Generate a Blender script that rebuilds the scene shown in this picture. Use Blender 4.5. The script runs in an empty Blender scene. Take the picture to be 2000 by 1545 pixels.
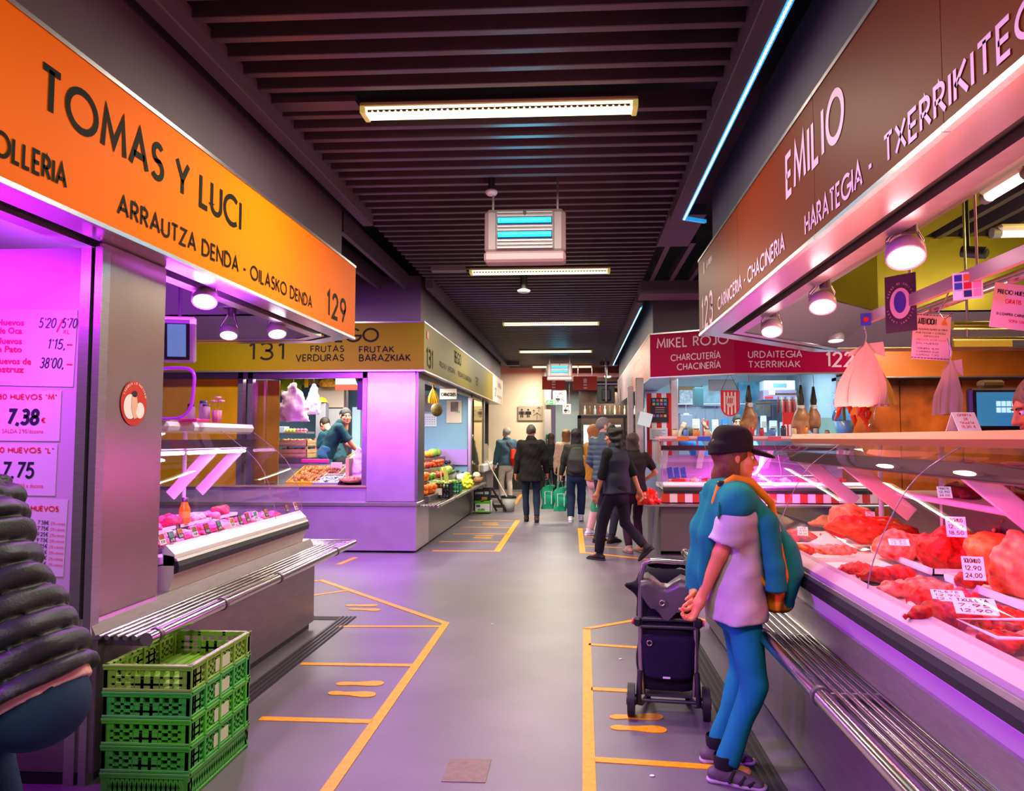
import bpy, math, random
import numpy as np
from mathutils import Vector, Matrix
rnd = random.Random(7)
R_ = math.radians
V = Vector
COL = bpy.context.scene.collection
SC = bpy.context.scene

# ------------------------------------------------------------------ camera, world, exposure
F, CX, CY, HC = 1450.0, 1048.0, 772.5, 1.55           # focal length and principal point in pixels of 2000x1545, eye height
PITCH = math.atan(83.5 / F)
YAW = math.atan(80.0 / F * math.cos(PITCH))
_r = V((math.cos(YAW), math.sin(YAW), 0))
_f = V((-math.sin(YAW) * math.cos(PITCH), math.cos(YAW) * math.cos(PITCH), math.sin(PITCH)))
_u = _r.cross(_f)
cam = bpy.data.cameras.new('camera')
cam.sensor_fit = 'HORIZONTAL'; cam.sensor_width = 36; cam.lens = 36 * F / 2000
cam.shift_x = -(CX - 1000) / 2000; cam.shift_y = 0
cam.clip_start = 0.05; cam.clip_end = 200
camo = bpy.data.objects.new('camera', cam); COL.objects.link(camo)
camo.matrix_world = Matrix(((_r.x, _u.x, -_f.x, 0), (_r.y, _u.y, -_f.y, 0), (_r.z, _u.z, -_f.z, HC), (0, 0, 0, 1)))
SC.camera = camo

def at(px, py, X=None, Y=None, Z=None):
    """the world point that photograph pixel (px, py) shows on the plane X=, Y= or Z="""
    d = _f * F + _r * (px - CX) + _u * (CY - py)
    if X is not None: t = X / d.x
    elif Y is not None: t = Y / d.y
    else: t = (Z - HC) / d.z
    return V((0, 0, HC)) + d * t

SC.view_settings.view_transform = 'Standard'
SC.view_settings.look = 'None'
SC.view_settings.gamma = 1.0
SC.view_settings.use_curve_mapping = False
SC.view_settings.exposure = 0.62
W = bpy.data.worlds.new('world'); SC.world = W; W.use_nodes = True
W.node_tree.nodes['Background'].inputs[0].default_value = (0.62, 0.42, 0.60, 1)
W.node_tree.nodes['Background'].inputs[1].default_value = 0.19
SC.cycles.max_bounces = 7
SC.cycles.transparent_max_bounces = 16
SC.cycles.sample_clamp_indirect = 4.0
SC.cycles.use_denoising = True
SC.cycles.caustics_reflective = False
SC.cycles.caustics_refractive = False

def lin(h):
    h = h.lstrip('#')
    c = [int(h[i:i + 2], 16) / 255 for i in (0, 2, 4)]
    return tuple(x / 12.92 if x <= 0.04045 else ((x + 0.055) / 1.055) ** 2.4 for x in c)

def area(name, loc, size, power, color, aim, parent=None, spread=None):
    l = bpy.data.lights.new(name, 'AREA'); l.shape = 'RECTANGLE'; l.size, l.size_y = size; l.energy = power; l.color = color
    if spread: l.spread = R_(spread)
    o = bpy.data.objects.new(name, l); COL.objects.link(o)
    d = (V(aim) - V(loc)).normalized()
    o.location = loc; o.rotation_euler = d.to_track_quat('-Z', 'Y' if abs(d.z) < .99 else 'X').to_euler()
    if parent: rel(o, parent)
    return o

def spot(name, loc, power, color, aim, angle=90, r=.05, parent=None, blend=.6):
    l = bpy.data.lights.new(name, 'SPOT'); l.energy = power; l.color = color; l.spot_size = R_(angle); l.spot_blend = blend; l.shadow_soft_size = r
    o = bpy.data.objects.new(name, l); COL.objects.link(o)
    o.location = loc; o.rotation_euler = (V(aim) - V(loc)).to_track_quat('-Z', 'Y').to_euler()
    if parent: rel(o, parent)
    return o

# ------------------------------------------------------------------ objects and tags
WM = {}
def tag(o, label=None, cat=None, group=None, kind=None):
    if label: o['label'] = label
    if cat: o['category'] = cat
    if group: o['group'] = group
    if kind: o['kind'] = kind
    return o

def thing(name, label, cat, loc=(0, 0, 0), rz=0, group=None):
    o = bpy.data.objects.new(name, None); COL.objects.link(o)
    o.empty_display_size = .1
    o.location = loc; o.rotation_euler = (0, 0, rz)
    WM[o.name] = Matrix.Translation(V(loc)) @ Matrix.Rotation(rz, 4, 'Z')
    return tag(o, label, cat, group)

def rel(o, parent):
    """parent an object whose own location/rotation are world values"""
    o.parent = parent
    o.matrix_parent_inverse = WM.get(parent.name, Matrix()).inverted()

def copy_tree(o, parent=None, loc=None, rz=None):
    c = o.copy(); COL.objects.link(c)
    if parent is not None:
        c.parent = parent
    if loc is not None: c.location = loc
    if rz is not None: c.rotation_euler = (0, 0, rz)
    WM[c.name] = Matrix.Translation(c.location) @ c.rotation_euler.to_matrix().to_4x4()
    for ch in list(o.children): copy_tree(ch, c)
    return c

# ------------------------------------------------------------------ materials
MATS = {}
def mat(name, col, rough=.5, metal=0.0, noise=None, bump=None, emis=0.0, ecol=None, spec=.5, coat=0.0, stretch=(1, 1, 1), alpha=1.0, col2=None, sss=0.0):
    if name in MATS: return MATS[name]
    m = bpy.data.materials.new(name); MATS[name] = m; m.use_nodes = True
    nt = m.node_tree; b = nt.nodes['Principled BSDF']; L = nt.links
    c = lin(col) if isinstance(col, str) else col
    b.inputs['Base Color'].default_value = (*c, 1)
    b.inputs['Roughness'].default_value = rough; b.inputs['Metallic'].default_value = metal
    b.inputs['Specular IOR Level'].default_value = spec; b.inputs['Coat Weight'].default_value = coat
    b.inputs['Alpha'].default_value = alpha
    if sss: b.inputs['Subsurface Weight'].default_value = sss; b.inputs['Subsurface Radius'].default_value = (.02, .008, .004)
    if emis:
        b.inputs['Emission Color'].default_value = (*(lin(ecol) if isinstance(ecol, str) else (ecol or c)), 1)
        b.inputs['Emission Strength'].default_value = emis
    if noise or bump:
        tc = nt.nodes.new('ShaderNodeTexCoord'); mp = nt.nodes.new('ShaderNodeMapping'); mp.inputs['Scale'].default_value = stretch
        L.new(tc.outputs['Object'], mp.inputs[0])
    if noise:
        n = nt.nodes.new('ShaderNodeTexNoise'); n.inputs['Scale'].default_value = noise[0]; n.inputs['Detail'].default_value = 5
        L.new(mp.outputs[0], n.inputs['Vector'])
        r = nt.nodes.new('ShaderNodeValToRGB'); a = noise[1]
        r.color_ramp.elements[0].position = .3; r.color_ramp.elements[1].position = .7
        c2 = (lin(col2) if isinstance(col2, str) else col2) if col2 else tuple(min(1, x * (1 + a)) for x in c)
        r.color_ramp.elements[0].color = (*(c if col2 else tuple(x * (1 - a) for x in c)), 1); r.color_ramp.elements[1].color = (*c2, 1)
        L.new(n.outputs[0], r.inputs[0]); L.new(r.outputs[0], b.inputs['Base Color'])
    if bump:
        n = nt.nodes.new('ShaderNodeTexNoise'); n.inputs['Scale'].default_value = bump[0]; n.inputs['Detail'].default_value = 4
        L.new(mp.outputs[0], n.inputs['Vector'])
        bp = nt.nodes.new('ShaderNodeBump'); bp.inputs['Strength'].default_value = bump[1]; bp.inputs['Distance'].default_value = .01
        L.new(n.outputs[0], bp.inputs['Height']); L.new(bp.outputs[0], b.inputs['Normal'])
    return m

def glass_mat(name, tint=(1, 1, 1), refl=1.0, rough=.02):
    """thin pane: transparent, with a mirror share that grows at grazing angles"""
    if name in MATS: return MATS[name]
    m = bpy.data.materials.new(name); MATS[name] = m; m.use_nodes = True
    nt = m.node_tree; nt.nodes.remove(nt.nodes['Principled BSDF']); out = nt.nodes['Material Output']
    t = nt.nodes.new('ShaderNodeBsdfTransparent'); t.inputs[0].default_value = (*tint, 1)
    g = nt.nodes.new('ShaderNodeBsdfGlossy'); g.inputs['Roughness'].default_value = rough; g.inputs[0].default_value = (1, 1, 1, 1)
    ge = nt.nodes.new('ShaderNodeNewGeometry'); dt = nt.nodes.new('ShaderNodeVectorMath'); dt.operation = 'DOT_PRODUCT'
    nt.links.new(ge.outputs['Incoming'], dt.inputs[0]); nt.links.new(ge.outputs['Normal'], dt.inputs[1])
    def math_(op, a, b):
        n = nt.nodes.new('ShaderNodeMath'); n.operation = op; n.use_clamp = op == 'MULTIPLY_ADD'
        for i, x in enumerate((a, b) if op != 'MULTIPLY_ADD' else (a, b[0], b[1])):
            if isinstance(x, (int, float)): n.inputs[i].default_value = x
            else: nt.links.new(x, n.inputs[i])
        return n.outputs[0]
    fr = math_('POWER', math_('SUBTRACT', 1.0, math_('ABSOLUTE', dt.outputs['Value'], 0)), 5.0)
    mx = nt.nodes.new('ShaderNodeMixShader'); nt.links.new(math_('MULTIPLY_ADD', fr, (.7 * refl, .05 * refl)), mx.inputs[0])
    nt.links.new(t.outputs[0], mx.inputs[1]); nt.links.new(g.outputs[0], mx.inputs[2]); nt.links.new(mx.outputs[0], out.inputs[0])
    return m

# ------------------------------------------------------------------ mesh builder
class MB:
    def __init__(s): s.v = []; s.f = []; s.m = []; s.s = []
    def add(s, vs, fs, m=0, smooth=False):
        o = len(s.v); s.v.extend(V(p) for p in vs)
        for f in fs: s.f.append([i + o for i in f]); s.m.append(m); s.s.append(smooth)
        return s
    def box(s, x0, x1, y0, y1, z0, z1, m=0, b=0.0):
        return s.obox(Matrix.Translation(((x0 + x1) / 2, (y0 + y1) / 2, (z0 + z1) / 2)), abs(x1 - x0), abs(y1 - y0), abs(z1 - z0), m, b)
    def obox(s, M, sx, sy, sz, m=0, b=0.0):
        h = (sx / 2, sy / 2, sz / 2)
        if b <= 0:
            vs = [M @ V((x * h[0], y * h[1], z * h[2])) for x in (-1, 1) for y in (-1, 1) for z in (-1, 1)]
            return s.add(vs, [(0, 1, 3, 2), (4, 6, 7, 5), (0, 4, 5, 1), (2, 3, 7, 6), (0, 2, 6, 4), (1, 5, 7, 3)], m)
        b = min(b, min(h) * .98); vs = []; idx = {}
        for sg in [(x, y, z) for x in (-1, 1) for y in (-1, 1) for z in (-1, 1)]:
            for a in range(3):
                p = [sg[i] * (h[i] - (0 if i == a else b)) for i in range(3)]
                idx[sg, a] = len(vs); vs.append(M @ V(p))
        fs = []
        for a in range(3):
            i, j = [k for k in range(3) if k != a]
            for d in (-1, 1):
                q = []
                for p, r in ((-1, -1), (1, -1), (1, 1), (-1, 1)):
                    sg = [0, 0, 0]; sg[a] = d; sg[i] = p; sg[j] = r; q.append(idx[tuple(sg), a])
                if (d > 0) != (a != 1): q.reverse()
                fs.append(q)
            for p in (-1, 1):
                for r in (-1, 1):
                    A = [0, 0, 0]; A[i] = p; A[j] = r; B = A[:]; A[a] = -1; B[a] = 1; A = tuple(A); B = tuple(B)
                    q = [idx[A, i], idx[B, i], idx[B, j], idx[A, j]]
                    if (p * r > 0) == (a == 1): q.reverse()
                    fs.append(q)
        for sg in [(x, y, z) for x in (-1, 1) for y in (-1, 1) for z in (-1, 1)]:
            q = [idx[sg, 0], idx[sg, 1], idx[sg, 2]]
            if sg[0] * sg[1] * sg[2] < 0: q.reverse()
            fs.append(q)
        return s.add(vs, fs, m)
    def cyl(s, p0, p1, r, r1=None, n=12, m=0, cap=True, smooth=True):
        p0 = V(p0); p1 = V(p1); r1 = r if r1 is None else r1
        ax = (p1 - p0).normalized(); e = V((0, 0, 1)) if abs(ax.z) < .9 else V((1, 0, 0))
        u = ax.cross(e).normalized(); w = ax.cross(u)
        vs = []
        for p, q in ((p0, r), (p1, r1)):
            for k in range(n):
                a = 2 * math.pi * k / n; vs.append(p + (u * math.cos(a) + w * math.sin(a)) * q)
        s.add(vs, [(k, (k + 1) % n, n + (k + 1) % n, n + k) for k in range(n)], m, smooth)
        if cap: s.add(vs, [list(range(n - 1, -1, -1)), list(range(n, 2 * n))], m)
        return s
    def tube(s, pts, r, n=8, m=0, closed=False, cap=True):
        pts = [V(p) for p in pts]; N = len(pts); vs = []; pu = None
        rr = r if hasattr(r, '__len__') else [r] * N
        for i, p in enumerate(pts):
            a = pts[(i - 1) % N] if (closed or i > 0) else p; b = pts[(i + 1) % N] if (closed or i < N - 1) else p
            t = (b - a).normalized()
            if pu is None: pu = t.cross(V((0, 0, 1)) if abs(t.z) < .9 else V((1, 0, 0))).normalized()
            pu = (pu - t * pu.dot(t)).normalized(); w = t.cross(pu)
            for k in range(n):
                q = 2 * math.pi * k / n; vs.append(p + (pu * math.cos(q) + w * math.sin(q)) * rr[i])
        fs = []
        for i in range(N if closed else N - 1):
            j = (i + 1) % N
            fs += [(i * n + k, i * n + (k + 1) % n, j * n + (k + 1) % n, j * n + k) for k in range(n)]
        s.add(vs, fs, m, True)
        if cap and not closed: s.add(vs, [list(range(n - 1, -1, -1)), list(range((N - 1) * n, N * n))], m)
        return s
    def ell(s, c, r, m=0, nu=12, nv=8, M=None):
        c = V(c); r = r if hasattr(r, '__len__') else (r, r, r); vs = []; fs = []
        for j in range(nv + 1):
            t = math.pi * j / nv
            for i in range(nu):
                a = 2 * math.pi * i / nu
                p = V((r[0] * math.sin(t) * math.cos(a), r[1] * math.sin(t) * math.sin(a), r[2] * math.cos(t)))
                vs.append(c + (M @ p if M else p))
        for j in range(nv):
            for i in range(nu): fs.append((j * nu + i, (j + 1) * nu + i, (j + 1) * nu + (i + 1) % nu, j * nu + (i + 1) % nu))
        return s.add(vs, fs, m, True)
    def quad(s, a, b, c, d, m=0): return s.add([a, b, c, d], [(0, 1, 2, 3)], m)
    def prism(s, pts, vec, m=0, m2=None, smooth=False):
        pts = [V(p) for p in pts]; n = len(pts); vec = V(vec)
        vs = pts + [p + vec for p in pts]
        s.add(vs, [list(range(n)), list(range(2 * n - 1, n - 1, -1))], m)
        return s.add(vs, [(k, n + k, n + (k + 1) % n, (k + 1) % n) for k in range(n)], m if m2 is None else m2, smooth)
    def lathe(s, c, prof, n=16, m=0, M=None, smooth=True):
        c = V(c); vs = []
        for r, z in prof:
            for k in range(n):
                a = 2 * math.pi * k / n; p = V((r * math.cos(a), r * math.sin(a), z)); vs.append(c + (M @ p if M else p))
        fs = [(j * n + k, j * n + (k + 1) % n, (j + 1) * n + (k + 1) % n, (j + 1) * n + k) for j in range(len(prof) - 1) for k in range(n)]
        return s.add(vs, fs, m, smooth)
    def sheet(s, P, m=0, smooth=True):
        nu, nv = len(P), len(P[0]); vs = [p for r in P for p in r]
        return s.add(vs, [(i * nv + j, i * nv + j + 1, (i + 1) * nv + j + 1, (i + 1) * nv + j) for i in range(nu - 1) for j in range(nv - 1)], m, smooth)
    def mesh(s, name, mats, M=None):
        me = bpy.data.meshes.new(name)
        vs = [M @ p for p in s.v] if M else s.v
        me.from_pydata([tuple(p) for p in vs], [], s.f)
        for m in (mats if isinstance(mats, (list, tuple)) else [mats]): me.materials.append(m)
        if len(me.polygons) == len(s.m):
            me.polygons.foreach_set('material_index', s.m); me.polygons.foreach_set('use_smooth', s.s)
        me.update()
        return me
    def build(s, name, mats, parent=None, local=False, label=None):
        """world coordinates unless local; a child is stored relative to its parent"""
        M = None
        if parent is not None and not local: M = WM.get(parent.name, Matrix()).inverted()
        o = bpy.data.objects.new(name, s.mesh(name, mats, M)); COL.objects.link(o)
        if parent is not None:
            o.parent = parent; WM[o.name] = WM.get(parent.name, Matrix())
        if label: o['label'] = label
        return o

def solo(mb, name, mats, label, cat, group=None, origin=None):
    """a thing that is one mesh, its origin at its base"""
    if origin is None:
        xs = [p.x for p in mb.v]; ys = [p.y for p in mb.v]; zs = [p.z for p in mb.v]
        origin = V(((min(xs) + max(xs)) / 2, (min(ys) + max(ys)) / 2, min(zs)))
    o = bpy.data.objects.new(name, mb.mesh(name, mats, Matrix.Translation(-V(origin)))); COL.objects.link(o)
    o.location = origin; WM[o.name] = Matrix.Translation(V(origin))
    return tag(o, label, cat, group)

def struct(mb, name, mats, parent=None):
    o = mb.build(name, mats, parent); o['kind'] = 'structure'; return o

# ------------------------------------------------------------------ signed distance modelling (bodies, clothes, meat)
def surface_nets(f, org, h):
    s = f < 0
    c = [(i, j, k) for i in (0, 1) for j in (0, 1) for k in (0, 1)]
    n = [d - 1 for d in f.shape]
    def sub(a, o): return a[o[0]:o[0] + n[0], o[1]:o[1] + n[1], o[2]:o[2] + n[2]]
    acc = np.zeros((*n, 3)); cnt = np.zeros(n)
    for a in range(3):
        for o in c:
            if o[a]: continue
            q = list(o); q[a] = 1
            f0 = sub(f, o); f1 = sub(f, q); m = (f0 < 0) != (f1 < 0)
            if not m.any(): continue
            t = np.where(m, f0 / np.where(m, f0 - f1, 1), 0)
            for x in range(3):
                acc[..., x] += np.where(m, (t if x == a else o[x]), 0)
            cnt += m
    act = cnt > 0; idx = -np.ones(n, int); idx[act] = np.arange(act.sum())
    I = np.argwhere(act)
    Vv = (acc[act] / cnt[act][:, None] + I) * h + np.asarray(org)
    Fs = []
    for a in range(3):
        b, d = (a + 1) % 3, (a + 2) % 3
        lo = [slice(None)] * 3; hi = [slice(None)] * 3; lo[a] = slice(0, -1); hi[a] = slice(1, None)
        m = s[tuple(lo)] != s[tuple(hi)]; P = np.argwhere(m)
        ok = (P[:, b] > 0) & (P[:, d] > 0) & (P[:, b] < f.shape[b] - 1) & (P[:, d] < f.shape[d] - 1)
        P = P[ok]
        if not len(P): continue
        inside = s[tuple(P.T)]
        def ci(db, dd):
            Q = P.copy(); Q[:, b] -= db; Q[:, d] -= dd; return idx[tuple(Q.T)]
        q = np.stack([ci(1, 1), ci(0, 1), ci(0, 0), ci(1, 0)], 1)
        q[~inside] = q[~inside][:, ::-1]; Fs.append(q)
    return Vv, (np.concatenate(Fs) if Fs else np.zeros((0, 4), int))

def np3(p): return np.array([p[0], p[1], p[2]], float)
class SDF:
    """grid field; every primitive is evaluated only near itself and blended in"""
    def __init__(s, lo, hi, h):
        s.h = h; s.lo = np.asarray(lo, float); s.n = np.ceil((np.asarray(hi) - s.lo) / h).astype(int) + 1
        s.f = np.full(s.n, .25)
    def _sub(s, lo, hi):
        a = np.clip(np.floor((np.asarray(lo) - s.lo) / s.h).astype(int), 0, s.n); b = np.clip(np.ceil((np.asarray(hi) - s.lo) / s.h).astype(int) + 1, 0, s.n)
        if (b <= a).any(): return None
        g = np.meshgrid(*[s.lo[i] + s.h * np.arange(a[i], b[i]) for i in range(3)], indexing='ij')
        return tuple(slice(a[i], b[i]) for i in range(3)), np.stack(g, -1)
    def _mix(s, sl, d, k, op):
        f = s.f[sl]
        if op == 'add':
            hh = np.clip(.5 + .5 * (f - d) / k, 0, 1); s.f[sl] = f * (1 - hh) + d * hh - k * hh * (1 - hh)
        elif op == 'cut':
            hh = np.clip(.5 - .5 * (f + d) / k, 0, 1); s.f[sl] = f * (1 - hh) - d * hh + k * hh * (1 - hh)
    def cone(s, a, b, ra, rb, k=.02, op='add', flat=False):
        a = np3(a); b = np3(b); R = max(ra, rb) + .06
        got = s._sub(np.minimum(a, b) - R, np.maximum(a, b) + R)
        if got is None: return s
        sl, P = got; ab = b - a; L2 = max(ab @ ab, 1e-9)
        t = np.clip(((P - a) @ ab) / L2, 0, 1)
        d = np.linalg.norm(P - a - t[..., None] * ab, axis=-1) - (ra + (rb - ra) * t)
        if flat: d = np.maximum(d, (P - b) @ (ab / math.sqrt(L2)))
        s._mix(sl, d, k, op); return s
    def ell(s, c, r, k=.02, op='add', M=None):
        c = np3(c); r = np3(r); R = max(r) + .06
        got = s._sub(c - R, c + R)
        if got is None: return s
        sl, P = got; Q = P - c
        if M is not None: Q = Q @ np.array(M.to_3x3())
        k0 = np.linalg.norm(Q / r, axis=-1); k1 = np.linalg.norm(Q / (r * r), axis=-1)
        s._mix(sl, k0 * (k0 - 1) / np.maximum(k1, 1e-6), k, op); return s
    def loft(s, secs, side, k=.02, op='add', pw=2.0, flat=False):
        """secs: (centre, half width, half depth) along a nearly straight axis; side: lateral direction"""
        c = np.array([np3(q[0]) for q in secs]); A = np.array([q[1] for q in secs]); B = np.array([q[2] for q in secs])
        ax = c[-1] - c[0]; L = np.linalg.norm(ax); ax = ax / L; side = np3(side); side = side - ax * (side @ ax); side /= np.linalg.norm(side)
        fw = np.cross(ax, side); R = max(A.max(), B.max()) + .06
        got = s._sub(c.min(0) - R, c.max(0) + R)
        if got is None: return s
        sl, P = got; t = (P - c[0]) @ ax; T = (c - c[0]) @ ax
        tt = np.clip(t, T[0], T[-1])
        cc = np.stack([np.interp(tt, T, c[:, i]) for i in range(3)], -1)
        a = np.interp(tt, T, A); b = np.interp(tt, T, B)
        Q = P - cc; u = np.abs(Q @ side) / a; w = np.abs(Q @ fw) / b; z = (t - tt)
        m = np.minimum(a, b)
        d = ((u ** pw + w ** pw + (np.abs(z) / m) ** pw) ** (1 / pw) - 1) * m
        if flat: d = np.maximum(d, T[0] - t)
        s._mix(sl, d, k, op); return s
    def rbox(s, M, hx, hy, hz, r=.01, k=.01, op='add'):
        c = np3(M.to_translation()); R = math.sqrt(hx * hx + hy * hy + hz * hz) + .04
        got = s._sub(c - R, c + R)
        if got is None: return s
        sl, P = got; Q = np.abs((P - c) @ np.array(M.to_3x3())) - (np.array([hx, hy, hz]) - r)
        d = np.linalg.norm(np.maximum(Q, 0), axis=-1) + np.minimum(Q.max(-1), 0) - r
        s._mix(sl, d, k, op); return s
    def plane(s, p, n, lo=None, hi=None):
        """keep the side the normal points away from"""
        sl, P = s._sub(s.lo if lo is None else lo, s.lo + s.h * s.n if hi is None else hi)
        n = np3(n); n = n / np.linalg.norm(n)
        s.f[sl] = np.maximum(s.f[sl], (P - np3(p)) @ n); return s
    def disp(s, fn):
        sl, P = s._sub(s.lo, s.lo + s.h * s.n); s.f += fn(P); return s
    def mesh(s):
        return surface_nets(s.f, s.lo, s.h)

def wob(seed, amp, freq, n=5):
    r = np.random.RandomState(seed); D = r.normal(size=(n, 3)); D /= np.linalg.norm(D, axis=1)[:, None]; D *= freq * r.uniform(.6, 1.5, (n, 1)); ph = r.uniform(0, 6.28, n)
    return lambda P: amp * sum(np.sin(P @ D[i] + ph[i]) for i in range(n)) / n * 1.6

def arrmesh(name, parts, mats):
    """parts: (verts, quads, material index)"""
    vs = []; fs = []; mi = []; o = 0
    for v, f, m in parts:
        vs.append(v); fs.append(f + o); mi += [m] * len(f); o += len(v)
    vs = np.concatenate(vs); fs = np.concatenate(fs)
    me = bpy.data.meshes.new(name)
    me.vertices.add(len(vs)); me.vertices.foreach_set('co', vs.astype(np.float32).ravel())
    me.loops.add(fs.size); me.loops.foreach_set('vertex_index', fs.astype(np.int32).ravel())
    me.polygons.add(len(fs)); me.polygons.foreach_set('loop_start', np.arange(0, fs.size, 4, dtype=np.int32))
    me.polygons.foreach_set('use_smooth', np.ones(len(fs), bool)); me.polygons.foreach_set('material_index', np.array(mi, np.int32))
    for m in (mats if isinstance(mats, (list, tuple)) else [mats]): me.materials.append(m)
    me.update(calc_edges=True); me.validate()
    return me

def arrobj(name, parts, mats, parent=None, label=None):
    o = bpy.data.objects.new(name, arrmesh(name, parts, mats)); COL.objects.link(o)
    if parent is not None: o.parent = parent
    if label: o['label'] = label
    WM[o.name] = WM.get(parent.name, Matrix()) if parent is not None else Matrix()
    return o

# ------------------------------------------------------------------ lettering: stroke capitals for the painted signs
def A_(cx, cy, rx, ry, a0, a1, n=14):
    return [(cx + rx * math.cos(R_(a0 + (a1 - a0) * i / n)), cy + ry * math.sin(R_(a0 + (a1 - a0) * i / n))) for i in range(n + 1)]
GL = {
 'A': (.70, [[(0, 0), (.35, 1), (.70, 0)], [(.12, .32), (.58, .32)]]),
 'B': (.50, [[(0, 0), (0, 1), (.22, 1)] + A_(.22, .76, .22, .24, 90, -90) + [(0, .52)], [(.22, .52)] + A_(.25, .26, .25, .26, 90, -90) + [(0, 0)]]),
 'C': (.84, [A_(.5, .5, .5, .5, 50, 310, 22)]),
 'D': (.68, [[(0, 0), (0, 1), (.2, 1)] + A_(.2, .5, .48, .5, 90, -90, 18) + [(0, 0)]]),
 'E': (.42, [[(.42, 1), (0, 1), (0, 0), (.42, 0)], [(0, .5), (.38, .5)]]),
 'F': (.42, [[(.42, 1), (0, 1), (0, 0)], [(0, .5), (.36, .5)]]),
 'G': (.92, [A_(.5, .5, .5, .5, 45, 355, 24) + [(.58, .46)]]),
 'H': (.60, [[(0, 0), (0, 1)], [(.6, 0), (.6, 1)], [(0, .5), (.6, .5)]]),
 'I': (.0, [[(0, 0), (0, 1)]]),
 'J': (.32, [[(.32, 1), (.32, .2)] + A_(.12, .2, .2, .2, 0, -120)]),
 'K': (.52, [[(0, 0), (0, 1)], [(.48, 1), (0, .42)], [(.14, .58), (.54, 0)]]),
 'L': (.42, [[(0, 1), (0, 0), (.40, 0)]]),
 'M': (.84, [[(0, 0), (.1, 1), (.42, .18), (.74, 1), (.84, 0)]]),
 'N': (.64, [[(0, 0), (0, 1), (.64, 0), (.64, 1)]]),
 'O': (.96, [A_(.48, .5, .48, .5, 0, 360, 26)]),
 'P': (.46, [[(0, 0), (0, 1), (.2, 1)] + A_(.2, .72, .26, .28, 90, -90) + [(0, .44)]]),
 'Q': (.96, [A_(.48, .5, .48, .5, 0, 360, 26), [(.6, .25), (.95, -.05)]]),
 'R': (.50, [[(0, 0), (0, 1), (.2, 1)] + A_(.2, .74, .25, .26, 90, -90) + [(0, .48)], [(.2, .48), (.5, 0)]]),
 'S': (.46, [A_(.24, .76, .2, .24, 35, 270) + A_(.22, .26, .24, .26, 90, -145)]),
 'T': (.52, [[(0, 1), (.52, 1)], [(.26, 1), (.26, 0)]]),
 'U': (.58, [[(0, 1), (0, .29)] + A_(.29, .29, .29, .29, 180, 360) + [(.58, 1)]]),
 'V': (.64, [[(0, 1), (.32, 0), (.64, 1)]]),
 'W': (.95, [[(0, 1), (.22, 0), (.475, .85), (.73, 0), (.95, 1)]]),
 'X': (.58, [[(0, 1), (.58, 0)], [(.58, 1), (0, 0)]]),
 'Y': (.60, [[(0, 1), (.30, .45), (.60, 1)], [(.30, .45), (.30, 0)]]),
 'Z': (.54, [[(0, 1), (.54, 1), (0, 0), (.54, 0)]]),
 '0': (.56, [A_(.28, .5, .28, .5, 0, 360, 24)]),
 '1': (.20, [[(0, .82), (.17, 1), (.17, 0)]]),
 '2': (.50, [A_(.25, .74, .24, .26, 175, -38) + [(0, 0), (.5, 0)]]),
 '3': (.48, [A_(.22, .76, .22, .24, 150, -90) + A_(.22, .27, .25, .27, 90, -150)]),
 '4': (.52, [[(.38, 0), (.38, 1), (0, .3), (.52, .3)]]),
 '5': (.48, [[(.44, 1), (.09, 1), (.04, .56)] + A_(.21, .31, .26, .31, 125, -150)]),
 '6': (.52, [[(.36, 1), (.05, .45)] + A_(.26, .28, .26, .28, 150, 510, 20)]),
 '7': (.48, [[(0, 1), (.48, 1), (.14, 0)]]),
 '8': (.50, [A_(.25, .76, .2, .24, 0, 360, 18), A_(.25, .26, .25, .26, 0, 360, 18)]),
 '9': (.52, [A_(.26, .72, .26, .28, 0, 360, 20), [(.50, .62), (.2, 0)]]),
 '-': (.26, [[(0, .42), (.26, .42)]]),
 '.': (.06, [[(0, 0), (.06, 0)]]), ',': (.1, [[(.08, .08), (0, -.16)]]), "'": (.06, [[(.05, 1), (.02, .8)]]), '"': (.16, [[(.03, 1), (.03, .8)], [(.14, 1), (.14, .8)]]),
 '/': (.36, [[(0, -.05), (.36, 1.05)]]), ' ': (.22, []), '!': (0, [[(0, 1), (0, .3)], [(0, .06), (0, 0)]]),
 '€': (.6, [A_(.36, .5, .34, .5, 50, 310, 18), [(0, .58), (.4, .58)], [(0, .42), (.38, .42)]]),
}
GL['Í'] = (0, GL['I'][1] + [[(0, 1.14), (.1, 1.3)]])
GL['Ñ'] = (.64, GL['N'][1] + [[(.15, 1.15), (.3, 1.22), (.45, 1.15)]])

def ribbon(pts, w):
    cl = len(pts) > 2 and abs(pts[0][0] - pts[-1][0]) < 1e-6 and abs(pts[0][1] - pts[-1][1]) < 1e-6
    P = [np.array(p, float) for p in (pts[:-1] if cl else pts)]; n = len(P); L = []; Rr = []
    for i in range(n):
        d0 = P[i] - P[i - 1] if (cl or i > 0) else None; d1 = P[(i + 1) % n] - P[i] if (cl or i < n - 1) else None
        d0 = d1 if d0 is None else d0; d1 = d0 if d1 is None else d1
        d0 = d0 / (np.linalg.norm(d0) + 1e-9); d1 = d1 / (np.linalg.norm(d1) + 1e-9)
        n0 = np.array([-d0[1], d0[0]]); n1 = np.array([-d1[1], d1[0]]); m = n0 + n1; q = np.linalg.norm(m)
        m = n0 if q < .05 else m / q; k = min(1 / max(m @ n0, .3), 2.6)
        L.append(P[i] + m * w * k); Rr.append(P[i] - m * w * k)
    vs = L + Rr
    fs = [(i, n + i, n + (i + 1) % n, (i + 1) % n) for i in range(n if cl else n - 1)]
    return vs, fs

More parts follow.
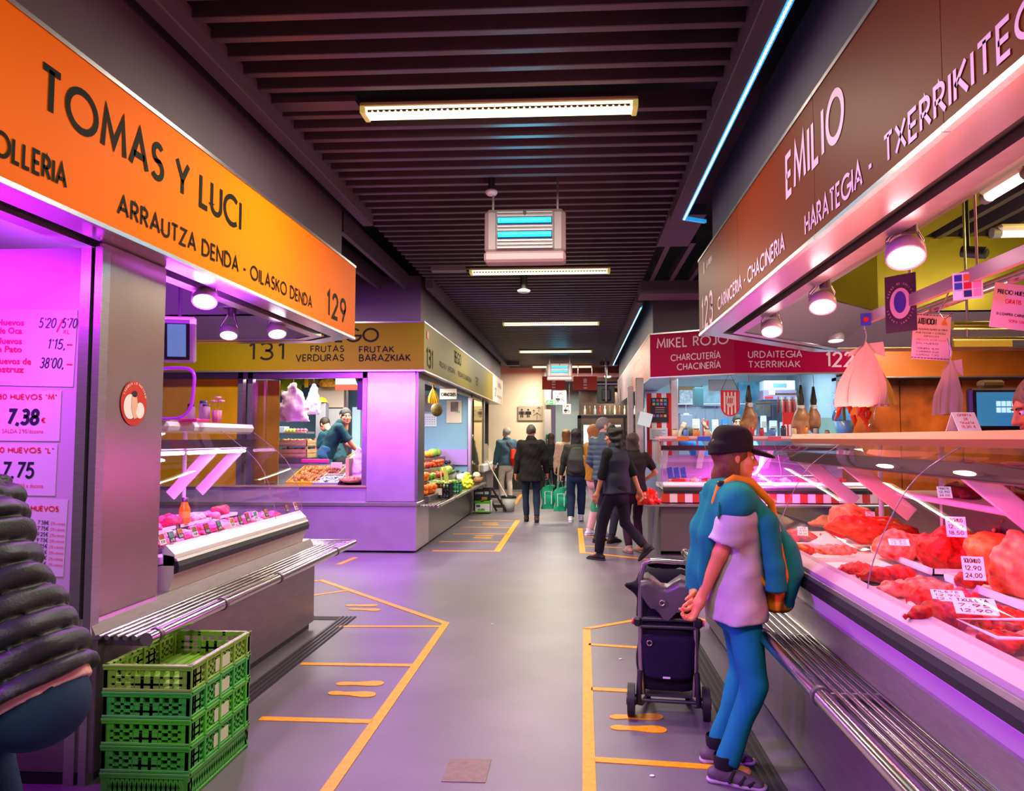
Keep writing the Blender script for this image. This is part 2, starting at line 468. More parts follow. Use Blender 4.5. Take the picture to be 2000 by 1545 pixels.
def tlen(s, sp): return sum(GL[c][0] + sp for c in s) - sp
def letters(s, org, R, U, h, mm, parent, **k):
    """every painted letter a part of its own on the board it stands on"""
    text(None, s, org, R, U, h, sink=lambda ch: ch.build('letter', mm, parent), **k)
def text(mb, s, org, R, U, h, width=None, sw=.11, sp=.24, m=0, xs=1.0, slant=0.0, sink=None):
    """capitals of height h from org along R; width stretches them to that length"""
    org = V(org); R = V(R).normalized(); U = V(U).normalized(); N = R.cross(U).normalized()
    if width: xs = (width - sw * h) / (tlen(s, sp) * (1 - sw) * h)
    x = 0.0
    for c in s:
        w, st = GL[c]
        if sink: mb = MB()
        for q in st:
            pts = [((x + a) * xs * (1 - sw) + sw / 2, b * (1 - sw) + sw / 2) for a, b in q]
            vs, fs = ribbon(pts, sw / 2)
            mb.add([org + R * (p[0] + slant * p[1]) * h + U * p[1] * h for p in vs], fs, m)
        if sink and st: sink(mb)
        x += w + sp
    return mb

def ftext(mb, s, org, R, U, h, m=0, width=None, bold=0.0):
    """mixed case print from the built-in face, turned into mesh"""
    cu = bpy.data.curves.new('lettering', 'FONT'); cu.body = s; cu.size = 1.0; cu.offset = bold; cu.resolution_u = 2; cu.fill_mode = 'FRONT'
    ob = bpy.data.objects.new('lettering', cu); me = ob.to_mesh()
    if len(me.vertices):
        xs = [v.co.x for v in me.vertices]; k = h / .72; kx = width / max(max(xs) - min(xs), 1e-6) if width else k
        R = V(R).normalized(); U = V(U).normalized(); x0 = min(xs)
        mb.add([V(org) + R * (v.co.x - x0) * kx + U * v.co.y * k for v in me.vertices], [list(p.vertices) for p in me.polygons], m)
    ob.to_mesh_clear(); bpy.data.objects.remove(ob); bpy.data.curves.remove(cu)
    return mb
# ------------------------------------------------------------------ palette
STEEL = mat('brushed steel', '#b9b2b4', .30, .92, noise=(14, .10), bump=(40, .06), stretch=(1, 1, 9))
STEELD = mat('dark steel', '#7d767a', .36, .85, noise=(10, .12), bump=(40, .05), stretch=(1, 1, 8))
CHROME = mat('polished tube', '#cfc8c8', .16, 1.0)
FASCIA = mat('grey fascia paint', '#574855', .62, noise=(3, .06))
SLATM = mat('dark slat lacquer', '#4e444e', .42, noise=(6, .08))
BLACK = mat('black void paint', '#0b0a0c', .8)
BLACKP = mat('black plastic', '#17161a', .45)
RUBBER = mat('black rubber', '#1e1b1f', .55)
WHITE = mat('white enamel', '#e9e4e6', .35)
CREAM = mat('cream enamel', '#dccfc8', .38, noise=(4, .04))
PAPER = mat('white paper', '#efeaec', .75)
INK = mat('black ink', '#16131a', .7)
GLASS = glass_mat('case glass', (.97, .98, .98), 1.0)
GREYP = mat('grey plastic', '#8d888c', .5)
Z0, Z1, ZC = 2.47, 3.11, 3.66          # sign underside, sign top, slat underside

# ------------------------------------------------------------------ floor with its painted queue boxes
m = MB().quad((-14, -6, 0), (14, -6, 0), (14, 40, 0), (-14, 40, 0))
FLOORM = mat('grey resin floor', '#675e69', .42, noise=(1.6, .16), bump=(60, .05))
floor = struct(m, 'floor', FLOORM)
YEL = mat('yellow floor paint', '#e89a06', .5, noise=(30, .14))
def strip(a, b, w, y0=None):
    a = at(*a, Z=0); b = at(*b, Z=0); d = (b - a); d.z = 0; n = V((-d.y, d.x, 0)).normalized() * w / 2
    mm = MB(); h = V((0, 0, .0035))
    mm.prism([a - n, b - n, b + n, a + n], h)
    return mm.build('floor_line', YEL, floor)
for a, b, w in [
    ((600, 1136), (628, 1134), .06), ((625, 1133), (871, 1218), .06), ((872, 1216), (600, 1600), .06), ((612, 1163), (677, 1154), .05),
    ((657, 1224), (862, 1224), .05), ((588, 1297), (808, 1300), .055), ((508, 1404), (728, 1410), .055),
    ((1146, 1228), (1152, 1600), .06), ((1142, 1229), (1262, 1208), .055), ((1150, 1259), (1245, 1265), .05), ((1155, 1346), (1235, 1350), .055),
    ((1162, 1484), (1408, 1500), .055), ((1330, 1184), (1392, 1178), .045), ((1340, 1203), (1392, 1215), .045),
    ((1012, 1016), (970, 1078), .09), ((845, 1076), (970, 1077), .06), ((858, 1058), (985, 1059), .05), ((885, 1043), (994, 1043), .05), ((900, 1030), (1002, 1031), .05), ((915, 1017), (1010, 1017), .05),
    ((1133, 1032), (1138, 1081), .08), ((1137, 1079), (1340, 1101), .07), ((1138, 1033), (1165, 1033), .05), ((1142, 1048), (1178, 1049), .05), ((1142, 1067), (1215, 1070), .05), ((1245, 1065), (1345, 1076), .05),
    ((661, 1103), (695, 1089), .07), ((1005, 985), (1018, 966), .08), ((965, 975), (1018, 976), .07), ((950, 962), (1022, 963), .07)]:
    strip(a, b, w)
def sole(px, py, flip=1, L=.30, ang=0):
    c = at(px, py, Z=0); mm = MB(); N = 22; pts = []
    O_ = ((-1, 0), (-.96, .018), (-.86, .031), (-.68, .036), (-.4, .030), (-.1, .031), (.2, .042), (.5, .051), (.76, .047), (.91, .034), (.98, .017), (1, 0))
    pts = [V((s * L / 2, w + .010 * flip * s, 0)) for s, w in O_] + [V((s * L / 2, -w * .92 + .010 * flip * s, 0)) for s, w in O_[-2:0:-1]]
    M = Matrix.Rotation(ang, 3, 'Z')
    mm.prism([c + M @ p for p in pts], (0, 0, .004)); return mm.build('footprint_mark', YEL, floor)
y_ok = True
for px, py, fl in [(703, 1336, 1), (687, 1356, -1), (706, 1183, 1), (712, 1191, -1), (1243, 1401, 1), (1247, 1424, -1), (945, 1047, 1), (942, 1051, -1), (958, 1022, 1), (958, 1025, -1), (1176, 1057, 1), (1180, 1060, -1), (1335, 1098, 1), (1340, 1108, -1)]:
    sole(px, py, fl)
# drain gratings along both counters: dark trough with bars
def grate(x0, x1, y0, y1):
    g = MB().box(x0, x1, y0, y1, .0, .003).build('drain_grate', mat('dark drain', '#1c181b', .7), floor)
    b = MB(); n = 4
    for k in range(n):
        x = x0 + (x1 - x0) * (k + .5) / n; b.box(x - .008, x + .008, y0, y1, .003, .008)
    b.build('grate_bar', mat('grate bar', '#3a3338', .5, .5), g)
grate(-2.06, -1.92, 2.0, 6.45); grate(.78, .92, 1.6, 6.6); grate(-4.0, -2.06, 6.33, 6.45)
MB().box(-.62, -.42, 3.42, 3.66, .0, .003).build('floor_hatch', mat('brown hatch plate', '#6d5650', .5, noise=(30, .2)), floor)
for px, py in [(1212, 1287), (961, 1219), (1274, 1515)]:
    c = at(px, py, Z=0.003); MB().ell(c, (.014, .01, .004), 0, 7, 4).build('paper_scrap', PAPER, floor)

# ------------------------------------------------------------------ ceiling: black plenum, cross slats one by one, edge trims
m = MB().quad((-14, -6, 4.5), (-14, 40, 4.5), (14, 40, 4.5), (14, -6, 4.5))
ceil = struct(m, 'ceiling', BLACK)
sl = MB().box(-1.45, 1.45, -.027, .027, ZC, ZC + .12, 0, .004)
first = None; y = 2.2; k = 0
while y < 22.3:
    if abs(y - 4.55) > .11:
        if first is None:
            first = sl.build('slat', SLATM, ceil, local=True)
            o = first
        else:
            o = first.copy(); COL.objects.link(o)
        o.location = (-.57, y, 0)
    y += .192; k += 1
def trim(n, mb): return struct(mb, 'trim_%d' % n, FASCIA)
trim(1, MB().box(-2.03, -1.93, 1.2, 6.85, ZC - .1, ZC + .06, 0, .006))
trim(2, MB().box(.86, .975, 1.2, 6.85, ZC - .1, ZC + .06, 0, .006).box(.86, 1.2, 6.85, 8.0, ZC - .04, ZC + .06))
trim(3, MB().box(-2.03, -1.93, 9.75, 20.4, ZC - .1, ZC + .06).box(-2.03, -1.6, 20.3, 20.5, ZC - .1, ZC))
trim(4, MB().box(.88, .98, 11.0, 20.6, ZC - .1, ZC + .06).box(.62, 1.1, 20.5, 20.7, ZC - .1, ZC))
trim(5, MB().box(.86, 4.5, 10.0, 10.5, ZC - .16, ZC + .02))
# side aisles: tubes running the other way
tb = MB()
for a, b in ((-.03, -.022), (.022, .03)): tb.box(a, b, 0, 2.75, 0, .2)
tb.box(-.03, .03, 0, 2.75, 0, .008).box(-.03, .03, 0, 2.75, .192, .2)
ft = None
for i in range(6):
    x = -2.28 - i * .36
    if ft is None: ft = tb.build('side_slat', SLATM, ceil, local=True); o = ft
    else: o = ft.copy(); COL.objects.link(o)
    o.location = (x, 6.95, ZC - .12)
sb = MB().box(-.028, .028, 0, 1.95, 0, .12); ft = None
for i in range(12):
    if ft is None: ft = sb.build('side_slat', SLATM, ceil, local=True); o = ft
    else: o = ft.copy(); COL.objects.link(o)
    o.location = (1.0 + i * .26, 8.02, ZC)
# strip light on the right edges, white diodes in a cyan channel
def led_strip(label, pts, n, e):
    t = thing('led_strip', label, 'strip light', pts[0], group=None)
    mm = MB()
    for a, b in zip(pts, pts[1:]):
        a = V(a); b = V(b); d = (b - a).normalized(); s_ = V((d.y, -d.x, 0)) * .018
        mm.prism([a - s_, b - s_, b + s_, a + s_], (0, 0, .03))
    mm.build('channel', mat('cyan light channel', '#3fa9d8', .4, emis=e * .45, ecol='#1f95d8'), t)
    dm = MB(); a, b = V(pts[0]), V(pts[1])
    for k in range(n):
        p = a + (b - a) * (k + .5) / n; dm.box(p.x - .006, p.x + .006, p.y - .011, p.y + .011, p.z - .006, p.z, 0)
    o = dm.build('diodes', mat('white diodes', '#eafaff', .4, emis=e * 2.2, ecol='#c8f2ff'), t); o['kind'] = 'stuff'
led_strip('cyan strip light along the ceiling edge above the brown sign', [(.985, 1.2, ZC - .10), (.985, 6.8, ZC - .10), (1.2, 6.92, ZC - .10)], 150, 1.4)
led_strip('distant strip light along the ceiling edge above the crimson sign', [(.985, 11.4, ZC - .1), (.985, 20.5, ZC - .1), (1.1, 20.55, ZC - .1)], 110, 1.4)

# ------------------------------------------------------------------ ceiling lamps
LAMPG = mat('lamp diffuser', '#fff6cf', .4, emis=1.7, ecol='#fff0b8')
LEDD = mat('lamp diode', '#ffffff', .3, emis=5.0, ecol='#fffbe0')
def lamp(x, y, z, label, power, L=1.74, see=True):
    t = thing('ceiling_lamp', label, 'lamp', (x, y, z + .06), group='long ceiling lamps over the corridor')
    MB().box(x - L / 2, x + L / 2, y - .075, y + .075, z + .035, z + .07, 0, .01).build('housing', mat('lamp housing', '#b9b18e', .4), t)
    MB().prism([(x - L / 2 + .03, y - .07, z + .035), (x - L / 2 + .03, y + .07, z + .035), (x - L / 2 + .03, y + .05, z), (x - L / 2 + .03, y - .05, z)], (L - .06, 0, 0)).build('diffuser', LAMPG, t)
    for s in (-1, 1):
        MB().box(x + s * (L / 2 - .018) - .018, x + s * (L / 2 - .018) + .018, y - .072, y + .072, z - .004, z + .05, 0, .006).build('end_cap', mat('lamp end cap', '#b3a24e', .35, emis=.35, ecol='#d8c060'), t)
    MB().box(x - L / 2 + .05, x + L / 2 - .05, y - .066, y - .054, z + .006, z + .018).build('diode_strip', mat('diode strip', '#6a5a30', .5), t)
    d = MB(); n = 44
    for k in range(n):
        px = x - L / 2 + .08 + (L - .16) * k / (n - 1); d.box(px - .005, px + .005, y - .066, y - .054, z + .002, z + .012)
    o = d.build('diode_row', LEDD, t); o['kind'] = 'stuff'
    area('lamp_light', (x, y, z - .03), (L * .95, .10), power, (1, .90, .70), (x, y, 0), t)
LX = [at(974, 205, Y=4.55), at(1054, 535, Y=9.1), at(1076, 637, Y=13.3), at(1085, 690, Y=17.6), at(1098, 723, Y=21.4)]
LN = ['nearest and largest lit lamp among the ceiling slats', 'lit ceiling lamp just past the nearer insect killer', 'third lit lamp from the front, past the smoke detector', 'fourth lit lamp from the front along the slatted ceiling', 'farthest lit lamp, partly hidden by the far insect killer']
for p, lb in zip(LX, LN): lamp(p.x, p.y, ZC - .07, lb, 75 if p.y < 17 else 115)
lamp(LX[0].x, .2, ZC - .07, 'lit lamp over the corridor before the near stalls, above the viewer', 75)
MB().box(-1.95, LX[0].x - .9, 4.49, 4.62, ZC + .01, ZC + .05).build('cover_plate', SLATM, ceil)
MB().box(LX[1].x - 1.35, LX[1].x - .92, 9.03, 9.17, ZC - .03, ZC + .02).build('cover_plate', GREYP, ceil)

# ------------------------------------------------------------------ insect killers and detectors
def insect_killer(c, w, label, tray=True):
    x, y, z = c; h = w * .56; t = thing('insect_killer', label, 'insect killer', (x, y, z + h / 2))
    BODY = mat('insect killer shell', '#9a8d93', .5)
    MB().box(x - w / 2, x + w / 2, y, y + .13, z - h / 2, z + h / 2, 0, .035).build('housing', BODY, t)
    ix = w * .36
    MB().box(x - ix, x + ix, y - .012, y + .004, z - h * .42, z + h * .44, 0, .01).build('inset_panel', mat('insect killer panel', '#857a80', .5), t)
    for k in range(11):
        zz = z - h * .38 + k * h * .078
        if k in (3, 4, 7, 8): continue
        MB().box(x - ix * .93, x + ix * .93, y - .022, y - .012, zz - .008, zz + .004).build('grille_bar', mat('insect grille', '#8c858c', .4, .5), t)
    for k in (3.5, 7.5):
        zz = z - h * .38 + k * h * .078
        MB().box(x - ix * .93, x + ix * .93, y - .016, y - .011, zz - .03, zz + .03).build('tube_recess', mat('tube recess', '#1a3a4a', .6), t)
        q = MB().cyl((x - ix * .9, y - .035, zz), (x + ix * .9, y - .035, zz), .021, n=10)
        q.build('glow_tube', mat('cyan glow tube', '#30c8f0', .3, emis=1.5, ecol='#12b4ec'), t)
    MB().cyl((x, y - .02, z + h * .4), (x, y - .028, z + h * .4), .014, n=10).cyl((x, y - .02, z + h * .4 - .02), (x, y - .028, z + h * .4 - .02), .008, n=8).build('lock', BLACKP, t)
    MB().box(x - w / 2, x + w / 2, y - .03, y + .14, z - h / 2 - .075, z - h / 2 + .012, 0, .02).build('catch_tray', mat('pink tray plastic', '#b79aa6', .3, alpha=.85), t)
    for s in (-1, 1):
        MB().box(x + s * w * .4 - .008, x + s * w * .4 + .008, y + .06, y + .08, z + h / 2, ZC + .02).build('hanger', STEELD, t)
    area('glow', (x, y - .09, z), (w * .6, w * .3), 2.5, (.1, .75, 1), (x, y - 2, z + 1.2), t)
p = at(1025, 455, Y=5.9); insect_killer((p.x, 5.9, p.z + .02), .66, 'nearer insect killer with two cyan tubes hanging under the slats')
p = at(1093, 723, Y=18.8); insect_killer((p.x, 18.8, p.z), .64, 'far insect killer above the red arrow signs')
def detector(px, py, y, label, r=.07):
    p = at(px, py, Y=y); t = thing('smoke_detector', label, 'detector', (p.x, y, ZC))
    MB().lathe((p.x, y, p.z), [(0, 0), (r * .75, .004), (r, .02), (r, .035), (r * .6, .05), (0, .05)], 18).build('head', WHITE, t)
    MB().cyl((p.x, y, p.z + .045), (p.x, y, ZC + .04), r * .55, n=14).build('mount', BLACKP, t)
detector(1023, 572, 9.6, 'pinkish smoke detector under the slats past the second lamp', .085)
detector(960, 382, 5.95, 'small round sensor above the near insect killer', .05)

# ------------------------------------------------------------------ far end of the hall
WALLC = mat('cream wall paint', '#f0e0c6', .7, noise=(2, .05))
xa = at(1064, 850, Y=22.6).x
struct(MB().box(-6, xa, 22.6, 22.8, 0, 4.4), 'wall_back', WALLC)
struct(MB().box(-6, xa, 22.57, 22.6, 0, .75).box(-6, -2.4, 19.9, 20.0, 0, 4.4), 'baseboard_back', mat('dark dado', '#26221f', .6))
struct(MB().box(xa, xa + .2, 22.3, 22.85, 0, .95, 1).box(xa, xa + .2, 22.3, 22.85, .95, 4.4, 0), 'trim_6', [mat('grey column paint', '#9a9492', .6), BLACKP])
struct(MB().box(xa + .2, .15, 27.0, 27.1, 0, 4.4), 'wall_far', mat('white corridor wall', '#dfe6de', .6))
struct(MB().box(xa, 4.0, 22.8, 22.9, 3.3, 4.4).box(xa, 4, 22.79, 22.8, 3.42, 3.55, 1), 'wall_lintel', [mat('brown soffit', '#5a4438', .4), mat('pink reveal', '#caa4b4', .5)])
area('corridor_light', (-.5, 25, 3.2), (1.0, 1.5), 34, (.9, 1, .93), (-.5, 25, 0))
# bar beyond the opening
bar = thing('bar_front', 'dark bar counter with lit display beyond the red arrow signs', 'counter', (.9, 24.6, 0))
MB().box(.05, 3.0, 24.4, 25.2, 0, .95).build('counter', BLACKP, bar)
MB().box(.05, 3.0, 25.6, 25.7, .95, 3.3).build('back_panel', mat('bar brown', '#4a342a', .5, noise=(4, .4)), bar)
MB().box(.0, .12, 24.4, 24.5, .95, 2.3).box(.0, 3.0, 24.4, 24.5, 2.2, 2.3).box(1.5, 1.58, 24.4, 24.5, .95, 2.2).build('frame', BLACKP, bar)
MB().box(.2, 1.45, 25.0, 25.05, 1.0, 2.0).build('lit_display', mat('lit bar display', '#dff4f0', .5, emis=.5, ecol='#d4efec', noise=(5, .5)), bar)
for k in range(3): MB().box(.15, 2.9, 25.2, 25.45, 1.15 + k * .33, 1.18 + k * .33).build('shelf', STEELD, bar)
MB().box(.0, 3, 24.3, 25.6, 3.25, 3.3).build('soffit', mat('brown bar soffit', '#8a6a52', .3, noise=(3, .15)), bar)
BC = ['#d8cfb8', '#7a5a30', '#b8c4c0', '#a03a2c', '#e6e0d4', '#5a6a40']
for k in range(16):
    x = .25 + k * .165; z = 2.34
    mm = MB().lathe((x, 24.75, z), [(.035, 0), (.038, .16), (.014, .22), (.014, .29), (0, .29)], 9)
    solo(mm, 'bottle', mat('bar bottle %d' % (k % 6), BC[k % 6], .2), '%s bottle from the left on the high shelf over the far bar' % ['First', 'Second', 'Third', 'Fourth', 'Fifth', 'Sixth', 'Seventh', 'Eighth', 'Ninth', 'Tenth', 'Eleventh', 'Twelfth', 'Thirteenth', 'Fourteenth', 'Fifteenth', 'Last'][k], 'bottle', 'bottles over the bar')
MB().box(.12, 2.95, 24.65, 24.85, 2.31, 2.34).build('bottle_shelf', STEELD, bar)
area('bar_light', (1.2, 24.7, 3.1), (2.0, .3), 40, (1, .85, .65), (1.2, 24.8, 0))
# hanging red arrow signs
RED = mat('red sign enamel', '#cc1608', .5); PINKW = mat('pale pink print', '#e7b7d0', .5)
def arrow_sign(px0, px1, py0, py1, y, label, top=True):
    a = at(px0, py1, Y=y); b = at(px1, py0, Y=y); t = thing('direction_sign', label, 'sign', (a.x, y, b.z))
    MB().box(a.x, b.x, y, y + .03, a.z, b.z, 0, .004).build('board', RED, t)
    cx = (a.x + b.x) / 2; w = (b.x - a.x); h = b.z - a.z; mm = MB(); s_ = w * .075; Y = y - .003
    mm.add([(cx - s_ * 1.35, Y, b.z - h * .24), (cx, Y, b.z - h * .1), (cx + s_ * 1.35, Y, b.z - h * .24)], [(0, 1, 2)])
    for z0, z1 in ((.24, .48), (.56, .68), (.78, .90)):
        mm.quad((cx - s_, Y, b.z - h * z1), (cx + s_, Y, b.z - h * z1), (cx + s_, Y, b.z - h * z0), (cx - s_, Y, b.z - h * z0))
    mm.build('arrow', PINKW, t)
    for s in (-.3, .3): MB().cyl((cx + s * w, y + .015, b.z), (cx + s * w, y + .015, ZC), .012, n=8).build('hanger', STEEL, t)
arrow_sign(1059, 1104, 735, 761, 21.0, 'red hanging sign with a pale arrow, left of the two')
arrow_sign(1120, 1166, 735, 762, 21.0, 'red hanging sign with a pale arrow, right of the two')
# toilet signs
def pict_person(mm, x, z, s, Y, R=V((1, 0, 0)), dress=False):
    c = V((x, Y, z)); U = V((0, 0, 1)); N = 12
    pts = [c + (R * math.cos(2 * math.pi * i / N) + U * math.sin(2 * math.pi * i / N)) * s * .11 + U * s * .86 for i in range(N)]
    mm.add(pts, [list(range(N))])
    w = .34 if dress else .2
    P = lambda a, b: c + R * a * s + U * b * s
    mm.add([P(-.2, .7), P(.2, .7), P(w, .34), P(-w, .34)], [(0, 3, 2, 1)])
    mm.add([P(-.16, .36), P(-.03, .36), P(-.03, 0), P(-.16, 0)], [(0, 3, 2, 1)]); mm.add([P(.03, .36), P(.16, .36), P(.16, 0), P(.03, 0)], [(0, 3, 2, 1)])
    mm.add([P(-.33, .66), P(-.24, .7), P(-.24, .3), P(-.33, .3)], [(0, 3, 2, 1)]); mm.add([P(.24, .7), P(.33, .66), P(.33, .3), P(.24, .3)], [(0, 3, 2, 1)])
def stroke(mm, pts, w, Y, m=0):
    vs, fs = ribbon(pts, w / 2); mm.add([V((p[0], Y, p[1])) for p in vs], fs, m)
def wc_sign(px0, px1, py0, py1, y, label):
    a = at(px0, py1, Y=y); b = at(px1, py0, Y=y); w = b.x - a.x; h = b.z - a.z
    t = thing('toilet_sign', label, 'sign', (a.x, y, a.z))
    MB().box(a.x, b.x, y, y + .02, a.z, b.z).build('board', PAPER, t)
    for s in (.2, .8): MB().cyl((a.x + w * s, y + .01, b.z), (a.x + w * s, y + .01, 4.5), .008, n=6).build('hanger', STEEL, t)
    Y = y - .003; mm = MB(); pict_person(mm, a.x + w * .36, a.z + h * .12, h * .5, Y, dress=True)
    c = (a.x + w * .68, a.z + h * .28); stroke(mm, [(c[0] + w * .13 * math.cos(q / 20 * 6.283), c[1] + w * .13 * math.sin(q / 20 * 6.283)) for q in range(14, 34)], w * .035, Y)
    stroke(mm, [(c[0] - w * .02, c[1] + h * .25), (c[0] - w * .02, c[1] + h * .04), (c[0] + w * .12, c[1] + h * .04), (c[0] + w * .16, c[1] - h * .08)], w * .045, Y)
    mm.ell((c[0] - w * .02, Y, c[1] + h * .3), (w * .035, .001, w * .035), 0, 8, 4)
    ya = a.z + h * .8; stroke(mm, [(a.x + w * .3, ya), (a.x + w * .14, ya)], w * .03, Y); stroke(mm, [(a.x + w * .22, ya + h * .06), (a.x + w * .14, ya), (a.x + w * .22, ya - h * .06)], w * .03, Y)
    mm.build('pictogram', INK, t)
    text(MB(), 'WC', (a.x + w * .4, Y, a.z + h * .68), (1, 0, 0), (0, 0, 1), h * .22, width=w * .42, sw=.26).build('lettering', RED, t)
wc_sign(1080, 1106, 763, 790, 22.25, 'white toilet sign with red WC and pictograms, larger and nearer')
wc_sign(1099, 1115, 789, 809, 23.2, 'smaller white toilet sign, lower right of the other')
a = at(1066, 791, Y=22.2); b = at(1086, 781, Y=22.2)
t = thing('exit_sign', 'green emergency exit sign with running figure and arrow', 'sign', (a.x, 22.2, a.z))
MB().box(a.x, b.x, 22.2, 22.24, a.z, b.z).build('frame', mat('pale exit frame', '#e2e6b8', .4, emis=.3), t)
MB().box(a.x + .02, a.x + .12, 22.24, 22.32, a.z + .02, b.z - .02).build('bracket', STEELD, t)
w = b.x - a.x; h = b.z - a.z
MB().box(a.x + .008, b.x - .012, 22.19, 22.2, a.z + .012, b.z - .012).build('panel', mat('exit green', '#0f7a3c', .4, emis=.15), t)
mm = MB(); Y = 22.186
mm.quad((b.x - w * .28, Y, a.z + h * .2), (b.x - w * .14, Y, a.z + h * .2), (b.x - w * .14, Y, b.z - h * .2), (b.x - w * .28, Y, b.z - h * .2))
stroke(mm, [(a.x + w * .66, a.z + h * .5), (a.x + w * .42, a.z + h * .5)], h * .07, Y); stroke(mm, [(a.x + w * .5, a.z + h * .68), (a.x + w * .42, a.z + h * .5), (a.x + w * .5, a.z + h * .32)], h * .07, Y)
stroke(mm, [(a.x + w * .3, a.z + h * .74), (a.x + w * .2, a.z + h * .45), (a.x + w * .3, a.z + h * .36), (a.x + w * .27, a.z + h * .18)], h * .11, Y); stroke(mm, [(a.x + w * .2, a.z + h * .45), (a.x + w * .1, a.z + h * .22)], h * .1, Y); stroke(mm, [(a.x + w * .36, a.z + h * .6), (a.x + w * .25, a.z + h * .66), (a.x + w * .13, a.z + h * .6)], h * .08, Y)
mm.ell((a.x + w * .34, Y, a.z + h * .82), (h * .08, .001, h * .08), 0, 8, 4); mm.build('pictogram', PAPER, t)
# wall plate with two figures and arrows
a = at(1012, 821, Y=22.55); b = at(1060, 793, Y=22.55); w = b.x - a.x; h = b.z - a.z
t = thing('wall_plate', 'beige wall plate with man, woman and three upward arrows', 'sign', (a.x, 22.55, a.z))
MB().box(a.x, b.x, 22.55, 22.57, a.z, b.z).build('board', mat('beige plate', '#b3a68e', .5), t)
mm = MB(); Y = 22.546; pict_person(mm, a.x + w * .15, a.z + h * .2, h * .62, Y); pict_person(mm, a.x + w * .41, a.z + h * .2, h * .62, Y, dress=True)
for x, z0, z1, s in ((.64, .52, .72, .05), (.84, .58, .92, .09), (.77, .05, .52, .15)):
    stroke(mm, [(a.x + w * x, a.z + h * z0), (a.x + w * x, a.z + h * z1)], h * .035, Y); stroke(mm, [(a.x + w * (x - s), a.z + h * (z1 - s * 1.3)), (a.x + w * x, a.z + h * z1), (a.x + w * (x + s), a.z + h * (z1 - s * 1.3))], h * .035, Y)
mm.build('pictogram', INK, t)
# green defibrillator cabinet on the column
a = at(1066, 873, Y=22.1); b = at(1079, 846, Y=22.1)
t = thing('first_aid_cabinet', 'green rounded first aid cabinet on the grey column', 'cabinet', (a.x, 22.1, a.z))
MB().box(a.x, b.x, 22.1, 22.3, a.z, b.z, 0, .05).build('body', mat('cabinet green', '#1c6b4e', .4), t)
mm = MB(); cx = (a.x + b.x) / 2; cz = a.z + (b.z - a.z) * .5
stroke(mm, [(cx, cz - .05), (cx - .05, cz + .01), (cx - .03, cz + .04), (cx, cz + .02), (cx + .03, cz + .04), (cx + .05, cz + .01), (cx, cz - .05)], .016, 22.096); stroke(mm, [(cx - .05, cz + .08), (cx + .05, cz + .08)], .02, 22.096); stroke(mm, [(cx - .05, cz - .09), (cx + .05, cz - .09)], .02, 22.096)
mm.build('emblem', PAPER, t)
# television on a bracket, round lamp
a = at(1166, 788, Y=19.5); b = at(1201, 753, Y=19.5)
t = thing('television', 'dark television on a ceiling bracket beside the right arrow sign', 'television', ((a.x + b.x) / 2, 19.5, a.z))
MB().box(a.x, b.x, 19.5, 19.58, a.z, b.z, 0, .015).build('rear_shell', mat('tv shell', '#1d2624', .5), t)
MB().box(a.x + .12, b.x - .12, 19.44, 19.5, a.z + .08, b.z - .1, 0, .02).build('electronics_box', BLACKP, t)
MB().box((a.x + b.x) / 2 - .02, (a.x + b.x) / 2 + .02, 19.4, 19.44, a.z + .05, ZC + .02).build('bracket', STEELD, t)
p = at(1187, 738, Y=21.3); t = thing('round_lamp', 'small round ceiling lamp above the television', 'lamp', (p.x, 21.3, p.z))
MB().lathe((p.x, 21.3, p.z), [(0, 0), (.07, .005), (.1, .03), (.1, .05), (0, .05)], 16).build('diffuser', LAMPG, t)
MB().cyl((p.x, 21.3, p.z + .05), (p.x, 21.3, ZC), .03, n=8).build('stem', STEELD, t)
# ------------------------------------------------------------------ canopies: fascia, soffit rings, sloped panels
def offs(pl, d, side):
    """offset an open plan polyline inwards; side +1 keeps right of travel, -1 left"""
    P = [V((a, b)) for a, b in pl]; out = []
    for i, p in enumerate(P):
        d0 = (P[i] - P[i - 1]).normalized() if i else (P[1] - P[0]).normalized()
        d1 = (P[i + 1] - P[i]).normalized() if i < len(P) - 1 else d0
        n0 = V((d0.y, -d0.x)) * side; n1 = V((d1.y, -d1.x)) * side; m = (n0 + n1).normalized()
        out.append(p + m * d / max(m.dot(n0), .3))
    return out
def band(mb, A, za, B, zb, m=0):
    for i in range(len(A) - 1):
        mb.quad((A[i].x, A[i].y, za), (A[i + 1].x, A[i + 1].y, za), (B[i + 1].x, B[i + 1].y, zb), (B[i].x, B[i].y, zb), m)
    return mb
def slabband(mb, A, B, z0, z1, m=0):
    for i in range(len(A) - 1):
        mb.prism([(A[i].x, A[i].y, z0), (A[i + 1].x, A[i + 1].y, z0), (B[i + 1].x, B[i + 1].y, z0), (B[i].x, B[i].y, z0)], (0, 0, z1 - z0), m)
    return mb
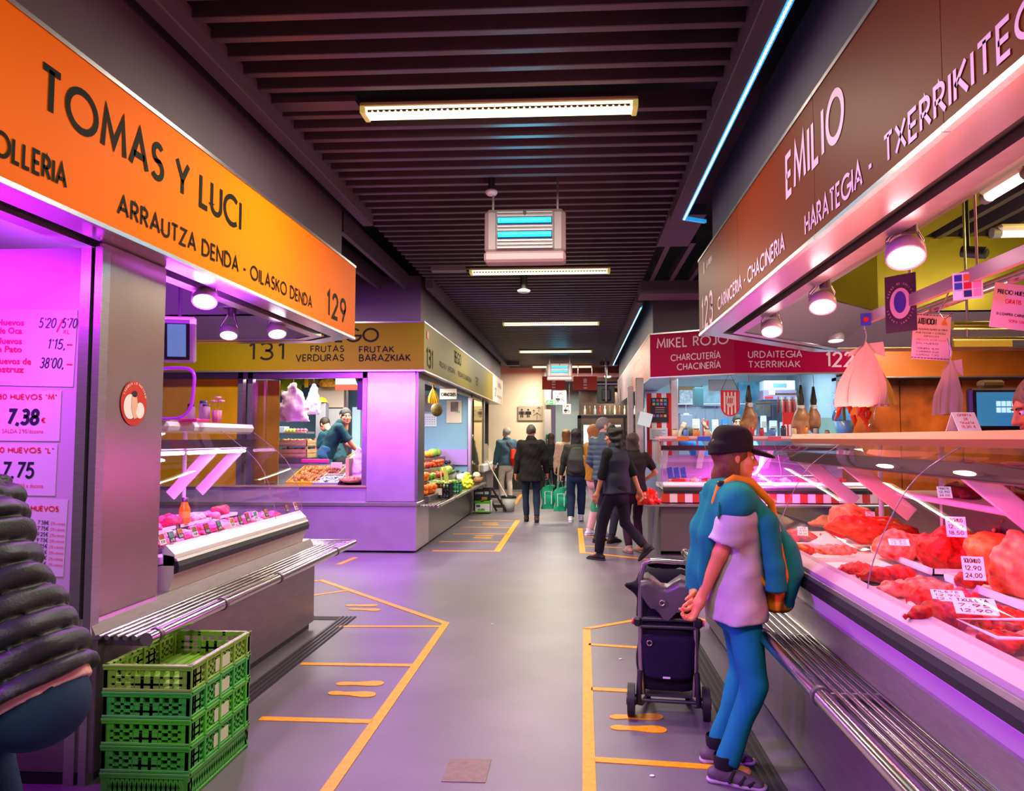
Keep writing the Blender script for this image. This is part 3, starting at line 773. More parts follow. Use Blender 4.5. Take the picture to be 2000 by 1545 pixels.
def canopy(label, pl, side, slope, riser, inner=.85, zi=2.74, zr=3.46, fin=.05):
    t = thing('stall_canopy', label, 'canopy', (pl[0][0], pl[0][1], Z0))
    O = lambda d: offs(pl, d, side)
    slabband(MB(), O(fin + .05), O(fin + .11), Z1 - .02, ZC + .12).build('fascia', FASCIA, t)
    slabband(MB(), O(.0), O(.17), Z0 - .004, Z0 + .012).build('soffit', mat('soffit steel', '#c8bcbf', .22, .85, bump=(5, .05)), t)
    slabband(MB(), O(.17), O(.25), Z0 + .03, Z0 + .05).build('shutter_slot', BLACK, t)
    slabband(MB(), O(.25), O(.34), Z0 - .01, Z0 + .03).build('flange', STEEL, t)
    A, B = O(.34), O(inner)
    for i in range(len(pl) - 1):
        mm = MB(); a, b, c, d = A[i], A[i + 1], B[i + 1], B[i]
        mm.prism([(a.x, a.y, Z0), (b.x, b.y, Z0), (c.x, c.y, zi), (d.x, d.y, zi)], (0, 0, .015)); mm.build('slope_panel', slope, t)
        mm = MB(); mm.prism([(d.x, d.y, zi), (c.x, c.y, zi), (c.x, c.y, zr), (d.x, d.y, zr)], (0, 0, .001) if False else tuple(x * .02 for x in (V((c.y - d.y, d.x - c.x, 0)).normalized() * -side)))
        mm.build('riser_panel', riser, t)
    return t
OLIVE = mat('steel tinted olive', '#84761e', .3, .35, noise=(2, .12))  # steel panels, the yellow lamp light on them put into the colour
MAUVE = mat('mauve panel', '#8b7b86', .45)
PL123 = [(1.1, .8), (1.1, 6.6), (2.5, 8.0), (6.6, 8.0)]
PL129 = [(-2.05, .8), (-2.05, 6.64), (-2.45, 7.0), (-6.5, 7.0)]
can123 = canopy('dark canopy with olive interior over the butcher stall on the right', PL123, 1, MAUVE, OLIVE)
can129 = canopy('dark canopy with violet lit underside over the egg stall on the left', PL129, -1, mat('violet-grey panel', '#8f8790', .4), mat('grey riser', '#a49ca6', .4), inner=.7, zi=2.62, zr=2.95)
# right canopy interior: olive border, slats running along the stall, yellow-lit ledge, posts
MB().box(1.95, 3.3, .8, 7.3, 3.46, 3.48).build('border_panel', OLIVE, can123)
s0 = MB().box(-.03, .03, .8, 7.2, 3.44, 3.54)
fs = None
for k in range(11):
    if fs is None: fs = s0.build('slat', SLATM, can123); o = fs
    else: o = fs.copy(); COL.objects.link(o)
    o.location = fs.location + V((0, 0, 0)); o.location.x = (3.42 + k * .25) - can123.location.x + can123.location.x
MB().box(2.36, 6.4, 7.2, 7.28, 2.72, 2.80).build('ledge', mat('yellow-lit ledge', '#c9a81a', .35), can123)  # yellow light on the ledge put into its base colour
for x in (3.05, 3.62):
    MB().box(x, x + .07, 7.2, 7.27, 2.80, 3.46).build('post', STEEL, can123)
MB().box(-5.6, -2.75, 1.0, 6.3, 2.95, 2.97).build('ceiling_panel', mat('grey riser', '#a49ca6', .4), can129)

# ------------------------------------------------------------------ shop signs
BOARD = {}
def board(t, pts, m, z0=Z0, z1=Z1, th=.02, side=1, name='board'):
    P = offs(pts, 0, side); Q = offs(pts, th, side)
    t_ = slabband(MB(), P, Q, z0, z1).build(name, m, t); BOARD[t.name] = t_
    slabband(MB(), offs(pts, -.006, side), Q, z1, z1 + .02).build('edge_trim', STEEL, t)
    slabband(MB(), offs(pts, -.006, side), Q, z0 - .02, z0).build('edge_trim', STEEL, t)
def ptext(t, s, Xp, p0, p1x, m, ytop, R, sw=.12, sp=.24, name='lettering', axis='X'):
    """p0 = pixel of the left end of the baseline, p1x = pixel x of the right end, ytop = pixel y of the top at the left end"""
    kw = {axis: Xp}
    a = at(p0[0], p0[1], **kw); b = at(p1x, p0[1], **kw); h = at(p0[0], ytop, **kw).z - a.z
    w = abs((b.y - a.y) if axis == 'X' else (b.x - a.x))
    letters(s, a, R, (0, 0, 1), h, m, BOARD[t.name], width=w, sw=sw, sp=sp)
INKG = mat('sign ink', '#14180a', .7, spec=.1)
RX = (0, 1, 0)
ORANGE = mat('orange sign enamel', '#ff7c00', .6, spec=.06)
s129 = thing('shop_sign', 'long orange sign of stall 129 with black lettering', 'sign', (-2.05, 3.5, Z0))
board(s129, [(-2.03, .9), (-2.03, 6.64)], ORANGE, side=-1)
X = -2.027
ptext(s129, 'TOMAS Y LUCI', X, (76, 212), 477, INKG, 113, RX, .155)
ptext(s129, 'ARRAUTZA DENDA - OILASKO DENDA', X, (229, 418), 613, INKG, 376, RX, .155)
ptext(s129, '129', X, (638, 617), 676, INKG, 563, RX, .15, .34)
a = at(131, 371, X=X); hh = at(131, 323, X=X).z - a.z; w_ = tlen('POLLERIA', .24) * hh * .8
letters('POLLERIA', (X, a.y - w_, a.z), RX, (0, 0, 1), hh, INKG, BOARD[s129.name], width=w_, sw=.155)
BROWN = mat('brown sign enamel', '#6a2408', .5, spec=.06)
LILAC = mat('lilac lettering', '#e6a9d8', .5)
s123 = thing('shop_sign', 'long brown sign of stall 123 with lilac lettering', 'sign', (1.1, 3.5, Z0))
RL = (0, -1, 0); X = 1.077
for y0, y1 in ((.9, 2.2), (2.2, 3.38), (3.38, 5.0), (5.0, 6.6)):
    board(s123, [(1.08, y0 + .002), (1.08, y1 - .002)], BROWN, side=1)
MB().prism([(1.08, 6.6, Z0), (2.5, 8.02, Z0), (2.5, 8.02, Z1), (1.08, 6.6, Z1)], (.02, -.02, 0)).build('board', BROWN, s123)
ptext(s123, 'EMILIO', X, (1535, 391), 1653, LILAC, 303, RL, .15, .3)
ptext(s123, 'CARNICERIA - CHACINERIA', X, (1402, 608), 1535, LILAC, 582, RL, .16)
ptext(s123, '123', X, (1371, 648), 1393, LILAC, 586, RL, .14, .34)
a = at(1572, 462, X=X); hh = at(1572, 418, X=X).z - a.z
b = at(1702, 398, X=X); letters('HARATEGIA - ', a, RL, (0, 0, 1), hh, LILAC, BOARD[s123.name], width=abs(at(1716, 398, X=X).y - a.y), sw=.155)
a2 = at(1726, 316, X=X); letters('TXERRIKITEGIA', (X, a2.y, a.z), RL, (0, 0, 1), hh, LILAC, BOARD[s123.name], width=abs(at(1976, 140, X=X).y - a2.y) * tlen('TXERRIKITEGIA', .24) / tlen('TXERRIKITE', .24), sw=.155)
p = at(1374, 536, X=X)
MB().quad(p, p + V((0, -.05, 0)), p + V((0, -.05, .10)), p + V((0, 0, .10))).build('emblem', mat('small red emblem', '#c8502a', .5), s123)
q = at(1380, 535, X=X); text(MB(), 'LA RIBERA', (X, q.y, p.z + .02), RL, (0, 0, 1), .05, width=.26, sw=.2).build('lettering', LILAC, s123)
# fruit stall 131: mustard sign on two sides
MUST = mat('mustard sign enamel', '#746400', .5, spec=.08)
s131 = thing('shop_sign', 'mustard yellow sign of fruit stall 131 with black lettering', 'sign', (-3, 9.85, Z0))
board(s131, [(-6.48, 9.85), (-2.06, 9.85), (-2.06, 18.0)], MUST, side=-1)
RF = (1, 0, 0); Yb = 9.846
for s, p0, x1, yt, sw in (('BEGO', (632, 669), 740, 641, .14), ('131', (485, 704), 556, 668, .12), ('FRUTAS', (606, 688), 672, 675, .15), ('VERDURAS', (577, 706), 672, 692, .15), ('FRUTAK', (701, 689), 770, 676, .15), ('BARAZKIAK', (701, 706), 802, 692, .15)):
    ptext(s131, s, Yb, p0, x1, INKG, yt, RF, sw, axis='Y')
XB = -2.055
for s, p0, x1, yt in (('131', (833, 717), 846, 678), ('BEGO', (888, 708), 901, 684), ('FRUTAS Y VERDURAS', (859, 716), 889, 705), ('FRUTAK ETA BARAZKIAK', (895, 735), 921, 724), ('131', (929, 752), 934, 735)):
    ptext(s131, s, XB, p0, x1, INKG, yt, RX, .14)
p = at(834, 655, X=XB); MB().box(XB, XB + .002, p.y, p.y + .12, p.z - .04, p.z + .06).build('emblem', RED, s131)
# fascia of stall 131
c131 = thing('stall_canopy', 'dark canopy of the fruit stall above its mustard sign', 'canopy', (-3, 9.9, Z1))
slabband(MB(), offs([(-6.5, 9.9), (-2.12, 9.9), (-2.12, 20.4)], 0, -1), offs([(-6.5, 9.9), (-2.12, 9.9), (-2.12, 20.4)], .08, -1), Z1 - .02, ZC + .1).build('fascia', FASCIA, c131)
slabband(MB(), offs([(-6.5, 9.86), (-2.08, 9.86), (-2.08, 20.3)], 0, -1), offs([(-6.5, 9.86), (-2.08, 9.86), (-2.08, 20.3)], .5, -1), Z0, Z0 + .03).build('soffit', STEEL, c131)
MB().box(-6.2, -2.5, 10.3, 17.0, 2.75, 2.78).build('ceiling_panel', mat('white stall ceiling', '#d9dbd6', .5), c131)
sW = thing('shop_sign', 'white sign of the last stall on the left past the mustard one', 'sign', (-2.06, 19, Z0))
board(sW, [(-2.06, 18.0), (-2.06, 20.4)], mat('white sign enamel', '#e8d8cf', .45), side=-1)
GREYI = mat('grey print', '#8a7f7c', .6)
for s, y, z, h, w in (('127', 18.35, 2.6, .22, .4), ('MARISA', 19.1, 2.86, .14, .8), ('ARRAINDEGIA', 18.9, 2.6, .07, 1.1)):
    text(MB(), s, (-2.055, y, z), RX, (0, 0, 1), h, width=w, sw=.14).build('lettering', GREYI, sW)
# sausage stall: crimson sign on the front, faded panels down the corridor
CRIM = mat('crimson sign enamel', '#a40040', .5, spec=.08)
s122 = thing('shop_sign', 'crimson sign of the sausage stall with pale lettering', 'sign', (2.2, 10.6, Z0))
board(s122, [(1.1, 11.23), (2.22, 10.6)], CRIM, side=-1); board(s122, [(2.22, 10.6), (3.95, 10.52)], CRIM, side=-1)
PALE = mat('pale lilac print', '#dcb0cc', .5)
def slant(s, A, B, px0, px1, z0, z1, sw=.14):
    """text on the vertical plane through plan points A, B between two pixel columns"""
    A = V((*A, 0)); B = V((*B, 0)); d = (B - A).normalized(); n = V((d.y, -d.x, 0))
    def hit(px):
        r = _f * F + _r * (px - CX) + _u * (CY - 700); r2 = V((r.x, r.y, 0)); k = (A.dot(n)) / r2.dot(n); return r2 * k
    a, b = hit(px0), hit(px1); o = a + n * .004
    letters(s, (o.x, o.y, z0), d, (0, 0, 1), z1 - z0, PALE, BOARD[s122.name], width=(b - a).length, sw=sw)
C1, C2, C3 = (1.1, 11.23), (2.22, 10.6), (3.95, 10.52)
slant('MIKEL ROJO', C1, C2, 1283, 1424, 2.89, 3.04)
slant('CHARCUTERÍA', C1, C2, 1310, 1408, 2.69, 2.79); slant('CHACINERÍA', C1, C2, 1322, 1408, 2.55, 2.65)
slant('URDAITEGIA', C2, C3, 1461, 1567, 2.68, 2.78); slant('TXERRIKIAK', C2, C3, 1461, 1563, 2.54, 2.64); slant('122', C2, C3, 1612, 1668, 2.54, 2.76)
sO = thing('shop_sign', 'faded orange and mauve sign panels along the corridor, right side', 'sign', (1.1, 15, Z0))
board(sO, [(1.1, 11.25), (1.1, 15.5)], mat('faded orange enamel', '#c0583c', .45), side=1); board(sO, [(1.1, 15.5), (1.1, 20.4)], mat('faded mauve enamel', '#8d7080', .45), side=1)
for s, y, z, h, w in (('MIKEL ROJO', 14.6, 2.84, .15, 2.2), ('CHARCUTERIA', 14.4, 2.68, .09, 1.0), ('CHACINERIA', 14.4, 2.55, .09, 1.0), ('URDAITEGIA', 13.1, 2.68, .09, .9), ('TXERRIKIAK', 13.1, 2.55, .09, .9), ('122', 15.3, 2.56, .22, .35), ('120', 19.8, 2.6, .2, .4)):
    text(MB(), s, (1.096, y, z), RL, (0, 0, 1), h, width=w, sw=.14).build('lettering', mat('faded print', '#e2b8a8', .5), sO)
c122 = thing('stall_canopy', 'dark canopy of the sausage stall above its crimson sign', 'canopy', (2, 11, Z1))
PLM = [(4.2, 10.57), (2.24, 10.65), (1.15, 11.28), (1.15, 20.5)]
slabband(MB(), offs(PLM, 0, 1), offs(PLM, .08, 1), Z1 - .02, ZC + .1).build('fascia', FASCIA, c122)
slabband(MB(), offs(PLM, -.03, 1), offs(PLM, .4, 1), Z0, Z0 + .03).build('soffit', STEEL, c122)
MB().box(1.5, 4.2, 11.45, 15, 2.8, 2.83).build('ceiling_panel', mat('white stall ceiling', '#d9dbd6', .5), c122)
s121 = thing('shop_sign', 'plain orange-brown sign band behind the hanging bags', 'sign', (5.5, 11.3, Z0))
board(s121, [(4.0, 11.3), (9.5, 11.3)], mat('orange-brown enamel', '#a8560e', .4, coat=.2, noise=(1.2, .3)), side=-1)
c121 = thing('stall_canopy', 'dark canopy above the plain orange-brown sign band', 'canopy', (5.5, 11.4, Z1))
MB().box(4.0, 9.5, 11.38, 11.5, Z1 - .02, ZC + .1).build('fascia', FASCIA, c121)
MB().box(4.0, 9.5, 11.36, 11.9, Z0 - .03, Z0 + .02).build('soffit', STEELD, c121)
# brown marbled wall below that band
def marble():
    m = mat('brown marbled slab', '#5e260c', .35, noise=(2.4, .3), col2='#c86018', coat=.1); return m
mw = thing('stone_front', 'brown marbled stone front below the orange-brown band', 'wall panel', (6, 11.6, 0))
for k in range(6):
    MB().box(4.0 + k * .92, 4.0 + (k + 1) * .92 - .01, 11.6, 11.7, 0, Z0 - .03, 0, .006).build('stone_panel', marble(), mw)

# ------------------------------------------------------------------ counters with tube shelves
def tubes(t, P, t0, t1, z, n=5, bars=(), r=.012, gap=.042, ro=.03, u0=-.24):
    MB().cyl(P(u0, t0, z), P(u0, t1, z), ro, n=14).build('outer_tube', CHROME, t)
    mm = MB().cyl(P(u0 + .055 + gap * .2, t0, z + .004), P(u0 + .055 + gap * .2, t1, z + .004), r, n=8)
    first = None
    for k in range(n):
        u = u0 + .058 + gap * k
        MB().cyl(P(u, t0, z + .006), P(u, t1, z + .006), r, n=8).build('tube', CHROME, t)
    for b in bars:
        a = P(u0, b, z); e = P(u0 + .06 + gap * n, b, z); d = (e - a).normalized()
        MB().obox(Matrix.Translation((a + e) / 2 - V((0, 0, .004))) @ d.to_track_quat('X', 'Z').to_matrix().to_4x4(), (e - a).length, .012, .03).build('cross_bar', STEEL, t)
        MB().cyl(a - (P(0, 1, 0) - P(0, 0, 0)) * .012, a + (P(0, 1, 0) - P(0, 0, 0)) * .012, ro + .005, n=14).build('collar', STEELD, t)
PL = lambda u, t, z: V((-2.17 - u, t, z))
PR = lambda u, t, z: V((1.05 + u, t, z))
# left
b129 = thing('counter_base', 'brushed steel counter plinth under the poultry case on the left', 'counter', (-2.8, 4.7, 0))
BSTEEL = mat('plinth steel', '#8f8088', .34, .8, noise=(5, .1), bump=(30, .05), stretch=(1, 1, 6))
MB().box(-3.6, -2.17, 3.3, 6.09, .05, .64, 0, .004).build('front_panel', BSTEEL, b129)
MB().box(-3.6, -2.2, 3.3, 6.06, .0, .05).build('kick_plate', BLACKP, b129)
MB().prism([PL(0, 3.3, .64), PL(.04, 3.3, .72), PL(1.4, 3.3, .72), PL(1.4, 3.3, .64)], (0, 2.79, 0)).build('ledge', STEEL, b129)
r129 = thing('bag_shelf', 'tubular steel bag shelf along the poultry counter on the left', 'shelf', (-2.0, 4.7, .65))
yb = [at(x, y, Z=.65).y for x, y in ((448, 1180), (551, 1129), (655, 1077))]
tubes(r129, PL, 3.28, 6.36, .65, 5, [3.36] + yb)
for k in range(5): MB().cyl((-1.95, 6.14 + k * .042, .656), (-3.3, 6.14 + k * .042, .656), .012, n=8).build('tube', CHROME, r129)
MB().cyl((-1.93, 6.36, .65), (-3.3, 6.36, .65), .03, n=14).build('outer_tube', CHROME, r129)
for y in (3.36, yb[0], yb[1], yb[2]): MB().box(-2.2, -1.97, y - .006, y + .006, .60, .64).build('bracket', STEELD, r129)
# right
b123 = thing('counter_base', 'long violet-lit steel counter plinth under the meat case on the right', 'counter', (1.6, 3.5, 0))
MB().box(1.05, 2.05, 1.0, 6.3, .05, .64, 0, .004).build('front_panel', BSTEEL, b123)
MB().box(1.08, 2.05, 1.0, 6.28, 0, .05).build('kick_plate', BLACKP, b123)
MB().prism([PR(0, 1.0, .63), PR(.03, 1.0, .76), PR(1.0, 1.0, .76), PR(1.0, 1.0, .63)], (0, 5.3, 0)).build('ledge', STEEL, b123)
r123 = thing('bag_shelf', 'tubular steel bag shelf along the meat counter on the right', 'shelf', (.9, 3.5, .65))
yr = [at(x, y, Z=.65).y for x, y in ((1490, 1243), (1610, 1360))]
tubes(r123, PR, 1.0, 6.0, .65, 5, [1.4, yr[1], yr[0], 4.0, 4.9, 5.9], u0=-.205, gap=.038)
for y in (yr[0], yr[1], 4.9): MB().box(.9, 1.06, y - .006, y + .006, .60, .64).build('bracket', STEELD, r123)

# ------------------------------------------------------------------ glass display cases
TUBEP = mat('pink case tube', '#ffd0f0', .3, emis=7, ecol='#ff9fe6')
TUBEV = mat('violet case tube', '#f0d0ff', .3, emis=10, ecol='#f2b8ff')
def case(t, P, t0, t1, prof, slab, seams, bodym, light=None, ends=(True, True), railm=None, bump=(.86, .92), body0=.72, depth=1.0, deckz=.90, slabm=None):
    U = P(0, 1, 0) - P(0, 0, 0)
    pr = lambda pts, a=t0, b=t1: MB().prism([P(u, a, z) for u, z in pts], P(0, b, 0) - P(0, a, 0))
    zb, zt = bump
    pr([(.03, body0), (.0, zb - .02), (.0, zt + .02), (.06, zt + .03), (.06, deckz - .05), (depth, deckz - .05), (depth, body0)]).build('body', bodym, t)
    pr([(-.025, zb), (-.03, (zb + zt) / 2), (-.02, zt - .008), (0, zt), (0, zb - .01)]).build('bumper', RUBBER, t)
    pr([(-.022, zt - .006), (-.014, zt + .008), (.0, zt + .01), (.0, zt - .004)]).build('bumper_trim', STEEL, t)
    g0 = prof[0]
    pr([(-.004, zt + .012), (-.004, zt + .03), (g0[0] + .02, g0[1] + .012), (g0[0] + .04, g0[1]), (.06, zt - .03), (0, zt - .03)]).build('front_rail', railm or WHITE, t)
    pr([(.08, deckz - .04), (.08, deckz), (depth - .05, deckz + .02), (depth - .05, deckz - .03)]).build('deck', WHITE, t)
    # smooth the glass curve
    Q = []
    n = len(prof)
    for i in range(n - 1):
        p0 = prof[max(i - 1, 0)]; p1 = prof[i]; p2 = prof[i + 1]; p3 = prof[min(i + 2, n - 1)]
        for k in range(4):
            s = k / 4; Q.append(tuple(.5 * (2 * p1[j] + (p2[j] - p0[j]) * s + (2 * p0[j] - 5 * p1[j] + 4 * p2[j] - p3[j]) * s * s + (3 * p1[j] - p0[j] - 3 * p2[j] + p3[j]) * s ** 3) for j in (0, 1)))
    Q.append(prof[-1])
    cuts = [t0] + list(seams) + [t1]
    for a, b in zip(cuts, cuts[1:]):
        mm = MB().sheet([[P(u, a + .004, z) for u, z in Q], [P(u, b - .004, z) for u, z in Q]])
        o = mm.build('glass_pane', GLASS, t)
    EDGE = mat('glass edge', '#8a6a86', .2)
    for c in list(seams) + [e for e, on in zip((t0, t1), ends) if on]:
        MB().tube([P(u, c, z) for u, z in Q], .0025, 5).build('glass_edge', EDGE, t)
    for c, on in zip((t0, t1), ends):
        if on:
            pts = [P(u, c, z) for u, z in Q] + [P(depth, c, Q[-1][1]), P(depth, c, deckz), P(Q[0][0], c, deckz)]
            MB().add(pts, [list(range(len(pts)))]).build('end_glass', GLASS, t)
    su, s0, s1 = slab
    pr([(su, s0), (su - .015, (s0 + s1) / 2), (su, s1), (depth + .02, s1), (depth + .02, s0)]).build('top_slab', slabm or WHITE, t)
    hz = s0 - .12
    pr([(su - .05, hz + .06), (su - .03, hz), (su + .06, hz - .015), (su + .07, hz + .06)], t0 + .03, t1 - .03).build('lamp_housing', mat('case lamp housing', '#3d3030', .35, .4), t)
    L = t1 - t0; nt = max(1, round(L / 1.1))
    for k in range(nt):
        a = t0 + .08 + (L - .1) * k / nt; b = t0 + .04 + (L - .1) * (k + 1) / nt - .03
        if light[3] < 0: MB().cyl(P(su + .02, a, hz + light[3]), P(su + .02, b, hz + light[3]), .013, n=8).build('lamp_tube', light[0], t)
    bz = [t0 + .1] + [s for s in seams] + [t1 - .1]
    for c in bz:
        a = P(su + .02, c, hz + .03); b = P(su + .38, c, deckz + .22); d = (b - a).normalized()
        MB().obox(Matrix.Translation((a + b) / 2) @ d.to_track_quat('Z', 'Y').to_matrix().to_4x4(), .02 if abs(U.y) > .5 else .085, .085 if abs(U.y) > .5 else .02, (b - a).length, 0, .004).build('bracket', WHITE, t)
        MB().cyl(P(depth - .03, c, deckz), P(depth - .03, c, s0), .018, n=8).build('post', WHITE, t)
    c = (t0 + t1) / 2
    area('case_light', P(su + .02, c, hz - .06), (.06, L * .9) if abs(U.y) > .5 else (L * .9, .06), light[1], light[2], P(su - .05, c, 0), t)
d129 = thing('display_case', 'curved glass poultry case on the left counter, lit violet', 'display case', (-2.7, 5.0, .72))
case(d129, lambda u, t, z: V((-2.2 - u, t, z)), 3.98, 5.95, [(.03, .955), (.05, 1.08), (.11, 1.26), (.22, 1.42), (.48, 1.62)], (.46, 1.60, 1.66), [5.42], CREAM, (TUBEV, 24, (.82, .10, 1.0), -.03), (False, True), bump=(.82, .885), body0=.70)
d123 = thing('display_case', 'long glass meat case on the right counter, lit red', 'display case', (1.6, 3.2, .76))
case(d123, lambda u, t, z: V((1.07 + u, t, z)), 1.0, 5.25, [(.05, .965), (.07, 1.06), (.14, 1.23), (.25, 1.40), (.44, 1.53)], (.42, 1.515, 1.578), [2.98, 4.3], mat('lilac enamel', '#d9c3d4', .3), (TUBEP, 19, (1, .07, .19), .075), (True, True), bump=(.855, .915), body0=.75, slabm=mat('salmon top slab', '#c0683e', .4), railm=mat('pink rail', '#b898ae', .4))
# upper glass shelf of the meat case
q = at(1715, 962, X=1.78)
MB().box(1.78, 2.05, 1.2, 4.35, 1.225, 1.255, 0, .006).build('inner_shelf', WHITE, d123)
MB().box(2.03, 2.06, 1.2, 5.0, .95, 1.22).build('rear_panel', STEELD, d123)
REAR = True
d122 = thing('display_case', 'curved glass sausage case under the crimson sign, lit magenta', 'display case', (2.5, 10.5, .8))
PM = lambda u, t, z: V((t, 10.02 + u, z))
case(d122, PM, 1.14, 3.85, [(.03, .955), (.06, 1.10), (.15, 1.27), (.30, 1.42), (.50, 1.53)], (.50, 1.51, 1.58), [1.75, 2.7], STEEL, (TUBEP, 135, (1, .08, .85), .03), (True, True), bump=(.82, .9), body0=.70, slabm=mat('printed top slab', '#e7a8b8', .4))
MB().box(1.2, 3.8, 10.94, 10.97, .92, 1.30).build('rear_panel', mat('lilac steel', '#b08ac0', .35, .5), d122)
MB().box(1.2, 3.8, 10.55, 10.9, 1.20, 1.22).build('inner_shelf', GLASS, d122)
b122 = thing('counter_base', 'grey steel counter plinth of the sausage stall with a skirt of red stripes', 'counter', (2.5, 10.6, 0))
MB().box(1.1, 3.9, 10.05, 11.2, .05, .66, 0, .004).box(.98, 1.1, 10.6, 20.0, 0, .66).build('front_panel', mat('plain grey plinth', '#7d787b', .4, .5), b122)
MB().prism([(1.1, 10.05, 0), (1.1, 10.6, 0), (.98, 10.6, 0)], (0, 0, .66)).build('corner_panel', mat('pale grey plinth', '#8f8a8c', .4, .4), b122)
for k in range(28):
    MB().box(1.12 + k * .1, 1.12 + (k + 1) * .1, 10.0, 10.04, .7, .83).build('skirt_stripe', mat('red stripe cloth', '#c8321e', .7) if k % 2 == 0 else mat('white stripe cloth', '#efdcdc', .7), b122)
MB().box(.86, 4.0, 9.84, 10.05, .655, .685, 0, .006).build('shelf', STEEL, b122)
# stall 131: plinth, ledge, pillar, panels, frames
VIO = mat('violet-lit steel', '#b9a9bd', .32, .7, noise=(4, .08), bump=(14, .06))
b131 = thing('counter_base', 'steel counter plinth of the fruit stall facing the cross aisle', 'counter', (-3.6, 10.6, 0))
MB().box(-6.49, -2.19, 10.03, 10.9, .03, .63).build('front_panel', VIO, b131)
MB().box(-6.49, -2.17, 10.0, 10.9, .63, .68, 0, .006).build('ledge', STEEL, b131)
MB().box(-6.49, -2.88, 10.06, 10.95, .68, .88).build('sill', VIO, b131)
MB().box(-6.49, -2.88, 10.03, 10.1, .88, .905).build('sill_edge', mat('gilded edge', '#c9b084', .3, .6), b131)
MB().box(-2.95, -2.19, 10.9, 15.6, .03, .60).build('side_panel', STEELD, b131)
MB().box(-2.95, -2.16, 10.9, 15.6, .60, .635, 0, .006).build('side_ledge', STEEL, b131)
r131 = thing('bag_shelf', 'tubular steel shelf along the corridor side of the fruit stall', 'shelf', (-2.05, 13, .62))
tubes(r131, PL, 10.1, 15.5, .615, 5, [10.3, 11.6, 13, 14.4], ro=.026)
pil = thing('steel_pillar', 'violet shining steel pillar at the corner of the fruit stall', 'pillar', (-2.5, 10.2, .68))
x0 = at(715, 850, Y=10.05).x
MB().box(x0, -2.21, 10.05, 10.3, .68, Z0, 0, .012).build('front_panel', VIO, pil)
MB().box(-2.21, -2.18, 10.07, 10.5, .68, Z0).build('side_panel', STEELD, pil)
fr = thing('window_frame', 'steel frame and mullions of the fruit stall window', 'frame', (-4.5, 10.1, .88))
for px in (470, 489): MB().box(at(px, 850, Y=10.1).x - .035, at(px, 850, Y=10.1).x + .035, 10.06, 10.16, .9, Z0).build('mullion', STEELD, fr)
MB().box(x0 - .06, x0, 10.06, 10.16, .88, Z0).build('mullion', STEELD, fr)
MB().box(-6.4, x0, 10.06, 10.16, Z0 - .09, Z0).build('head_rail', STEELD, fr)
och = thing('ochre_panel', 'glossy ochre panel beside the fruit stall window', 'wall panel', (-5, 10.12, .9))
OCH = mat('steel tinted ochre', '#b8900e', .14, .2, noise=(1.2, .3), coat=.3)  # ochre reflections in the steel cabinet put into its colour
MB().box(-6.49, at(466, 850, Y=10.12).x, 10.12, 10.15, .9, Z0 - .09, 0, .004).build('panel', OCH, och)
door = thing('door_leaf', 'brown glossy open door leaf inside the fruit stall window', 'door', (-4.2, 10.3, .9))
xa_, xb_ = at(494, 850, Y=10.3).x, at(544, 850, Y=10.3).x
MB().box(xa_, (xa_ + xb_) / 2 - .004, 10.3, 10.33, .9, Z0 - .1, 0, .004).build('plank', mat('brown glossy door', '#86661a', .15, .2, coat=.3, noise=(1.5, .3)), door)
MB().box((xa_ + xb_) / 2 + .004, xb_, 10.3, 10.33, .9, Z0 - .1, 0, .004).build('plank', mat('brown glossy door', '#9a5c12', .15, .2), door)
# side of stall 131: posts, blue partition, yellow glass
sd = thing('side_frame', 'steel posts on the corridor side of the fruit stall', 'frame', (-2.2, 14.4, .6))
for px, w in ((921, .05), (946, .04)):
    p = at(px, 850, X=-2.2); MB().box(-2.26, -2.2, p.y - w * 2, p.y + w * 2, .0, Z0).build('post', STEEL, sd)
MB().box(-2.26, -2.2, 10.5, 16.9, Z0 - .08, Z0).build('head_rail', STEELD, sd)
BLUE = mat('blue partition', '#7fb2d0', .5)
bp = thing('partition', 'light blue partition wall inside the fruit stall', 'wall panel', (-4, 15.3, 0))
MB().box(-6.48, -4.0, 15.3, 15.35, 0, 2.75).build('panel', BLUE, bp); MB().box(-3.99, -2.27, 15.3, 15.35, 0, 2.75).build('panel', BLUE, bp)
MB().box(-6.48, -2.27, 15.24, 15.3, 1.0, 1.32).build('rail', mat('lilac rail', '#b79ad0', .3, .4), bp)
y0_, y1_ = at(926, 850, X=-2.22).y, at(943, 850, X=-2.22).y
yg = thing('yellow_mirror', 'yellowish mirror-like pane past the fruit display', 'pane', (-2.22, y0_, .5))
MB().box(-2.24, -2.225, y0_, y1_, .6, Z0).build('pane', mat('yellow mirror', '#b8a840', .06, .9), yg)
MB().box(-2.26, -2.2, y0_, y1_, 0, .6).build('kick_panel', STEELD, yg)
# last stall: fish case
fc = thing('fish_case', 'white counter with curved glass at the last stall on the left', 'display case', (-2.6, 18.3, 0))
MB().box(-3.6, -2.25, 17.2, 19.8, 0, .75).build('front_panel', mat('mauve counter', '#8d7d84', .4), fc)
MB().box(-3.6, -2.15, 17.2, 19.8, .75, .95, 0, .03).build('top', WHITE, fc)
MB().sheet([[V((-2.2 - u, y, z)) for u, z in ((0, .95), (.05, 1.15), (.2, 1.4), (.45, 1.6))] for y in (17.3, 19.7)]).build('glass_pane', GLASS, fc)
MB().box(-3.6, -2.6, 17.25, 19.75, 1.6, 1.64).build('top_slab', WHITE, fc)
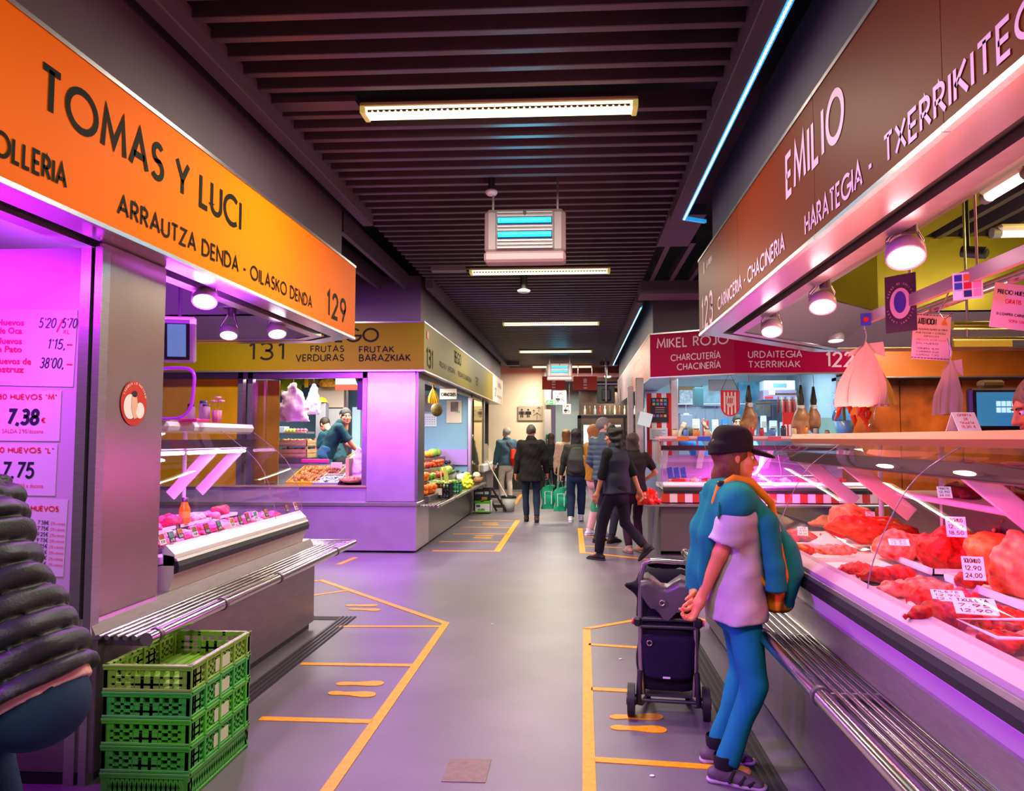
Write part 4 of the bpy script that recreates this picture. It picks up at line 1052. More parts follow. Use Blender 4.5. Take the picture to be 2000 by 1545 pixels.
# steel pillar and notice panel of stall 129
pa, pb = at(192, 850, X=-2.2).y, at(318, 850, X=-2.2).y
p129 = thing('steel_pillar', 'wide brushed steel pillar with an oval sticker, left foreground', 'pillar', (-2.35, (pa + pb) / 2, .7))
MB().box(-2.235, -2.2, pa, pb, .72, Z0, 0, .012).build('shaft', mat('pillar steel', '#b7a49c', .27, .85, noise=(5, .06), bump=(3, .10), stretch=(1, 1, 1)), p129)
MB().prism([(-2.19, pa - .02, .66), (-2.19, pb, .66), (-2.21, pb, .73), (-2.21, pa, .73)], (-.3, 0, 0)).build('foot', STEEL, p129)
st = thing('sticker', 'red oval sticker with a woman figure on the steel pillar', 'sticker', at(262, 788, X=-2.195))
c = at(262, 788, X=-2.196); rz = at(262, 744, X=-2.196).z - c.z; ry = (at(288, 788, X=-2.196).y - at(237, 788, X=-2.196).y) / 2
def disc(x, c, ry, rz, n=28, sx=1): return MB().add([(x, c.y + ry * math.cos(6.2832 * k / n), c.z + rz * math.sin(6.2832 * k / n)) for k in range(n)], [list(range(n))])
disc(-2.196, c, ry, rz).build('disc', mat('sticker red', '#c8301a', .4), st)
disc(-2.1945, c - V((0, ry * .3, rz * .15)), ry * .5, rz * .55).build('white_field', PAPER, st)
disc(-2.1945, c + V((0, ry * .45, -rz * .3)), ry * .34, rz * .36).build('white_field', PAPER, st)
mm = disc(-2.193, c + V((0, 0, rz * .42)), ry * .2, rz * .14); mm.build('hair', INK, st)
mm = MB().add([(-2.193, c.y + ry * a, c.z + rz * b) for a, b in ((-.2, .3), (.15, .35), (.25, -.1), (.1, -.45), (.3, -.6), (.0, -.7), (-.25, -.2))], [list(range(7))]); mm.build('figure', mat('sticker skin', '#e8b89a', .5), st)
mm = MB(); s_ = 'SABOREA LO NUESTRO'
for i, ch in enumerate(s_):
    a_ = R_(155 - 130 * i / (len(s_) - 1)); q = V((-2.193, c.y + ry * .84 * math.cos(a_), c.z + rz * .84 * math.sin(a_))); R2 = V((0, math.sin(a_), -math.cos(a_)))
    text(mm, ch, q, R2, V((0, math.cos(a_), math.sin(a_))), rz * .11, sw=.18)
mm.build('lettering', PAPER, st)
# notice panel, lit from above by a magenta tube
Yn = 3.31
wn = thing('notice_panel', 'magenta lit panel with price papers at the left edge', 'wall panel', (-3, Yn, 0))
PX = lambda px, py=850: at(px, py, Y=Yn).x
MB().box(-4.6, PX(152), Yn, Yn + .03, .0, 2.44).build('panel', mat('panel tinted magenta', '#c9a8d2', .35), wn)  # part of the magenta light is tinted into the panel colour
MB().box(PX(152), PX(172), Yn - .02, Yn + .04, 0, 2.44).build('frame', STEEL, wn)
MB().box(PX(172), PX(180), Yn - .005, Yn + .03, 0, 2.44).build('slot', BLACK, wn)
MB().box(PX(180), -2.2, Yn - .02, Yn + .04, 0, 2.44).build('frame', STEEL, wn)
mt_ = thing('tube_lamp', 'magenta tube lamp under the orange sign at the left edge', 'lamp', (-2.9, 2.8, 2.4))
MB().box(-3.6, -2.35, 2.75, 2.85, 2.42, 2.47).build('housing', WHITE, mt_)
MB().cyl((-3.55, 2.8, 2.40), (-2.4, 2.8, 2.40), .016, n=10).build('tube', mat('magenta tube', '#ff60ff', .3, emis=8, ecol='#f040ff'), mt_)
area('tube_light', (-2.95, 2.8, 2.37), (1.2, .1), 21, (.66, .02, 1), (-2.95, 3.3, 1.0), mt_)
mt2 = thing('tube_lamp', 'added out-of-view violet tube tinting the right plinth and the floor', 'lamp', (-2.2, 1.5, 2.4))  # added tube behind the view edge, colours plinth and floor violet
MB().box(-2.3, -2.2, .9, 2.2, 2.40, 2.46).build('housing', WHITE, mt2)
MB().cyl((-2.25, .95, 2.385), (-2.25, 2.15, 2.385), .016, n=10).build('tube', mat('violet tube', '#b060ff', .3, emis=8, ecol='#9030ff'), mt2)
area('tube_light', (-2.2, 1.55, 2.36), (.1, 1.2), 46, (.50, .05, 1), (1.05, 2.8, .2), mt2, 95)
REDI = mat('red notice ink', '#e0103a', .6); BLUI = mat('dark blue ink', '#191038', .6)
def notice(px0, py0, px1, py1, label, rot=0.0, y=Yn - .003):
    a = at(px0, py1, Y=y); b = at(px1, py0, Y=y); t = thing('price_notice', label, 'notice', ((a.x + b.x) / 2, y, a.z))
    M = Matrix.Translation(((a.x + b.x) / 2, y, (a.z + b.z) / 2)) @ Matrix.Rotation(rot, 4, 'Y')
    w, h = b.x - a.x, b.z - a.z
    pap = MB().obox(M, w, .002, h).build('paper', mat('paper tinted magenta', '#dcc4e4', .6), t)  # paper colour carries a mild tint of the magenta light
    R, U = M.to_3x3() @ V((1, 0, 0)), M.to_3x3() @ V((0, 0, 1)); O = M @ V((0, -.003, 0))
    def put(s, px, py, hpx, m, font='s', width=None, sw=.13, slant=0.0, bold=0.0):
        sc = w / (px1 - px0); org = O + R * ((px - (px0 + px1) / 2) * sc) + U * (((py0 + py1) / 2 - py) * sc)
        if font == 's': mm = text(MB(), s, org, R, U, hpx * sc, width=width * sc if width else None, sw=sw, slant=slant)
        else: mm = ftext(MB(), s, org, R, U, hpx * sc, width=width * sc if width else None, bold=bold)
        mm.build('lettering', m, pap)
    return put
put = notice(-60, 603, 150, 754, 'topmost price paper with goose, duck and ostrich egg prices', .025)
for s, x, y, w in (('Huevos', -10, 636, 55), ('de Oca', -8, 652, 50), ('Huevos', -10, 672, 53), ('de Pato', -16, 688, 60), ('Huevos de', -12, 711, 76), ('avestruz', -24, 727, 75)): put(s, x, y, 12, REDI, 'f', w, bold=.03)
for s, x, y, h, w in (("5'20", 74, 640, 20, 34), ("/", 110, 648, 26, 10), ("5'70", 120, 640, 20, 30), ("1'15,", 94, 681, 20, 36), ("38'00,", 81, 718, 21, 48)): put(s, x, y, h, BLUI if s != '/' else REDI, 's', w, .1, .15)
put('XL', 124, 651, 9, REDI, 's', 14); put('-', 132, 678, 14, REDI, 's', 14, .2); put('-', 134, 716, 14, REDI, 's', 14, .2)
put = notice(-60, 762, 120, 861, 'price paper for thirty eggs size M', .01)
put('30 HUEVOS "M"', -6, 781, 11, REDI, 's', 118, .2); put('7,38', 12, 830, 32, BLUI, 's', 66, .2, .1); put('€', 83, 825, 10, REDI, 's', 9, .2); put("SALDA 2'95/docena", 6, 845, 8, REDI, 'f', 82)
put = notice(-60, 866, 112, 967, 'price paper for thirty eggs size L', .012)
put('30 HUEVOS "L"', -12, 885, 11, REDI, 's', 118, .2); put('7,75', 2, 934, 32, BLUI, 's', 66, .15, .1); put("5'10 x docena", 36, 951, 8, REDI, 'f', 52)
put = notice(20, 974, 131, 1124, 'lowest price paper with a long list of egg prices', .03)
put('HUEVOS', 56, 998, 11, REDI, 's', 58, .2)
for k, s in enumerate(("7'38€", "7'75€", "9'25€", "9'73€", "9'35€", "8'75€", "8'40€", "8'75€")): put(s, 72, 1024 + 11.5 * k, 8, BLUI, 's', 24, .14); put('(2\'95 x docena)', 99, 1024 + 11.5 * k, 6, REDI, 'f', 30)
mm = MB(); cc = at(20, 1040, Y=Yn - .007); mm.tube([cc + V((.1 * math.cos(q / 10 * 1.4 - .2), 0, .1 * math.sin(q / 10 * 1.4 - .2))) for q in range(11)], .006, 5); mm.build('emblem_arc', REDI, bpy.data.objects['price_notice.003'])
# ------------------------------------------------------------------ stall lights: swivel spots under the canopies
def spotlight(c, aim, label, lit, power, color, ring=False, r=.075, mount=None):
    c = V(c); d = (V(aim) - c).normalized(); t = thing('spotlight', label, 'spotlight', c, group='swivel spotlights')
    Mq = d.to_track_quat('Z', 'Y').to_matrix()
    W_ = mat('spotlight shell', '#cdb9c4', .35, .2)
    sh_ = MB().lathe(c, [(0, -.06), (r * .55, -.06), (r * .8, -.045), (r, -.02), (r, .03), (r * .9, .034), (r * .88, .02)], 20, 0, Mq); sh_ = sh_.build('shell', W_, t)
    MB().lathe(c, [(r * .88, .018), (r * .6, .026), (0, .028)], 20, 0, Mq).build('lens', mat('lit lens ' + lit, lit, .3, emis=7, ecol=lit), sh_)
    q = mount or (c + V((0, 0, .17)))
    MB().tube([c - d * .04 + V((r * .9, 0, 0)), c + V((r * .9, 0, .06)), V(q)], .009, 6).tube([c - d * .04 - V((r * .9, 0, 0)), c + V((-r * .9, 0, .06)), V(q)], .009, 6).build('yoke', CHROME, t)
    MB().cyl(V(q) - V((0, 0, .07)), q, .035, n=12).build('gearbox', mat('spot gear', '#6b5a66', .4, .5), t)
    if ring: MB().lathe(V(q), [(r * .95, -.004), (r * 1.55, -.012), (r * 1.6, 0), (r * .95, .006)], 24).build('ring', W_, t)
    spot('beam', c + d * .05, power, color, aim, 100, .05, t)
VI = (.72, .22, 1.0)
p = at(400, 582, X=-2.30); spotlight(p, p + V((.25, -.6, -1)), 'leftmost spotlight under the orange sign, above the poultry case', '#f0e4ff', 34, VI, mount=p + V((0, .03, .2)))
p = at(447, 650, X=-2.95); spotlight(p, p + V((.2, -.5, -1)), 'middle spotlight with a round ring under the orange sign', '#f0e4ff', 26, VI, True, mount=p + V((0, .05, .22)))
p = at(541, 647, X=-2.42); spotlight(p, p + V((.3, -.45, -1)), 'right spotlight with a round ring under the orange sign, near its end', '#f4ecff', 38, VI, True, mount=p + V((0, .0, .2)))
area('violet_fill', (-3.2, 7.12, 2.42), (1.6, .3), 66, (.50, .06, 1.0), (-2.9, 10.0, .9), can129, 105)
area('violet_upfill', (-2.9, 4.6, 2.3), (.4, 1.6), 40, (.55, .05, 1.0), (-2.9, 4.6, 3), can129)  # added uplight without a fixture, turns the canopy underside violet
PK = (1, .42, .42)
p = at(1768, 494, X=1.47); spotlight(p, p + V((-.15, -.55, -1)), 'nearest and largest spotlight under the brown sign', '#fff0f0', 15, PK, r=.085, mount=p + V((.02, .0, .16)))
p = at(1606, 592, X=1.47); spotlight(p, p + V((-.15, -.55, -1)), 'second spotlight under the brown sign, at mid length', '#fff0f0', 15, PK, r=.08, mount=p + V((.02, .0, .16)))
p = at(1507, 642, X=1.47); spotlight(p, p + V((-.15, -.55, -1)), 'third and smallest spotlight under the brown sign, by the corner', '#fff0f0', 14, PK, r=.08, mount=p + V((.02, .0, .16)))
p = at(1632, 660, Y=7.35); spotlight(p, p + V((0, -.15, -1)), 'round downlight with a ring in the end of the right canopy', '#fff6f0', 18, (1, .75, .7), True, r=.08, mount=p + V((0, .06, .14)))
area('pink_bounce', (1.62, 3.4, 1.66), (4.0, .3), 32, (1, .27, .26), (1.15, 3.4, 2.5), can123)  # added uplight standing in for light bounced off the meat case
area('canopy_yellow', (4.2, 5.2, 3.2), (1.2, .2), 22, (1, .80, .18), (3.6, 6.2, 2.4), can123)
area('slope_fill', (2.7, 5.4, 1.75), (1.4, .8), 16, (1, .72, .72), (2.3, 6.6, 2.8), can123)  # added fill without a fixture, lifts the dark slope panels
area('counter_warm', (2.6, 3.6, 2.75), (.5, 2.5), 11, (1, .40, .25), (1.5, 3.6, 1.2), can123)
def tube_lamp(a, b, label, cat='lamp', col='#fff4d0'):
    a, b = V(a), V(b); t = thing('tube_lamp', label, cat, (a + b) / 2); d = (b - a).normalized()
    MB().obox(Matrix.Translation((a + b) / 2 + V((0, 0, .03))) @ d.to_track_quat('X', 'Z').to_matrix().to_4x4(), (b - a).length, .12, .05, 0, .02).build('housing', CREAM, t)
    MB().cyl(a, b, .035, n=12).build('tube', mat('warm tube ' + col, col, .3, emis=5), t)
    for e in (a, b): MB().cyl(e - d * .03, e + d * .03, .04, n=12).build('end_cap', GREYP, t)
    MB().cyl((a + b) / 2, V(((a + b) / 2).to_tuple()[:2] + (3.46,)), .012, n=6).build('hanger', STEEL, t)
p = at(1945, 455, Y=5.6); tube_lamp(p, p + V((1.2, 0, 0)), 'white tube lamp hanging at the right edge under the dark slats')
p = at(1928, 385, X=2.6); q = at(2010, 335, X=2.6); tube_lamp(p, q, 'slanting glowing tube put in for a lamp reflection, top right of the butcher canopy')  # glowing tube stands in for a lamp reflected in the steel
p = at(1903, 493, Y=5.4); t = thing('security_camera', 'small black camera under the slats in the butcher canopy', 'camera', p)
MB().cyl(p + V((-.06, .05, .02)), p + V((.05, -.06, -.02)), .042, n=14).build('body', BLACKP, t)
MB().cyl(p + V((.05, -.06, -.02)), p + V((.055, -.066, -.022)), .03, n=14).build('lens', mat('camera lens', '#4a4a40', .1), t)
MB().cyl(p + V((-.03, .02, .03)), (p.x - .03, p.y + .02, 3.46), .012, n=8).build('stem', BLACKP, t)

# ------------------------------------------------------------------ interiors: walls behind the open stalls
struct(MB().box(1.3, 4.05, 14.4, 14.5, 0, 2.85).box(4.0, 4.05, 11.7, 14.4, 0, 2.85), 'wall_right', mat('pale cyan tile', '#a3b2c4', .4, noise=(1.5, .15)))
DPW = mat('dark partition', '#4a4046', .6)
struct(MB().box(-6.6, -6.5, 3.3, 14.5, 0, 4.4), 'wall_left', DPW); struct(MB().box(6.9, 7.0, -2, 11.28, 0, 4.4), 'wall_side', DPW); struct(MB().box(9.52, 9.6, 8, 11.5, 0, 4.4), 'wall_aisle', DPW)
area('sausage_light', (2.5, 12.2, 2.72), (2.2, 1.2), 62, (.60, .95, 1.0), (2.5, 12.6, 0), c122)
area('fruit_light', (-3.8, 12.0, 2.7), (2.0, 1.6), 125, (1, .95, .86), (-3.8, 12, 0), c131)
area('fruit_side_light', (-2.6, 12.8, 2.4), (.4, 2.5), 32, (1, .93, .75), (-2.4, 12.8, 0), c131)
area('cross_aisle_light', (5.0, 9.6, 3.3), (2.5, .2), 120, (1, .8, .6), (4.5, 9.4, 0), ceil)
area('aisle_left_light', (-4.2, 8.4, 3.4), (1.8, .15), 75, (1, .85, .7), (-4.2, 8.4, 0), ceil)

# ------------------------------------------------------------------ meat: lumps with fat and grain
def meatmat(name, c1, c2, sc=18, rough=.45, wave=True, stretch=(1, 1, 1)):
    m = mat(name, c1, rough, noise=(sc, .3), col2=c2, bump=(sc * 2.2, .45), spec=.25, stretch=stretch)
    return m
MEATS = [meatmat('red beef', '#7a0404', '#d8201a', 30), meatmat('dark beef', '#5a0406', '#c81c18', 26), meatmat('marbled beef', '#a80c0a', '#f0907a', 34), meatmat('orange fat', '#c8400c', '#f0a050', 16), meatmat('pale fat', '#e8946a', '#a01410', 13), meatmat('liver', '#5a1418', '#a02a24', 8)]
PINKM = [meatmat('pink poultry', '#c8506a', '#f0a0ac', 22), meatmat('rosy fillet', '#a82040', '#e8708a', 26), meatmat('pale skin', '#d08880', '#f0c0b8', 18), meatmat('crimson cut', '#780c24', '#d83858', 30)]
def lump_mesh(name, r, seed, mats, amp=.14, cut=None, h=None, fold=0.0):
    R0 = max(r); h = h or R0 / 15
    s = SDF([-x * 1.35 - .01 for x in r], [x * 1.35 + .01 for x in r], h)
    rs = random.Random(seed)
    s.ell((0, 0, 0), r, .02)
    for k in range(3):
        a = rs.uniform(0, 6.28); q = rs.uniform(.35, .7)
        s.ell((math.cos(a) * r[0] * .55, math.sin(a) * r[1] * .55, rs.uniform(-.2, .35) * r[2]), [x * q for x in r], R0 * .12)
    s.disp(wob(seed, R0 * amp, 5.5 / R0)); s.disp(wob(seed + 7, R0 * .045, 17 / R0)); s.disp(wob(seed + 9, R0 * .02, 34 / R0))
    if fold: s.disp(lambda P: fold * np.sin(P[..., 0] * 34 / max(R0 * 6, .3) * 3 + P[..., 1] * 18))
    s.plane((0, 0, -r[2] * .8), (0, 0, -1))
    if cut: s.plane(cut[0], cut[1])
    v, f = s.mesh()
    return v, f
def meat(c, r, seed, m, label, name='meat_cut', group=None, rz=0.0, amp=.14, cut=None, fold=0.0, cat='meat', tilt=None):
    v, f = lump_mesh(name, r, seed, None, amp, cut, None, fold)
    o = arrobj(name, [(v, f, 0)], m); o.location = (c[0], c[1], c[2] + r[2] * .8); o.rotation_euler = (0, tilt or 0, rz)
    return tag(o, label, cat, group)
def deck(px, py, z=.915): return at(px, py, Z=z)
def tray(x0, x1, y0, y1, z, label, m=WHITE, cat='tray', h=.03, name='tray', rz=0):
    mm = MB(); t = .008
    mm.box(x0, x1, y0, y1, z, z + t).box(x0, x0 + t, y0, y1, z, z + h).box(x1 - t, x1, y0, y1, z, z + h).box(x0, x1, y0, y0 + t, z, z + h).box(x0, x1, y1 - t, y1, z, z + h)
    return solo(mm, name, m, label, cat)
ZD = .915
for i, (y0, y1, lb) in enumerate([(1.5, 2.05, 'white tray of meat nearest the right edge in the red lit case'), (2.1, 2.6, 'white tray in the front row of the red lit case, nearer one'), (2.65, 3.15, 'white tray in the front row of the red lit case, by the glass seam'), (3.4, 3.9, 'white tray at the far end of the front row in the red case')]):
    tray(1.17, 1.50, y0, y1, ZD, lb)
for y0, y1, lb in [(1.7, 2.5, 'white tray under the big round joint in the red case'), (2.6, 3.3, 'white tray under the middle joints in the red case'), (3.4, 4.1, 'white tray under the far cut joints in the red case')]:
    tray(1.56, 1.98, y0, y1, ZD + .03, lb)
def mpx(px, py, rpx, rz_, ry, seed, mi, label, z=ZD + .012, **k):
    """a cut whose base centre is at a pixel on the deck, half width in pixels"""
    c = deck(px, py, z); s = c.y / F
    return meat(c, (rpx * s, ry, rz_), seed, MEATS[mi], label, group=None, **k)
mpx(1655, 1045, 50, .10, .13, 1, 4, 'large cut joint with pale face at the far back of the red case', z=ZD + .04, cut=((-.06, 0, 0), (-1, -.25, 0)))
mpx(1690, 1058, 72, .075, .14, 2, 0, 'wide red joint in front of the pale faced one', z=ZD + .04)
mpx(1770, 1090, 58, .07, .11, 3, 2, 'marbled joint with a flat price tag in the middle row', z=ZD + .04)
mpx(1862, 1112, 62, .105, .13, 4, 0, 'biggest round red joint with a tall price tag', z=ZD + .04)
mpx(1935, 1135, 40, .12, .11, 5, 3, 'orange fat covered joint beside the biggest round one', z=ZD + .04)
mpx(1992, 1165, 34, .13, .10, 6, 4, 'tall fat edged joint at the right edge of the case', z=ZD + .04)
mpx(1897, 1148, 30, .035, .05, 7, 1, 'small dark cut with a leaning price tag', z=ZD + .04)
mpx(1672, 1125, 36, .03, .06, 8, 0, 'first small red cut of the front row, nearest the seam', fold=.004)
mpx(1742, 1138, 52, .036, .06, 9, 1, 'thin rolled cut second in the front row', fold=.005)
mpx(1790, 1165, 62, .035, .055, 10, 2, 'striped ribs third in the front row', fold=.006)
mpx(1845, 1188, 60, .036, .05, 11, 0, 'ribs under the bright flat price tag', fold=.005)
mpx(1852, 1228, 68, .042, .06, 12, 1, 'pair of red folded steaks near the front glass', fold=.005)
mpx(1958, 1232, 46, .038, .06, 13, 0, 'red folded steak beside the plastic tub', fold=.005)
mpx(1562, 1058, 34, .04, .07, 14, 1, 'dark red cut with a tag behind the woman with the cap')
mpx(1563, 1085, 24, .035, .05, 15, 0, 'small red cut just past the teal backpack')
mpx(1624, 1082, 44, .03, .05, 16, 2, 'row of small red chops left of the glass seam', fold=.006)
mpx(1618, 1030, 36, .035, .07, 18, 4, 'pale cut at the farthest left of the red case')
c = at(1872, 985, X=1.88); meat((1.90, c.y, 1.258), (.06, .12, .035), 17, MEATS[5], 'dark liver on the upper shelf of the red case')
c = at(1985, 1010, X=1.9); meat((1.9, c.y, 1.258), (.06, .09, .03), 19, MEATS[1], 'dark cut on the upper shelf at the right edge')
# plastic tub of cuts
c = deck(1985, 1275, ZD + .01)
tb_ = thing('tub', 'clear plastic tub of sliced meat at the right edge', 'tub', c)
CLEARP = glass_mat('clear plastic', (.95, .92, .94), .8, .1)
mm = MB(); mm.box(c.x - .10, c.x + .10, c.y - .10, c.y + .10, c.z, c.z + .004)
for a_, b_ in (((-.1, -.1), (.1, -.1)), ((.1, -.1), (.1, .1)), ((.1, .1), (-.1, .1)), ((-.1, .1), (-.1, -.1))):
    mm.quad((c.x + a_[0], c.y + a_[1], c.z), (c.x + b_[0], c.y + b_[1], c.z), (c.x + b_[0] * 1.12, c.y + b_[1] * 1.12, c.z + .07), (c.x + a_[0] * 1.12, c.y + a_[1] * 1.12, c.z + .07))
mm.build('walls', CLEARP, tb_)
MB().tube([(c.x + x, c.y + y, c.z + .07) for x, y in ((-.112, -.112), (.112, -.112), (.112, .112), (-.112, .112))], .006, 6, closed=True).build('rim', WHITE, tb_)
for k in range(3): meat((c.x - .05 + k * .045, c.y, c.z + .006), (.03, .07, .03), 60 + k, MEATS[k % 3], ['left slice in the plastic tub', 'middle slice in the plastic tub', 'right slice in the plastic tub'][k], name='meat_slice')
# price tags on spikes
def price_tag(c, w, h, yaw, tilt, label, lines=3, spike=.0, red=True):
    t = thing('price_tag', label, 'price tag', c); M = Matrix.Translation(V(c) + V((0, 0, spike + h * .5 * math.cos(tilt)))) @ Matrix.Rotation(yaw, 4, 'Z') @ Matrix.Rotation(-tilt, 4, 'X')
    cd_ = MB().obox(M, w, .003, h).build('card', PAPER, t)
    mm = MB(); R = M.to_3x3() @ V((1, 0, 0)); U = M.to_3x3() @ V((0, 0, 1)); N = M.to_3x3() @ V((0, -1, 0)); O = M.to_translation() + N * .0025
    for k in range(lines):
        s_ = rnd.choice(['12,90', '9,75', '18,50', '7,95', '24,00', 'FILETE', 'TXULETA', 'SOLOMILLO'][0 if k else 5:5 if k else 8]); text(mm, s_, O - R * w * .4 + U * (h * (.22 - .62 * k / max(lines - 1, 1))), R, U, h * (.2 if lines > 2 else .28), width=w * .75, sw=.16)
    mm.build('lettering', INK, cd_)
    if spike: MB().cyl(c, V(c) + V((0, 0, spike)), .002, n=5).build('spike', STEEL, t)
for px, py, z, w, h, tl, sp, lb in [
    (1700, 1020, 1.06, .05, .045, .5, .02, 'small price tag stuck in the wide red joint'), (1756, 1066, 1.065, .085, .05, 1.1, .004, 'flat price tag on the marbled joint'),
    (1868, 1050, 1.14, .075, .085, .35, .004, 'tall price tag on the biggest round joint'), (1902, 1132, 1.02, .075, .09, .4, .0, 'leaning price tag on the small dark cut'),
    (1852, 1172, 1.005, .10, .06, 1.1, .0, 'flat price tag on the ribs'), (1905, 1196, 1.005, .12, .075, 1.05, .0, 'bright yellow edged price tag lying on the ribs'),
    (1568, 1045, 1.01, .055, .06, .8, .0, 'price tag on the dark cut past the backpack'), (1845, 972, 1.32, .05, .05, .6, .0, 'price tag before the liver on the upper shelf')]:
    price_tag(at(px, py, Z=z), w, h, -.25, tl, lb, 3, sp)
# salmon slab goods: tent card, till, chilli bunch, red box
c = at(1882, 848, X=1.75); c.z = 1.578
tc_ = thing('tent_card', 'white tent card on the salmon slab before the till', 'card', c)
for s in (-1, 1):
    M = Matrix.Translation(c + V((0, s * .03, .045))) @ Matrix.Rotation(.15, 4, 'Z') @ Matrix.Rotation(s * .5, 4, 'X')
    MB().obox(M, .11, .003, .1).build('leaf', PAPER, tc_)
M = Matrix.Translation(c + V((0, -.0335, .045))) @ Matrix.Rotation(.15, 4, 'Z') @ Matrix.Rotation(-.5, 4, 'X')
mm = MB(); R = M.to_3x3() @ V((1, 0, 0)); U = M.to_3x3() @ V((0, 0, 1))
for k, s_ in enumerate(('OFERTA', 'DE', 'TXULETA', '15,20 €')): text(mm, s_, M.to_translation() - R * (.036 if k != 1 else .01) + U * (.03 - .02 * k), R, U, .012, width=.07 if k != 1 else .02, sw=.18)
mm.build('lettering', REDI, tc_)
a = at(1897, 840, Y=3.75); b = at(2012, 757, Y=3.75)
ti = thing('till', 'touch screen till with blue screen on the salmon slab', 'till', ((a.x + b.x) / 2, 3.8, 1.578))
MB().box(a.x, b.x, 3.75, 3.80, a.z, b.z, 0, .012).build('bezel', BLACKP, ti)
MB().box(a.x + .03, b.x - .01, 3.745, 3.75, a.z + .02, b.z - .022).build('screen', mat('till screen', '#2a5f7a', .2, emis=.55, ecol='#2f7aa0'), ti)
MB().box(a.x + .01, a.x + .09, 3.78, 3.92, 1.578, 1.64).build('stand', BLACKP, ti)
KB = mat('screen keys', '#a8dcf0', .3, emis=.7, ecol='#a8dcf0'); W_ = b.x - a.x; H_ = b.z - a.z
for r_ in range(2):
    for k in range(4): MB().box(a.x + W_ * (.42 + .085 * k), a.x + W_ * (.49 + .085 * k), 3.743, 3.745, a.z + H_ * (.56 - .15 * r_), a.z + H_ * (.68 - .15 * r_)).build('key', KB, ti)
for r_ in range(3):
    for k in range(5): MB().box(a.x + W_ * (.42 + .068 * k), a.x + W_ * (.47 + .068 * k), 3.743, 3.745, a.z + H_ * (.3 - .09 * r_), a.z + H_ * (.36 - .09 * r_)).build('key', mat('screen keys dark', '#2f7fb0', .3, emis=.4, ecol='#2f7fb0'), ti)
MB().box(a.x + W_ * .22, a.x + W_ * .62, 3.76, 3.82, b.z + .002, b.z + .04, 0, .012).build('printer', mat('olive box', '#6f7a22', .5), ti)
# bunch of red chillies wrapped in film, poinsettia
c = at(1672, 845, X=1.85); c.z = 1.578
ch = thing('chilli_bunch', 'orange red dried chillies wrapped in clear film behind the salmon slab', 'chillies', c)
CH = mat('dried chilli', '#e2380c', .35, noise=(20, .3)); rs = random.Random(3)
for k in range(26):
    p0 = c + V((rs.uniform(-.09, .09), rs.uniform(-.07, .07), rs.uniform(.12, .36))); d = V((rs.uniform(-.05, .05), rs.uniform(-.03, .03), -rs.uniform(.07, .11)))
    MB().tube([p0, p0 + d * .5 + V((.01, 0, 0)), p0 + d], [.018, .015, .003], 6).build('chilli', CH, ch)
MB().lathe(c, [(.05, 0), (.11, .08), (.14, .22), (.11, .34), (.03, .40)], 14).build('film', CLEARP, ch)
c2 = at(1648, 775, X=1.84)
po = thing('poinsettia', 'red and gold poinsettia leaves beside the chillies', 'plant', (c2.x, c2.y, 1.578))
for k in range(11):
    a_ = rs.uniform(0, 6.28); e = V((math.cos(a_) * .12, math.sin(a_) * .08, rs.uniform(-.08, .14))); n_ = V((-e.y, e.x, .02)).normalized() * .035; o_ = V((c2.x, c2.y, c2.z - .02))
    MB().add([o_, o_ + e * .5 + n_, o_ + e, o_ + e * .5 - n_], [(0, 1, 2, 3)]).build('leaf', mat('poinsettia red', '#e0141a', .5) if k % 3 else mat('gold leaf', '#b8902a', .5), po)
MB().tube([(c2.x, c2.y, 1.66), (c2.x, c2.y, c2.z)], .012, 6).build('stem', mat('green stem', '#4a6a20', .6), po)
MB().lathe((c2.x, c2.y, 1.578), [(.05, 0), (.07, .09), (.06, .09), (0, .08)], 14).build('pot', mat('blue pot', '#3a9ad0', .4), po)

# ------------------------------------------------------------------ hanging rails, bags and notices of the butcher
hr = thing('hanging_rail', 'flat painted bar with hooks hanging over the meat counter', 'rail', (1.7, 3, 2.2))
p = at(1690, 624, X=1.72); MB().box(1.705, 1.735, 1.0, p.y, p.z - .03, p.z + .03).build('bar', mat('pink lit bar', '#a88890', .4, .4), hr)
for y in (1.6, 3.9): MB().cyl((1.72, y, p.z + .03), (1.72, y, 2.70), .008, n=6).build('hanger', STEEL, hr)
hr2 = thing('hanging_rail', 'round steel tube hanging over the meat counter below the flat bar', 'rail', (1.9, 3, 2.2))
q = at(1790, 612, X=1.9); MB().cyl((1.9, 1.0, q.z), (1.9, q.y, q.z), .026, n=12).build('tube', CHROME, hr2)
for y in (1.8, 3.6): MB().cyl((1.9, y, q.z), (1.9, y, 2.72), .006, n=6).build('hanger', STEEL, hr2)
q3 = at(1860, 636, Y=5.2); hr3 = thing('hanging_rail', 'crosswise rail with a yellow reflection at the back of the butcher stall', 'rail', (3, 5.2, q3.z))
MB().cyl((q3.x, 5.2, q3.z), (5.2, 5.2, q3.z), .03, n=12).cyl((q3.x, 5.2, q3.z - .09), (5.2, 5.2, q3.z - .09), .012, n=8).build('tube', mat('yellow lit tube', '#d8c85a', .2, .8), hr3)  # yellow reflection put into the base colour of the tubes
for x in (q3.x + .1, 4.8): MB().cyl((x, 5.2, q3.z - .09), (x, 5.2, 3.46), .008, n=6).build('hanger', STEEL, hr3)
def hook(X, y, z, label, drop=.12, n=0):
    mm = MB().tube([(X, y, z + .03), (X + .03, y, z), (X, y, z - drop * .6), (X - .03, y, z - drop), (X, y, z - drop - .03), (X + .035, y, z - drop)], .004, 5)
    return solo(mm, 'meat_hook', CHROME, label, 'hook', 'hooks on the hanging rails')
for y, lb in ((2.3, 'bare hook on the round rail, nearest'), (2.75, 'bare hook on the round rail, second'), (3.05, 'bare hook on the round rail, third')):
    hook(1.93, y, q.z - .01, lb)
